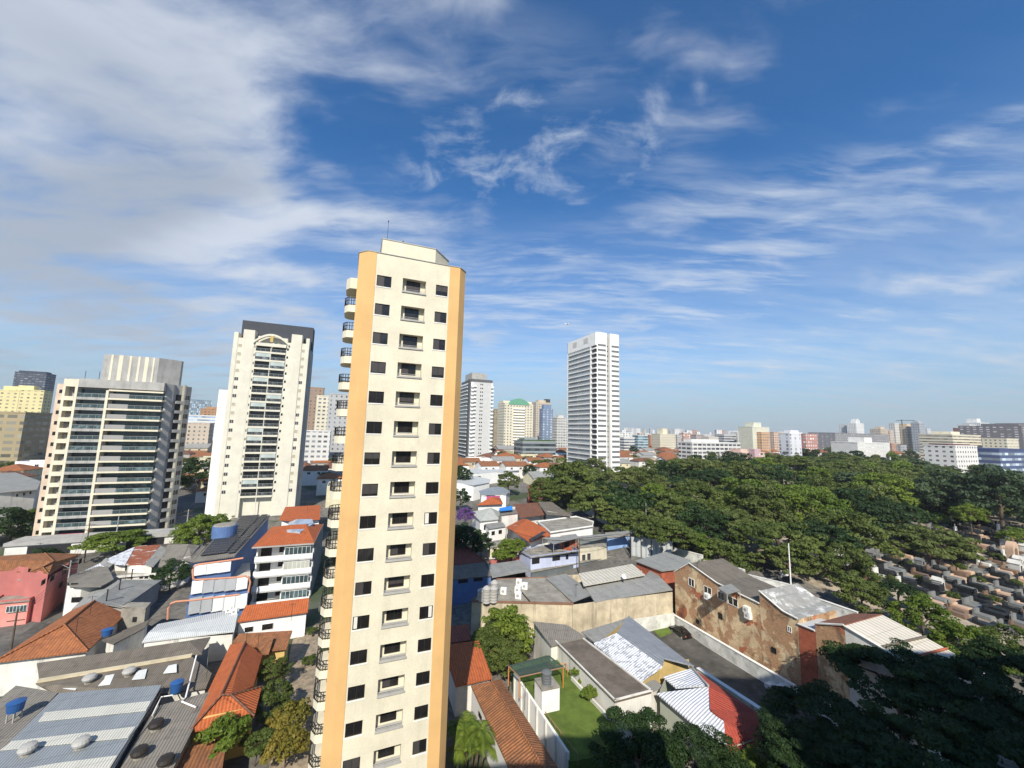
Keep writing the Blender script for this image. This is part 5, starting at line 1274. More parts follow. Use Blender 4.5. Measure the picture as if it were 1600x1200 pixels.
drape('cemetery_ground', [GG(u, v) for u, v in ((1000, 800), (1240, 900), (1600, 1060), (2000, 1000), (1800, 780), (1300, 730), (960, 770))], surf('cemetery_paths', (.30, .25, .19), var=.4, sc=.3, dirt=.6, streak=False, dirtcol=(.07, .075, .04)), .05)
drape('street', [GG(u, v) for u, v in ((-40, 872), (60, 866), (230, 846), (300, 838), (330, 842), (240, 856), (60, 880), (-40, 890))], asph)

# ------------------------------------------------------------------ cars
def car(p, ang, paint, label, L=4.2, Wd=1.75, H=1.5):
    T = thing('parked_car', label, 'car', p); T.rotation_euler = (0, 0, ang)
    prof = [(-L/2, .45), (-L/2+.05, .85), (-L/2+.95, .98), (-L/2+1.55, H-.06), (-.1, H), (L/2-1.2, H-.05), (L/2-.35, 1.05), (L/2-.03, .9), (L/2, .45), (L/2-.2, .25), (-L/2+.2, .25)]
    def shell(pr, w0, w1):
        mb = MB(); n = len(pr)
        wz = lambda z: w0 if z < 1.0 else w1
        l = [V((x, -wz(z)/2, z)) for x, z in pr]; r = [V((x, wz(z)/2, z)) for x, z in pr]
        mb.face(l); mb.face(r[::-1])
        for i in range(n): j = (i+1) % n; mb.face([l[j], l[i], r[i], r[j]])
        return mb
    mb = shell(prof, Wd, Wd*.8); o = mb.build('body', paint, None); o.parent = T
    bev = o.modifiers.new('bevel', 'BEVEL'); bev.width = .07; bev.segments = 2
    gl = MB()
    for s in (-1, 1):
        y = s*(Wd*.4+.012); yb = s*(Wd*.5+.004)
        a = [V((-L/2+1.25, yb*.98, 1.03)), V((-L/2+1.7, y, H-.14)), V((L/2-1.3, y, H-.14)), V((L/2-.75, yb*.98, 1.05))]
        gl.face(a if s < 0 else a[::-1])
    o = gl.build('side_window', M['glass'], None); o.parent = T
    for nm, xa, za, xb, zb in (('windscreen', -L/2+.99, 1.0, -L/2+1.53, H-.1), ('rear_window', L/2-.42, 1.1, L/2-1.12, H-.1)):
        gl = MB(); k = -.02 if xa < xb else .02
        a = [V((xa+k, -Wd*.42, za+.02)), V((xa+k, Wd*.42, za+.02)), V((xb+k, Wd*.36, zb+.02)), V((xb+k, -Wd*.36, zb+.02))]
        gl.face(a if k > 0 else a[::-1]); o = gl.build(nm, M['glass'], None); o.parent = T
    for sx in (-1, 1):
        for sy in (-1, 1):
            c = V((sx*L*.3, sy*(Wd/2-.08), .32)); mb = MB(); mb.tube([c-V((0, .11, 0)), c+V((0, .11, 0))], .32, 14); o = mb.build('wheel', M['dark'], None); o.parent = T
            mb = MB(); mb.tube([c+V((0, sy*.1, 0)), c+V((0, sy*.125, 0))], .2, 12); r_ = mb.build('rim', M['alu'], None); r_.parent = o
    for sy in (-1, 1):
        mb = MB(); mb.obox(V((-L/2+.02, sy*Wd*.36, .72)), .05, .2, .08, V((1, 0, 0)), V((0, 1, 0)), UP); o = mb.build('headlight', M['white'], None); o.parent = T
        mb = MB(); mb.obox(V((L/2-.03, sy*Wd*.4, .85)), .05, .12, .12, V((1, 0, 0)), V((0, 1, 0)), UP); o = mb.build('tail_light', M['redbrick'], None); o.parent = T
    return T
blk = surf('black_car_paint', (.008, .008, .01), rough=.18, var=.05, spec=.6); wht = surf('white_car_paint', (.7, .7, .7), rough=.25, var=.03, spec=.6)
p = G(1063, 993, .08); d1 = G(1085, 1010, .08)-G(1048, 985, .08); car(p, atan2(d1.y, d1.x), blk, 'shiny black hatchback parked by the white yard wall')
p = G(1222, 1088, .08); car(p, atan2(d1.y, d1.x), wht, 'white car half hidden by the dark trees beside the graffiti wall')
for k, (u, v, m, lab) in enumerate(((12, 1052, blk, 'dark car parked in the lane by the white wall at the far left edge'), (838, 888, wht, ''), )):
    if lab: car(GG(u, v, .1), 2.2, m, lab)

# ------------------------------------------------------------------ poles and wires
def pole(u, v, h, label, m=None, lamp=False, cross=True, grp=None, name='utility_pole'):
    b = GG(u, v, 0); T = thing(name, label, 'pole', b, grp)
    mb = MB(); mb.tube([b-UP*.3, b+UP*h], .17, 7, .1); mb.build('pole', m or M['grey_wall'], T)
    if cross:
        for zz in (h-.4, h-1.6): mb = MB(); mb.obox(b+UP*zz, 1.0, .06, .06, AX, BX, UP); mb.build('crossarm', M['bark'], T)
    if lamp:
        e = [b+UP*(h-1.5), b+UP*(h-.7)-AX*1.2, b+UP*(h-.4)-AX*3.0]; mb = MB(); mb.tube(e, .05, 5); mb.build('lamp_arm', M['alu'], T)
        mb = MB(); mb.obox(e[-1]-AX*.3, .42, .14, .08, AX, BX, UP); mb.build('lamp_head', M['white'], T)
    return b+UP*(h-.4), T
t0, _ = pole(99, 955, 9.5, 'concrete street pole with a curved lamp arm beside the pink house', lamp=True)
t1, _ = pole(12, 1045, 8.5, 'dark weathered utility pole at the far left edge', M['bark'])
t2, _ = pole(288, 852, 9.5, 'concrete pole with crossarms right of the grey tower podium')
t3, _ = pole(131, 880, 9.5, 'tall thin utility pole between the pink house and the grey tower', M['bark'])
t4, _ = pole(178, 862, 9, 'short grey pole in front of the street tree at the grey tower', cross=False)
t5, _ = pole(1010, 838, 10, 'grey street pole standing against the cemetery trees', cross=False)
t6, _ = pole(1237, 935, 12, 'tall white pole beside the splashed roof at the cemetery wall', M['white'], cross=False)
t7, _ = pole(985, 872, 7, 'thin dark pole beside the metal sheet hoarding', M['dmetal'], cross=False)
t8, _ = pole(790, 880, 9, 'slim pale pole beside the dark round tree right of the tower', cross=False)
def wires(a, b, label, n=3):
    T = thing('overhead_wire', label, 'wire', a)
    for k in range(n):
        o = AX*(.45*(k-(n-1)/2)); pts = [a.lerp(b, s/10)+o-UP*(1.2*(1-(2*s/10-1)**2)) for s in range(11)]
        mb = MB(); mb.tube(pts, .022, 4, caps=False); mb.build('cable', M['dmetal'], T)
wires(t0, t1, 'overhead cables along the lane by the pink house'); wires(t3, t0, 'overhead cables from the tall thin pole down the lane')
t9, _ = pole(905, 900, 9, 'thin pole behind the beige warehouse beside the cream fronted house', M['bark'])
wires(t8, t9, 'overhead cables running past the lavender house'); wires(t9, t7, 'overhead cables running to the thin dark pole by the hoarding'); wires(t7, t5, 'overhead cables from the hoarding up the road wall')
wires(t3, t2, 'overhead cables along the street below the grey tower'); wires(t5, t6, 'overhead cables along the cemetery wall')

# ------------------------------------------------------------------ trees
import numpy as np
def crown_mesh(name, seed, nleaf, leaf, flat=.62, clumps=60, cr=(.16, .30), lower=-.25, mat=None, spread=1.0, up=.5):
    rg = np.random.default_rng(seed)
    C = []
    while len(C) < clumps:
        d = rg.normal(size=3); d /= np.linalg.norm(d)
        if d[2] < lower: continue
        r = rg.uniform(.55, 1.0)**.6
        r *= 1+.16*np.sin(3*np.arctan2(d[1], d[0])+seed)+.1*np.sin(5*np.arctan2(d[1], d[0])+2*seed)
        C.append((d*r*np.array([.82, .82, .82]), rg.uniform(*cr)))
    P = []; Nn = []
    per = nleaf//clumps
    for c, r in C:
        d = rg.normal(size=(per, 3)); d[:, 2] += up; d /= np.linalg.norm(d, axis=1)[:, None]
        rad = r*rg.uniform(.55, 1.08, size=(per, 1))**.6
        P.append(c+d*rad*np.array([1, 1, .6])); Nn.append(d)
    P = np.concatenate(P); Nn = np.concatenate(Nn)
    P[:, 2] *= flat
    nrm = Nn+rg.normal(size=Nn.shape)*.55; nrm[:, 2] += .25; nrm /= np.linalg.norm(nrm, axis=1)[:, None]
    t = np.cross(nrm, rg.normal(size=Nn.shape)); t /= np.linalg.norm(t, axis=1)[:, None]
    b = np.cross(nrm, t); s = leaf*rg.uniform(.6, 1.3, size=(len(P), 1)); w = s*.62
    n = len(P)
    vs = np.empty((n, 4, 3)); vs[:, 0] = P-t*s; vs[:, 1] = P-b*w+t*s*.1; vs[:, 2] = P+t*s; vs[:, 3] = P+b*w+t*s*.1
    me = bpy.data.meshes.new(name)
    me.vertices.add(n*4); me.vertices.foreach_set('co', vs.reshape(-1)); me.loops.add(n*4); me.polygons.add(n)
    me.loops.foreach_set('vertex_index', np.arange(n*4)); me.polygons.foreach_set('loop_start', np.arange(n)*4); me.polygons.foreach_set('loop_total', np.full(n, 4))
    me.materials.append(mat); me.update(); me.validate()
    me['clumps'] = [float(k) for c, r in C[:9] for k in (c*np.array([1, 1, flat]))]
    return me
LF = dict(olive=leafmat('olive_leaves', (.075, .100, .022), (.165, .195, .055), .3), forest=leafmat('forest_leaves', (.055, .085, .016), (.145, .18, .042), .3), dark=leafmat('dark_and_shaded_leaves', (.014, .034, .010), (.042, .080, .020)),  # dark set lowered so its leaf colour deepens the shade of the bottom right canopy
          bright=leafmat('bright_leaves', (.070, .12, .014), (.19, .25, .035), .3), yellow=leafmat('yellowing_leaves', (.09, .10, .015), (.26, .20, .035)),
          purple=leafmat('purple_blossom', (.12, .06, .20), (.28, .14, .40)), blue=leafmat('bluish_leaves', (.04, .068, .03), (.09, .13, .06)), red=leafmat('reddish_leaves', (.06, .03, .02), (.14, .06, .04)))
PROTO = {}
def proto(kind, var, near=False):
    k = (kind, var, near)
    if k in PROTO: return PROTO[k]
    shape, col = kind.split('_')
    nl = 30000 if near else 10000; lf = .021 if near else .035
    a = dict(umb=dict(flat=.50, lower=-.08, clumps=130 if near else 105, cr=(.08, .18)), rnd=dict(flat=.85, lower=-.6, clumps=110 if near else 84, cr=(.11, .23)), bsh=dict(flat=.75, lower=-.2, clumps=40, cr=(.2, .34)), col=dict(flat=1.5, lower=-.7, clumps=50, cr=(.2, .32)))[shape]
    if shape == 'bsh': nl = 3000; lf = .075
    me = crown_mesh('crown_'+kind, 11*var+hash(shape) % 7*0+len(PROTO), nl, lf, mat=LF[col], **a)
    PROTO[k] = me; return me
rt = random.Random(21)
def tree_at(x, y, ztop, R, kind, label, var=None, near=False, group=None, name='tree', trunk=True, base=None):
    """ztop: height of the crown's top above its ground"""
    zg = gz(x, y) if base is None else base
    T = thing(name, label, 'tree' if name.endswith('tree') else 'bush', (x, y, zg), group)
    me = proto(kind, rt.randrange(3) if var is None else var, near)
    flat = {'umb': .5, 'rnd': .85, 'bsh': .75, 'col': 1.5}[kind[:3]]
    zc = ztop-R*flat*.95
    c = bpy.data.objects.new('crown', me); COL.objects.link(c); c.parent = T; c.location = (0, 0, zc)
    c.scale = (R, R, R*rt.uniform(.9, 1.1)); c.rotation_euler = (0, 0, rt.uniform(0, 6.28))
    if trunk:
        mb = MB(); zt = max(.6, zc+R*.05); r = max(.06, R*.045)
        mb.tube([V((0, 0, -.3)), V((rt.uniform(-.2, .2), rt.uniform(-.2, .2), zt*.5)), V((0, 0, zt))], r, 7, r*.6)
        cl = list(me['clumps']); ca = c.rotation_euler.z
        for k in range(5):
            px, py, pz = cl[3*k:3*k+3]; e = V((R*(px*cos(ca)-py*sin(ca))*.8, R*(px*sin(ca)+py*cos(ca))*.8, zc+R*pz*.75))
            st = V((0, 0, zt*(.55+.08*k))); mb.tube([st, st.lerp(e, .5)+UP*.1*R, e], r*.55, 5, r*.2)
        o = mb.build('trunk', M['bark'], None); o.parent = T
    return T
def tree(u, v, rpx, h, kind, label, **kw):
    """crown seen at pixel u, v with radius rpx; h = crown centre height above ground"""
    p = GG(u, v, h); R = rpx*p.y/(FPX*1.0)
    flat = {'umb': .5, 'rnd': .85, 'bsh': .75, 'col': 1.5}[kind[:3]]
    return tree_at(p.x, p.y, h+R*flat*(.45 if kind[:3] == 'umb' else .8), R, kind, label, **kw)

# single trees one can tell apart
for a in (
    (20, 818, 44, 5, 'rnd_dark', 'dark bushy tree at the left edge beside the grey tower'),
    (62, 803, 20, 5, 'rnd_bright', 'small yellow green tree at the foot of the grey tower, left side'),
    (182, 838, 46, 6, 'umb_bright', 'wide bright street tree in front of the grey tower podium'),
    (70, 872, 22, 3, 'bsh_dark', 'scrubby dark bush below the grey tower podium'),
    (312, 826, 36, 5, 'rnd_bright', 'yellow green tree between the grey tower and the blue building'),
    (345, 815, 18, 5, 'rnd_bright', 'smaller yellow green tree just left of the solar roof'),
    (268, 893, 26, 4, 'rnd_dark', 'dark round clipped looking tree left of the blue building'),
    (312, 735, 34, 9, 'rnd_dark', 'dark spreading tree in the gap between the two left towers'),
    (728, 838, 34, 7, 'rnd_dark', 'dark round tree behind the red hip roof right of the tower'),
    (752, 848, 20, 6, 'rnd_dark', 'smaller dark tree to the right of the purple blossom'),
    (727, 803, 15, 7, 'rnd_purple', 'tree covered in purple blossom right of the cream tower'),
    (800, 848, 25, 6, 'umb_bright', 'bright umbrella shaped tree above the carport roof'),
    (790, 866, 18, 4, 'bsh_bright', 'leafy shrub under the bright umbrella shaped tree'),
    (788, 985, 48, 4.5, 'rnd_bright', 'lush green tree with drooping leaves beside the long white wall'),
    (762, 1010, 36, 4, 'rnd_forest', 'dense green tree filling the corner behind the terracotta roof'),
    (795, 1022, 34, 3.5, 'rnd_forest', 'low leafy tree next to the orange pergola'),
    (720, 775, 18, 6, 'rnd_dark', 'thin dark tree beside the cream tower, by the white warehouse'),
    (720, 740, 20, 8, 'rnd_dark', 'dark tree at the foot of the pale grey tower'),
    (428, 1044, 22, 3.5, 'rnd_forest', 'round green tree beside the long terracotta roof'),
    (424, 1092, 30, 3, 'rnd_forest', 'loose green tree between the yellow house and the courtyard'),
    (455, 1118, 28, 2.6, 'bsh_yellow', 'yellowing croton hedge shrub beside the courtyard, upper'),
    (448, 1160, 30, 2.6, 'bsh_yellow', 'yellowing croton hedge shrub beside the courtyard, lower'),
    (348, 1148, 32, 4, 'bsh_bright', 'bright green climber in front of the yellow house wall'),
    (400, 1160, 22, 2.5, 'bsh_forest', 'dark green shrub in the gap beside the yellow house'),
    (484, 1031, 10, .8, 'bsh_forest', 'small round shrub on the courtyard paving'),
    (488, 985, 8, 1.0, 'bsh_forest', 'small potted shrub behind the courtyard steps'),
    (905, 1052, 14, 4.0, 'bsh_bright', 'garden shrub at the far end of the lawn'),
    (922, 1082, 13, 4.2, 'bsh_bright', 'garden shrub halfway down the right side of the lawn'),
    (1447, 836, 66, 5.5, 'umb_olive', 'broad umbrella shaped tree standing among the cemetery tombs'),
    (1592, 833, 30, 5, 'umb_bright', 'bright low tree at the right edge among the tombs'),
    (1515, 800, 22, 8, 'rnd_bright', 'yellow green tree in front of the tall dark tree on the right'),
    (1375, 760, 42, 11, 'rnd_bright', 'brightest yellow green tree rising from the cemetery wood'),
    (1560, 770, 62, 14, 'rnd_blue', 'tall blue green tree with a bare trunk at the right of the wood'),
    (1480, 765, 48, 12, 'rnd_blue', 'large blue green tree left of the tall bare trunked one'),
    (1060, 830, 42, 6, 'umb_bright', 'bright rounded tree overhanging the cemetery wall'),
    (1232, 868, 52, 5.5, 'umb_olive', 'wide olive tree behind the brick buildings'),
    (1322, 880, 44, 5.5, 'rnd_forest', 'green tree beside the cemetery wall, right of the white pole'),
    (1345, 925, 36, 4.5, 'rnd_forest', 'low tree overhanging the road wall behind the red brown roof'),
    (1402, 918, 34, 4.5, 'umb_dark', 'grey green tree in front of the nearest tombs'),
    (1440, 960, 42, 4.5, 'rnd_bright', 'bright tree behind the cream folded roof'),
    (1505, 1004, 42, 4, 'rnd_bright', 'sunlit tree above the dark foreground canopy'),
    (1575, 1012, 48, 4, 'rnd_forest', 'sunlit tree at the right edge above the dark canopy'),
    (888, 752, 48, 10, 'rnd_forest', 'dense dark tree in front of the white tower, leftmost of its row'),
    (930, 778, 50, 9, 'umb_forest', 'large spreading tree by the road wall below the white tower'),
    (850, 765, 30, 8, 'rnd_forest', 'bushy tree behind the pink patched house'),
    (795, 750, 20, 7, 'rnd_forest', 'bushy tree above the house with the grey hip roof'),
    (975, 800, 40, 7, 'umb_forest', 'sparse tree hanging over the graffiti wall'),
):
    tree(*a)
# dark foreground canopy in the shadow of the building the view is taken from
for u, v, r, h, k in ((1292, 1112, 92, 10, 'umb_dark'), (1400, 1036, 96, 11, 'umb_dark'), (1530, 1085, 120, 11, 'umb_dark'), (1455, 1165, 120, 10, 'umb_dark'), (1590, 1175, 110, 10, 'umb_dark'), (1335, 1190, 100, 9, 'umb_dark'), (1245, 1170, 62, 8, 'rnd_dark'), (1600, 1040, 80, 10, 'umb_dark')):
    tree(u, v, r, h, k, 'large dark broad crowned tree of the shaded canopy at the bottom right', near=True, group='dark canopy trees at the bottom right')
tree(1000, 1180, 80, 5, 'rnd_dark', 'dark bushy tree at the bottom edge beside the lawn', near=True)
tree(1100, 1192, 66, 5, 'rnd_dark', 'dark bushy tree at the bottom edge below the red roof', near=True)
tree(1180, 1205, 38, 4, 'rnd_bright', 'small olive green tree at the bottom edge left of the dark canopy', near=True)
# the cemetery wood
poly = [(836, 742), (880, 722), (960, 722), (1040, 715), (1180, 712), (1290, 705), (1400, 712), (1500, 735), (1640, 735), (1640, 780), (1480, 785), (1400, 785), (1340, 800), (1290, 832), (1190, 848), (1130, 845), (1040, 820), (980, 792), (880, 775)]
def inside(u, v):
    r = False; j = len(poly)-1
    for i in range(len(poly)):
        a, b = poly[i], poly[j]
        if (a[1] > v) != (b[1] > v) and u < (b[0]-a[0])*(v-a[1])/(b[1]-a[1])+a[0]: r = not r
        j = i
    return r
def to_px(p):
    c = CM.transposed() @ (p-C0); return 800+c.x/-c.z*FPX, 600-c.y/-c.z*FPX
y = 84.0
while y < 345:
    sp = 11.5+y*.03; x = -10.0+rt.uniform(0, sp)
    while x < 420:
        xx, yy = x+rt.uniform(-2.5, 2.5), y+rt.uniform(-2.5, 2.5); h = 6.5+rt.uniform(0, 5.5)+(3 if yy > 180 else 0)
        u, v = to_px(V((xx, yy, gz(xx, yy)+h)))
        if inside(u, v) and rt.random() < .93:
            k = rt.choice(['umb_forest', 'umb_forest', 'umb_olive', 'umb_dark', 'rnd_forest', 'rnd_olive', 'rnd_bright', 'rnd_dark', 'umb_blue' if u > 1300 else 'umb_forest'])
            if k[:3] == 'rnd': h += rt.uniform(0, 3.5)
            lab = {'umb_forest': 'broad crowned green tree of the cemetery wood', 'umb_dark': 'darker broad crowned tree of the cemetery wood', 'rnd_forest': 'round crowned green tree of the cemetery wood', 'umb_blue': 'blue green broad crowned tree of the cemetery wood', 'umb_olive': 'paler olive broad crowned tree of the cemetery wood', 'rnd_dark': 'dark round crowned tree of the cemetery wood', 'rnd_olive': 'paler olive round crowned tree of the cemetery wood', 'rnd_bright': 'bright green round crowned tree of the cemetery wood'}[k]
            tree_at(xx, yy, h+1, sp*rt.uniform(.5, .88), k, lab, group='trees of the cemetery wood')
        x += sp
    y += sp*.9

# palms
def palm(u, v, h, R, label, n=16, stems=1, seed=0):
    r = random.Random(seed); b = GG(u, v, h); b.z -= h
    T = thing('palm_tree', label, 'palm', b)
    tr = MB(); fr = MB()
    tops = []
    for s in range(stems):
        o = V((r.uniform(-1, 1)*.7, r.uniform(-1, 1)*.7, 0))*(0 if stems == 1 else 1); hh = h*r.uniform(.75, 1.05); tp = V((o.x*2.2, o.y*2.2, hh)); tr.tube([V((o.x, o.y, -.2)), V((o.x*1.4, o.y*1.4, hh*.6)), tp], .09, 6, .06); tops.append(tp)
    for tp in tops:
        for k in range(n):
            a = 2*pi*k/n+r.uniform(-.2, .2); el = r.uniform(.25, 1.15); d = V((cos(a), sin(a), 0)); L = R*r.uniform(.8, 1.1); pts = []
            for j in range(9):
                t = j/8; pts.append(tp+d*(L*t*cos(el)*1.1)+UP*(L*(t*sin(el)-.75*t*t)))
            side = V((-d.y, d.x, 0))
            for j in range(1, 9):
                for q in (0, .5):
                    p0 = pts[j-1].lerp(pts[j], q); t = (j-1+q)/8; ll = .75*R*.42*(1-abs(2*t-.9)*.75)
                    if ll < .05: continue
                    fw = (pts[j]-pts[j-1]).normalized()
                    for sg in (-1, 1):
                        tip = p0+side*sg*ll+fw*ll*.55-UP*ll*.45; wv = fw*.06
                        fr.face([p0-wv, p0+wv, tip])
    o = tr.build('trunk', M['bark'], None); o.parent = T; o = fr.build('fronds', LF['bright'], None); o.parent = T
palm(737, 1135, 5.0, 2.4, 'clump of slender palms between the cream tower and the white house', 11, 5, 3)
palm(742, 1172, 3.0, 2.0, 'lower palm clump beside the white house wall', 10, 3, 5)
palm(800, 958, 6.0, 2.2, 'leafy palm like plant against the beige warehouse wall', 12, 3, 8)
# ------------------------------------------------------------------ the low neighbourhood right of the tower
house('warehouse', 'plain white flat roofed warehouse just right of the cream tower', 'warehouse', [L_([(700, 745), (731, 741), (766, 749), (764, 754), (740, 758), (700, 752)], 6)], L_([(700, 753), (740, 758), (765, 754), (731, 742), (700, 745)], 5.9), M['white'], M['white_cor'], inset=.02)
house('house', 'white house with a grey hip roof and pink graffiti on its wall', 'house', [[(748, 767, 5.6), (768, 761, 6.6), (786, 761, 6.6), (797, 767, 5.6), (791, 773, 5.0), (752, 773, 5.0)]], L_([(752, 774), (791, 773), (797, 768), (786, 763), (750, 767)], 5.0), M['white'], M['silver_cor'], inset=.1, wins=[(0, 760, 775, 781, 780, dict(f=surf('pink_graffiti', (.55, .12, .28), var=.4, sc=2), g=surf('pink_graffiti2', (.45, .07, .22), var=.6, sc=3), m=3, n='graffiti_panel'))])
house('house', 'small house with a bright orange hip roof in front of the graffiti house', 'house', [[(768, 776, 6.2), (786, 787, 4.4), (745, 789, 4.4)], [(768, 776, 6.2), (786, 787, 4.4), (782, 778, 4.6)]], L_([(747, 789), (785, 787), (781, 779), (758, 781)], 4.2), M['white'], M['orange_new'], inset=.1)
house('house', 'white house with a pale weathered hip roof beside the purple blossom', 'house', [[(767, 793, 8.6), (779, 811, 6.6), (750, 814, 6.6)], [(767, 793, 8.6), (750, 814, 6.6), (736, 800, 6.6)], [(767, 793, 8.6), (779, 811, 6.6), (780, 799, 6.6)]], L_([(750, 814), (779, 811), (779, 800), (738, 800)], 6.5), M['white'], roofmat('pale_grey_tile', (.40, .41, .37), (.5, .51, .47), pu=.5), inset=.15, wins=[(0, 756, 820, 762, 828, DK), (0, 767, 818, 773, 826, DK)])
house('house', 'blocky pale grey house with a bright blue roof tank cover', 'house', [(0, L_([(779, 797), (806, 796), (809, 801), (784, 804)], 7.5)), (1, L_([(780, 794), (800, 790), (801, 796), (781, 798)], 8.4))], L_([(784, 804), (809, 801), (805, 796), (780, 797)], 7.4), M['white_old'], [M['taupe_cor'], surf('bright_blue_cover', (.03, .22, .65))], inset=.03)
house('house', 'house with a dark brown tile roof behind the bright orange roof with solar panels', 'house', [[(802, 788, 7), (840, 785, 7), (851, 804, 5), (812, 809, 5)]], L_([(813, 808), (850, 803), (840, 787), (803, 789)], 4.8), M['white_old'], M['brown'], inset=.15)
house('house', 'house with a wide dark grey sheet roof below the big dark trees', 'house', [[(840, 784, 7), (862, 784, 6.6), (893, 806, 5), (854, 803, 5.4)]], L_([(855, 803), (891, 805), (862, 786), (842, 786)], 4.9), M['white_old'], M['dark_cor'], inset=.15)
house('house', 'house with a large bright orange gable roof and black solar collectors', 'house', [[(824, 811, 8.6), (868, 834, 6.4), (828, 847, 6.0), (801, 829, 7.8)], [(824, 811, 8.6), (801, 829, 7.8), (790, 824, 6.4), (815, 811, 7.2)]], L_([(828, 846), (867, 833), (822, 813), (792, 824), (802, 830)], 5.8), M['white'], M['orange_new'], inset=.2)
sp_ = MB(); q = [G(829, 846, 9.0), G(853, 829, 9.9), G(850, 831, 9.9), G(828, 843, 9.1)]
tz = GG(829, 846, 6.4); q = [GG(831, 846, 6.7), GG(854, 831, 7.6), GG(848, 830, 7.7), GG(826, 843, 6.9)]; sp_.slab(q, .08)
tt = thing('solar_collector', 'black solar collector mounted on the bright orange gable roof', 'solar collector', q[0]); sp_.build('panel', M['solar'], tt)
house('house', 'long white terrace house with a mossy flat roof near the graffiti wall', 'house', [L_([(838, 815), (900, 807), (928, 816), (926, 823), (860, 833)], 6.4)], L_([(860, 833), (926, 823), (927, 816), (900, 808), (840, 816)], 6.3), M['white'], M['concrete'], inset=.03, parapet=(.5, .2, M['white']))
house('house', 'white house with a small dark roof in front of the pale hip roof', 'house', [L_([(757, 818), (785, 815), (790, 822), (764, 826)], 6.0)], L_([(764, 826), (790, 822), (784, 816), (758, 818)], 5.9), M['white'], M['grey_cor'], inset=.05, wins=[(0, 768, 830, 773, 836, DK), (0, 779, 828, 784, 834, DK)])
house('house', 'pale cream house half hidden by the bright umbrella shaped tree', 'house', [L_([(762, 846), (808, 840), (812, 848), (766, 855)], 5.4)], L_([(766, 855), (811, 848), (807, 841), (764, 846)], 5.3), surf('pale_cream_paint', (.6, .55, .38), dirt=.2), M['concrete'], inset=.03, wins=[(0, 771, 857, 776, 863, DK)])
house('garden_wall', 'low pink garden wall with a white gate behind the carport', 'wall', [L_([(764, 873), (812, 868), (812, 866), (764, 871)], 3.0)], L_([(764, 873), (812, 868), (812, 866), (764, 871)], 2.9), M['pink'], M['white_old'], inset=.01)
house('building', 'pink painted house front glimpsed between the dark trees', 'building', [L_([(824, 764), (848, 757), (846, 753), (824, 759)], 7)], L_([(825, 765), (847, 758), (846, 754), (825, 760)], 6.9), surf('rose_paint', (.52, .16, .14), var=.25), M['orange_old'], inset=.03)
house('building', 'low white shop building with small windows at the foot of the pale grey tower', 'building', [L_([(730, 733), (800, 727), (812, 735), (740, 740)], 6)], L_([(736, 741), (811, 735), (800, 728), (732, 734)], 5.9), M['white'], M['white_cor'], inset=.02, wins=[(0, 745, 744, 751, 747, DK), (0, 778, 741, 784, 744, DK), (0, 794, 739, 800, 742, DK)])

rf_ = random.Random(5)
def low_house(x, y, w, d, h, kind, rm, wm, label, group, rot=TH):
    T = thing('house', label, 'house', (x, y, gz(x, y)), group)
    ex = V((cos(rot), sin(rot), 0)); en = V((-sin(rot), cos(rot), 0)); f = Fr(V((x, y, 0))-ex*w/2-en*d/2, ex, en); z = gz(x, y); zt = z+h
    mb = MB(); f.box(mb, 0, w, 0, d, z-2, zt-.02, False)
    r = MB(); o = .4
    c = [f.P(-o, -o, zt), f.P(w+o, -o, zt), f.P(w+o, d+o, zt), f.P(-o, d+o, zt)]; hh = min(w, d)*.22
    if kind == 'hip':
        if w > d: a, b = f.P(d*.45, d/2, zt+hh), f.P(w-d*.45, d/2, zt+hh); r.slab([c[0], c[1], b, a]); r.slab([c[1], c[2], b]); r.slab([c[2], c[3], a, b]); r.slab([c[3], c[0], a])
        else: a, b = f.P(w/2, w*.45, zt+hh), f.P(w/2, d-w*.45, zt+hh); r.slab([c[0], c[1], a]); r.slab([c[1], c[2], b, a]); r.slab([c[2], c[3], b]); r.slab([c[3], c[0], a, b])
    elif kind == 'gable':
        a, b = f.P(-o, d/2, zt+hh), f.P(w+o, d/2, zt+hh); r.slab([c[0], c[1], b, a]); r.slab([c[2], c[3], a, b])
        for xx in (0, w): mb.face([f.P(xx, 0, zt-.03), f.P(xx, d, zt-.03), f.P(xx, d/2, zt+hh-.1)])
    else:
        r.slab([f.P(.1, .1, zt+.05), f.P(w-.1, .1, zt+.05), f.P(w-.1, d-.1, zt+.05), f.P(.1, d-.1, zt+.05)], .1)
        for a0, a1, b0, b1 in ((0, w, 0, .2), (0, w, d-.2, d), (0, .2, .2, d-.2), (w-.2, w, .2, d-.2)): f.box(mb, a0, a1, b0, b1, zt, zt+.6)
    mb.build('wall', wm, T); r.build('roof', rm, T)
    for k in range(2): window_part(f, T, w*(.2+.4*k), w*(.2+.4*k)+1.4, zt-1.9, zt-.8, 0, (M['white'], M['glass']))
    return T
def inpoly(poly, u, v):
    r = False; j = len(poly)-1
    for i in range(len(poly)):
        a, b = poly[i], poly[j]
        if (a[1] > v) != (b[1] > v) and u < (b[0]-a[0])*(v-a[1])/(b[1]-a[1])+a[0]: r = not r
        j = i
    return r
wm_ = [M['white'], M['white_old'], MATS['pale_cream_paint'], M['white'], M['beigewall'], M['grey_wall']]
KINDS = [('hip', M['orange'], 'small house with a terracotta hip roof in the distant low streets', 'terracotta hip roof houses'), ('gable', M['orange_old'], 'small house with a weathered terracotta gable roof in the distant low streets', 'terracotta gable roof houses'),
         ('gable', M['grey_cor'], 'small house with a grey sheet gable roof in the distant low streets', 'grey gable roof houses'), ('flat', M['concrete'], 'small flat roofed house in the distant low streets', 'flat roof houses'), ('hip', M['brown'], 'small house with a brown hip roof in the distant low streets', 'brown hip roof houses')]
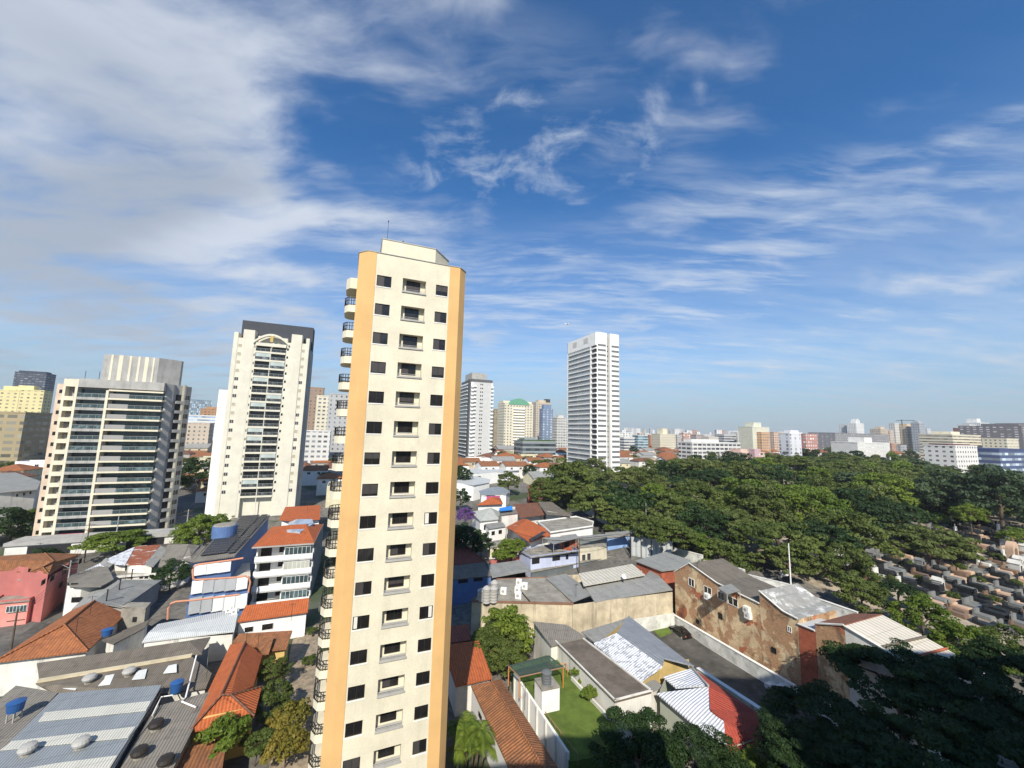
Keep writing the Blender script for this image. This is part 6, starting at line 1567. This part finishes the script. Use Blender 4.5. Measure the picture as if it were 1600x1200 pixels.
zones = [[(712, 705), (900, 705), (900, 752), (812, 752), (775, 741), (712, 741)], [(965, 680), (1290, 690), (1290, 712), (1180, 722), (1040, 728), (965, 735)], [(1280, 690), (1600, 700), (1600, 722), (1400, 714), (1290, 708)],
         [(276, 690), (345, 690), (345, 800), (276, 826)], [(455, 690), (540, 690), (540, 800), (462, 800)], [(0, 690), (70, 690), (70, 790), (0, 800)]]
y = 108.0; nh = 0; ntr = 0
while y < 620:
    sp = 14+y*.016; x = -330
    while x < 720:
        xx, yy = x+rf_.uniform(-2, 2), y+rf_.uniform(-2, 2); u, v = to_px(V((xx, yy, gz(xx, yy)+2.5)))
        zi = next((i for i, z in enumerate(zones) if inpoly(z, u, v)), None)
        ok = zi is not None
        if ok:
            a, b = V((xx, yy, 0)).dot(AX), V((xx, yy, 0)).dot(BX)
            for A0, A1, B0, B1 in ((-90, -36, 136, 178), (-54, -4, 144, 182), (122, 160, 180, 236), (72, 106, 268, 318)):
                if A0 < a < A1 and B0 < b < B1: ok = False
        if ok and nh < 280:
            kd, rm, lb, gp = rf_.choice(KINDS+KINDS[:2]); low_house(xx, yy, sp*rf_.uniform(.55, .85), sp*rf_.uniform(.5, .75), rf_.choice([3.6, 4, 6.5, 6.8]), kd, rm, rf_.choice(wm_), lb, gp); nh += 1
            ntr = ntr+1
            if ntr % 3 == 0 and ntr < 170: tree_at(xx+sp*.5, yy-sp*.35, rf_.uniform(6, 10), rf_.uniform(3, 5), rf_.choice(['rnd_forest', 'rnd_dark', 'umb_forest']), 'garden tree among the distant low houses', group='garden trees among the distant houses')
        x += sp
    y += sp
# ------------------------------------------------------------------ buildings further off
def far_tower(u0, u1, vt, y, wall, label, win=(.10, .11, .12), pu=3.2, pv=3.0, wu=.5, wv=.42, band=False, top=None, dep=.6, group=None, rot=None, crown=None, name='apartment_building', cat='apartment building', vis=None):
    p0, p1 = atY(u0, vt, y), atY(u1, vt, y); Wd = (p1-p0).length; c = (p0+p1)/2; zt = c.z; zb = gz(c.x, c.y)
    r = TH if rot is None else rot
    ex = V((cos(r), sin(r), 0)); en = V((-sin(r), cos(r), 0)); vdir = V((c.x, c.y, 0)).normalized(); px_ = V((vdir.y, -vdir.x, 0))
    ca, sa = abs(ex.dot(px_)), abs(en.dot(px_)); w = Wd/(ca+dep*sa); d = w*dep
    T = thing(name, label, cat, (c.x, c.y, zb), group)
    O = V((c.x, c.y, 0))-ex*w/2-en*d/2; f = Fr(O, ex, en)
    mb = MB(); f.box(mb, 0, w, 0, d, zb-4, zt, False)
    key = 'facade_%d_%d_%d_%d' % (int(wall[0]*100), int(wall[1]*100), int(wall[2]*100), int(pu*10+wu*100+band*1000+wv*77))
    mb.build('facade', gridmat(key, wall, win, pu, pv, wu, wv, band), T)
    rb = MB(); f.box(rb, -.15, w+.15, -.15, d+.15, zt+.005, zt+.7); rb.build('parapet', surf('p'+key, wall), T)
    if top:
        for (f0, f1, hh, mt) in top:
            t_ = MB(); f.box(t_, w*f0, w*f1, d*.2, d*.8, zt+.7, zt+.7+hh); t_.build('roof_block', mt if mt else surf('p'+key, wall), T)
    return T, f, w, d, zt, zb
Wt, Cr, Be, Gy, Br, Ye = (.62, .61, .58), (.62, .57, .44), (.50, .42, .33), (.33, .33, .33), (.26, .15, .10), (.66, .58, .30)
T, f, w, d, zt, zb = far_tower(778, 833, 632, 430, Cr, 'cream apartment tower with a curved green glass crown behind the garden office block', top=[(.0, 1, 2.5, None)], pu=3.4, wu=.42)
mb = MB(); n = 12
for k in range(n):
    t0_, t1_ = -1+2*k/n, -1+2*(k+1)/n; h0, h1 = 5.5*(1-t0_*t0_)+.5, 5.5*(1-t1_*t1_)+.5
    x0, x1 = w*(.5+.36*t0_), w*(.5+.36*t1_); mb.face([f.P(x0, -.4, zt-1), f.P(x1, -.4, zt-1), f.P(x1, -.4, zt+h1), f.P(x0, -.4, zt+h0)]); mb.face([f.P(x0, -.4, zt+h0), f.P(x1, -.4, zt+h1), f.P(x1, d*.6, zt+h1), f.P(x0, d*.6, zt+h0)])
mb.build('glass_crown', glassmat('green_glass', (.12, .30, .20), .2, .6), T)
mb = MB()
for k in range(20): f.box(mb, w*.3, w*.7, -1.3, -.02, zt-6-3*k, zt-5-3*k)
mb.build('balcony_stack', M['white'], T)
far_tower(770, 783, 640, 520, (.30, .24, .14), 'narrow brown tower just left of the green crowned tower', wu=.6)
far_tower(831, 861, 630, 520, Be, 'tan tower with dark top right of the green crowned tower', top=[(.2, .7, 3, None), (.75, 1, 5, MATS['slate_cladding'])])
far_tower(843, 864, 640, 470, (.16, .22, .32), 'slate blue tower with pale balconies in front of the tan tower', win=(.5, .5, .48), pu=5, wu=.35, wv=.3, top=[(.15, .9, 5, None)])
far_tower(863, 890, 654, 430, (.50, .49, .46), 'pale apartment block between the slate blue tower and the white tower', wu=.6, top=[(.2, .6, 3, None)])
T, f, w, d, zt, zb = far_tower(803, 868, 690, 320, (.26, .29, .30), 'grey glass office block with a planted roof garden', win=(.05, .06, .07), pu=4, pv=3.6, wu=.9, wv=.6, band=True, top=[(.1, .5, 2.5, None)], name='office_building', cat='office building')
mb = MB(); f.box(mb, .5, w-.5, .3, d*.7, zt+.72, zt+1.6); mb.build('roof_garden', surf('roof_planting', (.05, .09, .03), var=.5, fine=.5, sc=1), T)
# left background
for u0, u1, vt in ((-14, 34, 611), (31, 57, 607), (54, 74, 615)):
    pass
far_tower(-20, 37, 611, 330, Ye, 'pale yellow apartment tower with round balconies, leftmost of its pair', win=(.2, .18, .12), pu=4, wu=.4, top=[(.55, .95, 3.5, None)])
far_tower(36, 73, 611, 335, Ye, 'pale yellow apartment tower with round balconies, right one of its pair', win=(.2, .18, .12), pu=4, wu=.4, top=[(.0, .55, 3.5, None)])
far_tower(36, 77, 584, 500, (.05, .06, .085), 'dark navy glass tower rising behind the pale yellow pair', win=(.12, .13, .15), pu=3.5, wu=.8, name='office_tower', cat='office tower', top=[(.05, .9, 2, None)])
far_tower(-60, 51, 645, 190, (.36, .29, .17), 'olive tan block with strips of windows at the left edge', win=(.16, .15, .12), pu=4.5, pv=3.1, wu=.75, wv=.5)
far_tower(36, 74, 674, 215, (.50, .45, .37), 'dark banded building between the olive block and the grey tower', win=(.05, .055, .065), pv=3.6, band=True, wv=.62)
house('warehouse', 'large white warehouse with dark round vents behind the trees at the left edge', 'warehouse', [L_([(-60, 742), (24, 738), (64, 752), (58, 765), (-60, 775)], 13)], L_([(-60, 776), (56, 765), (64, 753), (24, 740), (-60, 744)], 12.9), M['white_old'], M['grey_cor'], inset=.03, wins=[(0, 25, 772, 28, 776, DKX), (0, 36, 770, 39, 774, DKX), (0, 46, 768, 49, 772, DKX)])
far_tower(296, 327, 626, 520, (.20, .27, .32), 'round cornered blue glass tower right of the grey tower', win=(.3, .36, .4), pu=2, wu=.7, wv=.8, name='office_tower', cat='office tower', rot=.9)
far_tower(318, 350, 640, 420, (.38, .21, .11), 'orange brown tower behind the white blocks between the left towers', win=(.12, .09, .07), top=[(.2, .8, 2, None)])
far_tower(297, 343, 650, 380, Wt, 'white and blue banded block between the left towers', win=(.2, .28, .4), band=True, wv=.4)
far_tower(291, 330, 662, 300, Be, 'beige apartment block with small windows between the left towers', wu=.35)
far_tower(484, 506, 607, 330, (.30, .21, .15), 'slim brown tower close behind the left side of the ochre striped tower', wu=.3)
far_tower(497, 524, 620, 300, Cr, 'cream apartment block behind the balconies of the ochre striped tower', wu=.55)
far_tower(516, 545, 617, 270, (.40, .40, .40), 'grey sided block right behind the balcony stack', wu=.3)
far_tower(472, 516, 674, 240, Wt, 'white block with a pale blue stair strip behind the tall cream tower', win=(.12, .13, .14), wu=.6)
# right skyline, nearer blocks first
far_tower(1066, 1152, 692, 330, Wt, 'long white modern block with dark window bands and brown inset above the wood', win=(.07, .07, .08), pu=5, pv=3.2, wu=.8, wv=.5, dep=.25, top=[(.05, .6, 2.2, None)])
far_tower(1136, 1190, 707, 290, (.58, .42, .36), 'peach block with wide balconies above the wood', win=(.08, .07, .06), pu=6, wu=.7, wv=.45, top=[(.1, .4, 2, None)])
far_tower(1172, 1187, 703, 280, (.56, .36, .36), 'narrow block with a pink and grey painted wall', win=(.3, .3, .36), pu=2, wu=.5)
far_tower(1157, 1198, 668, 450, (.56, .56, .46), 'tall pale green blank walled block with a stepped top', win=(.4, .4, .33), pu=6, wu=.2, wv=.2, top=[(.25, .7, 5, None)])
far_tower(1181, 1200, 676, 440, (.52, .33, .2), 'orange balconied edge block joined to the pale green tower', wu=.5)
far_tower(1220, 1248, 678, 330, (.64, .64, .66), 'white slab block with a blue grey window strip', win=(.3, .32, .36), pu=6, wu=.3, wv=.7, top=[(.3, 1, 2.5, None)])
far_tower(1244, 1273, 679, 345, (.45, .22, .18), 'red brown and white block joined to the white slab block', win=(.6, .58, .55), wu=.5, wv=.5)
far_tower(1310, 1378, 692, 330, Wt, 'wide blank white building with a raised centre above the wood', win=(.55, .54, .5), pu=4, wu=.6, wv=.1, top=[(.38, .62, 4, None)], dep=.4)
far_tower(1456, 1512, 697, 262, (.66, .65, .62), 'white apartment block with maroon strips on the right', win=(.12, .10, .10), pu=3.4, wu=.42, wv=.4, dep=.5, top=[(.0, 1, .8, surf('maroon_strip', (.12, .04, .06)))])
far_tower(1508, 1600, 702, 285, (.06, .08, .17), 'navy blue and white office building at the right edge', win=(.3, .36, .42), pu=5, pv=3.6, wu=.8, wv=.45, band=True, dep=.35, name='office_building', cat='office building')
far_tower(1452, 1516, 680, 420, Cr, 'cream flat block with rows of balconies behind the maroon striped block', win=(.14, .12, .1), band=True, wv=.4, top=[(.2, .5, 3, None)], dep=.4)
far_tower(1545, 1580, 686, 400, Cr, 'small cream block in front of the dark complex', wu=.4)
far_tower(1526, 1620, 668, 540, (.16, .15, .155), 'large dark grey complex on the right skyline', win=(.28, .27, .27), pu=6, wu=.5, top=[(.3, .6, 4, None), (.7, .9, 6, None)], dep=.5)
far_tower(1500, 1540, 670, 620, (.25, .10, .07), 'red roofed brown block beside the dark complex', wu=.4)
far_tower(1280, 1374, 678, 520, (.23, .23, .24), 'long low dark grey building on the right skyline', win=(.4, .4, .4), pu=5, wu=.3, wv=.2, dep=.25)
far_tower(1313, 1328, 664, 900, Wt, 'white block left of the white tower with a round top', wu=.4)
far_tower(1326, 1346, 662, 880, (.68, .68, .66), 'white tower with a round top on the right skyline', wu=.4, top=[(.3, .75, 7, None), (.42, .62, 10, None)])
far_tower(1363, 1384, 671, 700, Be, 'brownish balconied tower on the right skyline', top=[(.3, .8, 4, None)])
far_tower(1384, 1394, 673, 700, (.55, .45, .36), 'slim beige tower on the right skyline')
far_tower(1391, 1402, 662, 720, (.62, .60, .56), 'slim white tower left of the tower crane')
far_tower(1398, 1428, 667, 730, (.52, .42, .30), 'unfinished tower with orange floors below the tower crane', pu=5, wu=.7, top=[(.3, .9, 5, Ma if False else None)])
far_tower(1426, 1441, 661, 700, (.36, .38, .41), 'grey cylinder like tower on the right skyline', wu=.6, top=[(.1, .8, 3, None)])
far_tower(1441, 1452, 670, 760, (.55, .55, .56), 'small pale tower right of the grey cylinder like tower')
far_tower(1500, 1520, 664, 900, (.64, .64, .62), 'white twin block on the far right skyline, left part')
far_tower(1512, 1538, 661, 920, (.68, .68, .66), 'white twin block on the far right skyline, taller part', top=[(.05, .45, 9, None)])
far_tower(969, 991, 684, 420, Wt, 'low white office with dark glass bands right of the white tower', win=(.1, .12, .14), band=True, wv=.55, dep=.5)
far_tower(989, 1012, 681, 450, (.45, .50, .52), 'pale teal glass office right of the low white office', win=(.08, .14, .17), band=True, wv=.6)
far_tower(1012, 1021, 680, 500, (.40, .19, .10), 'narrow orange block beside the cream stepped block')
far_tower(1019, 1054, 679, 470, Cr, 'cream stepped block with a central tower on the skyline', wu=.4, top=[(.28, .58, 6.5, None)])
far_tower(1054, 1064, 680, 500, (.45, .44, .42), 'grey block right of the cream stepped block')
far_tower(1062, 1079, 678, 520, (.45, .25, .18), 'brick red and white block on the skyline', win=(.6, .58, .55), wu=.5, wv=.6)
far_tower(1080, 1100, 680, 480, (.40, .35, .33), 'taupe block behind the long white modern block')
far_tower(1098, 1121, 683, 460, (.52, .49, .45), 'blank beige wall block behind the long white modern block', wu=.2, wv=.2)
far_tower(1119, 1148, 679, 480, (.48, .48, .50), 'grey and white banded block behind the long white modern block', band=True, wv=.5)
far_tower(1147, 1160, 676, 560, (.56, .55, .50), 'pale block left of the pale green tower')
far_tower(1197, 1222, 676, 500, (.56, .40, .30), 'peach block between the pale green tower and the white slab', wu=.5)
# crane
def crane():
    b = atY(1410, 669, 720); T = thing('tower_crane', 'thin tower crane above the unfinished tower on the skyline', 'crane', (b.x, b.y, b.z-20))
    mb = MB(); mb.tube([b-UP*20, b+UP*16], .6, 4); mb.build('mast', M['dmetal'], T); mb = MB(); mb.tube([b+UP*14-V((10, 0, 0)), b+UP*15+V((24, 0, 0))], .45, 4); mb.build('jib', M['dmetal'], T)
crane()
# the farthest band of blocks along the horizon
rk = random.Random(9)
fk = [((.68, .67, .65), 'far pale apartment block in the hazy line of the horizon', 'far pale blocks on the horizon'), ((.52, .45, .37), 'far tan apartment block in the hazy line of the horizon', 'far tan blocks on the horizon'), ((.36, .37, .39), 'far grey apartment block in the hazy line of the horizon', 'far grey blocks on the horizon'), ((.45, .27, .19), 'far brick coloured block in the hazy line of the horizon', 'far brick coloured blocks on the horizon')]
u = 968.0
while u < 1600:
    wpx = rk.uniform(4, 12); yy = rk.choice([1100, 1500, 2000, 2600]); hor = 672.7+.0253*(u-800)
    wall, lb, gp = rk.choice(fk+fk[:1]*4); far_tower(u, u+wpx, hor-rk.uniform(-1, 9)*(1 if u < 1250 else .9), yy, wall, lb, group=gp, pu=5, wu=.5, rot=rk.choice([TH, .9, 0]))
    u += wpx*rk.uniform(.32, .7)
u = 966.0
while u < 1600:
    wpx = rk.uniform(7, 18); yy = rk.choice([560, 650, 780, 900]); hor = 672.7+.0253*(u-800)
    wall, lb, gp = rk.choice(fk+fk[:1]*3); far_tower(u, u+wpx, hor+rk.uniform(-1, 11), yy, wall, lb.replace('far', 'mid distance').replace('the hazy line of', 'front of'), group=gp.replace('far', 'mid distance').replace('on', 'below'), pu=4, wu=.5, rot=rk.choice([TH, TH, .2]))
    u += wpx*rk.uniform(.45, .95)
# clumps of trees between the distant blocks
for u, v, r, n in ((1000, 700, 14, 2), (1035, 695, 10, 2), (1110, 712, 22, 2), (1065, 720, 20, 2), (1215, 690, 26, 4), (1270, 700, 26, 4), (1290, 703, 20, 3), (1300, 715, 26, 2), (1420, 700, 22, 3), (1400, 712, 18, 3), (1440, 714, 22, 3), (1480, 735, 24, 2), (1540, 735, 26, 3), (1340, 730, 24, 2)):
    for k in range(n): tree(u+rk.uniform(-r, r), v+rk.uniform(-3, 3), r*.55, 9, rk.choice(['rnd_forest', 'rnd_dark', 'umb_forest']), 'dark green tree between the distant buildings beyond the wood', group='trees between the distant buildings')

# ------------------------------------------------------------------ cemetery
cem = [(1300, 850), (1330, 828), (1480, 812), (1640, 800), (1640, 1000), (1520, 975), (1400, 915), (1330, 905)]
bk = surf('black_granite', (.022, .024, .026), rough=.25, var=.3); bg_ = surf('brown_granite', (.19, .125, .085), rough=.4, var=.25); gg_ = surf('grey_granite', (.20, .20, .19), rough=.5, var=.2, dirt=.4); wg_ = surf('white_marble', (.62, .60, .55), rough=.5, var=.1, dirt=.5); pg_ = surf('peach_stone', (.52, .36, .25), var=.15, dirt=.3)
def tomb(kind):
    O = V((0, 0, 0)); P = MB
    def bx(a0, a1, b0, b1, z0, z1): m = MB(); m.box(a0, a1, b0, b1, z0, z1); return m
    lab = {'black': 'polished black granite tomb slab with a low headstone', 'brown': 'brown granite tomb with a raised slab and cross', 'grey': 'grey stone tomb with double slab and block headstone', 'white': 'white marble tomb with a tall headstone and cross', 'box': 'tall black granite box tomb', 'peach': 'peach stone tomb with a stepped slab', 'chapel': 'small grey gabled chapel tomb', 'wchapel': 'small white gabled chapel tomb'}[kind]+' in the cemetery'
    T = thing('tomb', lab, 'tomb', (0, 0, 0), kind.replace('wchapel', 'white chapel')+' tombs in the cemetery')
    m = dict(box=bk, peach=pg_, black=bk, brown=bg_, grey=gg_, white=wg_, chapel=gg_, wchapel=wg_)[kind]
    if 'chapel' in kind:
        b = bx(-.7, .7, -.9, .9, -.3, 1.8); b.build('body', m, T)
        r = MB(); c = [W(-.82, -1.0, 1.8), W(.82, -1.0, 1.8), W(.82, 1.0, 1.8), W(-.82, 1.0, 1.8)]; a, b_ = W(0, -1.0, 2.5), W(0, 1.0, 2.5)
        r.slab([c[0], a, b_, c[3]], .1); r.slab([c[1], c[2], b_, a], .1); r.face([W(-.7, -.9, 1.8), W(.7, -.9, 1.8), W(0, -.9, 2.4)]); r.build('roof', m, T)
        bx(-.3, .3, -.94, -.88, 0, 1.4).build('door', M['dark'], T)
        cr = bx(-.05, .05, -.95, -.85, 2.45, 3.1); cr.build('cross', m, T)
    else:
        w = 1.15 if kind == 'grey' else .95
        bx(-w, w, -1.4, 1.4, -.3, .45 if kind != 'box' else .9).build('base', m, T)
        bx(-w+.12, w-.12, -1.3, .95, .451 if kind != 'box' else .901, .68 if kind != 'box' else 1.1).build('slab', m, T)
        hh = dict(box=1.9, peach=1.0, black=1.2, brown=1.3, grey=1.5, white=2.1)[kind]
        bx(-w+.05, w-.05, 1.0, 1.3, .451 if kind != 'box' else .901, hh).build('headstone', m, T)
        if kind in ('brown', 'white'): c = bx(-.06, .06, 1.1, 1.2, hh, hh+.8); c.box(-.28, .28, 1.105, 1.195, hh+.42, hh+.54); c.build('cross', bk if kind == 'brown' else wg_, T)
    return T
rc_ = random.Random(12); tp_ = {}; nt = 0
a_ = 40.0
while a_ < 260:
    b_ = 20.0
    while b_ < 175:
        p = W(a_+rc_.uniform(-.35, .35), b_+rc_.uniform(-.7, .7)); u, v = to_px(V((p.x, p.y, gz(p.x, p.y)+.5)))
        if inpoly(cem, u, v) and rc_.random() < .9 and nt < 298:
            k = rc_.choice(['black']*6+['brown']*3+['peach']*3+['box']*4+['grey']*3+['white']*2+['chapel', 'black', 'brown', 'wchapel' if rc_.random() < .4 else 'grey'])
            p.z = gz(p.x, p.y)
            if k not in tp_: tp_[k] = tomb(k); tp_[k].location = p
            else: copy_tree(tp_[k], None, p).scale = (rc_.uniform(.85, 1.25), rc_.uniform(.8, 1.15), rc_.uniform(.75, 1.5))
            nt += 1
        b_ += 3.5
    a_ += rc_.choice([2.3, 2.6, 3.3])
def arch_tomb():
    p = GG(1584, 880, 0); T = thing('tomb', 'tall peach arched tomb with a dark arched doorway at the right edge', 'tomb', p)
    def arch(w, h, d0, d1):
        mb = MB(); pts = [(-w, -.3), (w, -.3), (w, h)]+[(w*cos(t*pi/10), h+w*sin(t*pi/10)) for t in range(1, 10)]+[(-w, h)]
        q0 = [p+AX*x+BX*d0+UP*z for x, z in pts]; q1 = [p+AX*x+BX*d1+UP*z for x, z in pts]; mb.face(q0); mb.face(q1[::-1])
        for i in range(len(pts)): j = (i+1) % len(pts); mb.face([q0[j], q0[i], q1[i], q1[j]])
        return mb
    arch(1.7, 4.2, -.7, .7).build('body', pg_, T); arch(.85, 3.4, -.76, -.69).build('door', bg_, T)
arch_tomb()
for u, v in ((1395, 905), (1355, 878), (1475, 862), (1530, 905), (1460, 845), (1420, 880), (1500, 885), (1560, 870), (1550, 935), (1440, 905), (1585, 910), (1370, 850), (1490, 930)):
    tree(u, v, 9, 1.0, 'bsh_forest', 'clipped green shrub between the tombs', trunk=False, group='shrubs between the tombs')

# ------------------------------------------------------------------ airliner far off in the sky
def airliner():
    c = atY(886, 506, 1700); T = thing('airplane', 'tiny white airliner flying beside the white tower', 'airplane', c); L = 26
    d = V((-1, .15, .02)).normalized(); s = V((.15, 1, 0)).normalized()
    mb = MB(); mb.tube([c+d*L*.5, c+d*L*.42, c+d*L*.3], .3, 8, 1.7); mb.tube([c+d*L*.3, c-d*L*.2], 1.7, 8); mb.tube([c-d*L*.2, c-d*L*.5+UP*.8], 1.7, 8, .3); mb.build('fuselage', M['white'], T)
    for sg in (-1, 1):
        mb = MB(); mb.slab([c+d*2.5-UP*.8+s*sg*1.2, c-d*2.5-UP*.8+s*sg*1.2, c-d*6+s*sg*14, c-d*4.4+s*sg*14], .4); mb.build('wing', M['white'], T)
        mb = MB(); mb.slab([c-d*10.5+UP*.8, c-d*12.5+UP*.8, c-d*13.5+UP+s*sg*5, c-d*12.6+UP+s*sg*5], .25); mb.build('tailplane', M['white'], T)
    mb = MB(); q = [c-d*9.5+UP*1, c-d*12.7+UP*1, c-d*14+UP*6, c-d*12.4+UP*6]; mb.face([p-s*.15 for p in q]); mb.face([p+s*.15 for p in q][::-1]); mb.build('fin', M['blue'], T)
airliner()

# ------------------------------------------------------------------ the block the view is taken from (its shadow falls over the lower right)
def home_block():
    T = thing('apartment_building', 'cream apartment block the view is taken from, behind the camera', 'apartment building', (10, -10, 0))
    for nm, x0, x1, h in (('left_wing', -6.4, 3.0, 42.0), ('middle_wing', 3.02, 15.0, 45.3), ('stair_wing', 15.02, 26.5, 41.6), ('right_wing', 26.52, 75.0, 56.5)):
        mb = MB(); mb.prism([(x0, -20), (x1, -20), (x1, -1.2), (x0, -1.2)], -1, h); mb.build(nm, M['cream'], T)
        f = Fr(V((x0, -1.2, 0)), V((1, 0, 0)), V((0, 1, 0)))
        f = Fr(V((x1, -1.2, 0)), V((-1, 0, 0)), V((0, -1, 0)))
        n = int((x1-x0)/3.2)
        for k in range(min(n, 4)):
            for q in range(0, int(h/2.9)-1, 3): window_part(f, T, 1+k*3.1, 2.5+k*3.1, 2+q*2.9, 3.3+q*2.9, 0)
home_block()


# ------------------------------------------------------------------ rooftop clutter
def antenna(u, v, z, k):
    p = G(u, v, z); T = thing('tv_antenna', 'thin metal television antenna standing on a low roof', 'antenna', p, 'television antennas on the low roofs')
    mb = MB(); mb.tube([p-UP*.3, p+UP*2.6], .03, 5)
    for q in range(4): c = p+UP*2.4+AX*(.28*q-.4); mb.tube([c-BX*(.45-.06*q), c+BX*(.45-.06*q)], .016, 4)
    mb.tube([p+UP*2.4-AX*.5, p+UP*2.4+AX*.55], .02, 4); mb.build('mast', M['dmetal'], T)
for k, (u, v, z) in enumerate(((118, 993, 6.6), (141, 957, 7), (402, 1020, 5), (384, 1010, 6.2), (60, 868, 9.8), (455, 968, 5.6), (196, 905, 6.4), (1090, 900, 11), (820, 1105, 5.2), (1160, 905, 10), (900, 935, 7), (480, 800, 12.6))): antenna(u, v, z, k)
def dish(u, v, z):
    p = G(u, v, z); T = thing('satellite_dish', 'small pale satellite dish fixed on a low roof', 'satellite dish', p, 'satellite dishes on the low roofs')
    mb = MB(); mb.tube([p-UP*.2, p+UP*.7], .04, 5); mb.build('stand', M['alu'], T)
    c = p+UP*.9; ax_ = V((.3, -.75, .6)).normalized(); e1 = ax_.cross(UP).normalized(); e2 = e1.cross(ax_); mb = MB(); mb.sm = True
    rings = [[c-ax_*(.14*(1-r*r))+e1*(.5*r*cos(2*pi*q/14))+e2*(.5*r*sin(2*pi*q/14)) for q in range(14)] for r in (.05, .4, .75, 1)]
    for a, b in zip(rings, rings[1:]):
        for q in range(14): mb.face([a[q], b[q], b[(q+1) % 14], a[(q+1) % 14]])
    mb.build('reflector', M['white'], T)
for u, v, z in ((232, 893, 5.2), (975, 908, 8), (1135, 900, 10.6)): dish(u, v, z)
def pipe_run(name, label, pts, r, m, cat='pipe'):
    T = thing(name, label, cat, pts[0]); mb = MB(); mb.tube(pts, r, 6); mb.build('pipe', m, T)
pipe_run('drain_pipe', 'white plastic pipe crossing the dark ribbed workshop roof', [G(307, 1024, 5.9), G(290, 1090, 5.0), G(284, 1096, 5.0), G(306, 1105, 5.0)], .09, M['white'])
pipe_run('drain_pipe', 'white plastic pipe beside the large blue tank on the ribbed roof', [G(270, 1086, 5.6), G(252, 1089, 5.2), G(245, 1103, 5.1), G(238, 1118, 5.0)], .07, M['white'])
pipe_run('drain_pipe', 'black cable hose running over the silver roof edge', [G(255, 1075, 5.9), G(236, 1110, 5.6), G(205, 1150, 5.5), G(170, 1205, 5.4)], .06, M['dmetal'], 'hose')
pipe_run('cable', 'black and white striped cable laid across the flat concrete roof', [G(808, 915, 7.1), G(816, 926, 7.1), G(828, 940, 7.1)], .1, M['dmetal'], 'cable')
fb_ = MB(); a, b = G(60, 1064, 5.35), G(300, 1024, 5.35); d_ = (b-a).normalized(); fb_.obox((a+b)/2, (b-a).length/2, .3, .12, d_, V((-d_.y, d_.x, 0)), UP)
for o in bpy.data.objects:
    if o.get('label', '').startswith('dark ribbed'): fb_.build('gutter_beam', surf('cream_beam', (.55, .47, .32), dirt=.3), o)
# parked cars along the streets
cr_ = random.Random(8)
paints = [(blk, 'black'), (wht, 'white'), (surf('silver_car_paint', (.38, .39, .40), rough=.25, var=.03, spec=.6), 'silver'), (surf('red_car_paint', (.4, .03, .03), rough=.25, var=.03, spec=.6), 'red')]
for (u, v), (m, c), lab in zip(((150, 858), (820, 885), (728, 760)), [paints[2], paints[1], paints[3]],
        ('silver car on the street below the grey tower', 'white car beside the shrub behind the carport', 'red car beside the plain white warehouse')):
    car(GG(u, v, .1), TH+pi/2 if u < 100 or u > 1100 else TH, m, lab)

# ------------------------------------------------------------------ air
def haze():
    mb = MB(); x0, x1, y0, y1, z0, z1 = -4200, 4200, -700, 4600, -3, 125
    q = [V((x0, y0, 0)), V((x1, y0, 0)), V((x1, y1, 0)), V((x0, y1, 0))]
    mb.prism(q, z0, z1, True, True)
    m = bpy.data.materials.new('city_haze'); m.use_nodes = True; N = NT(m.node_tree)
    v = N.n('ShaderNodeVolumePrincipled'); v.inputs['Color'].default_value = (.86, .90, .96, 1); v.inputs['Density'].default_value = .00013; v.inputs['Anisotropy'].default_value = .1
    o = N.n('ShaderNodeOutputMaterial'); N.t.links.new(v.outputs[0], o.inputs['Volume'])
    tag(mb.build('haze', m), kind='stuff')
haze()
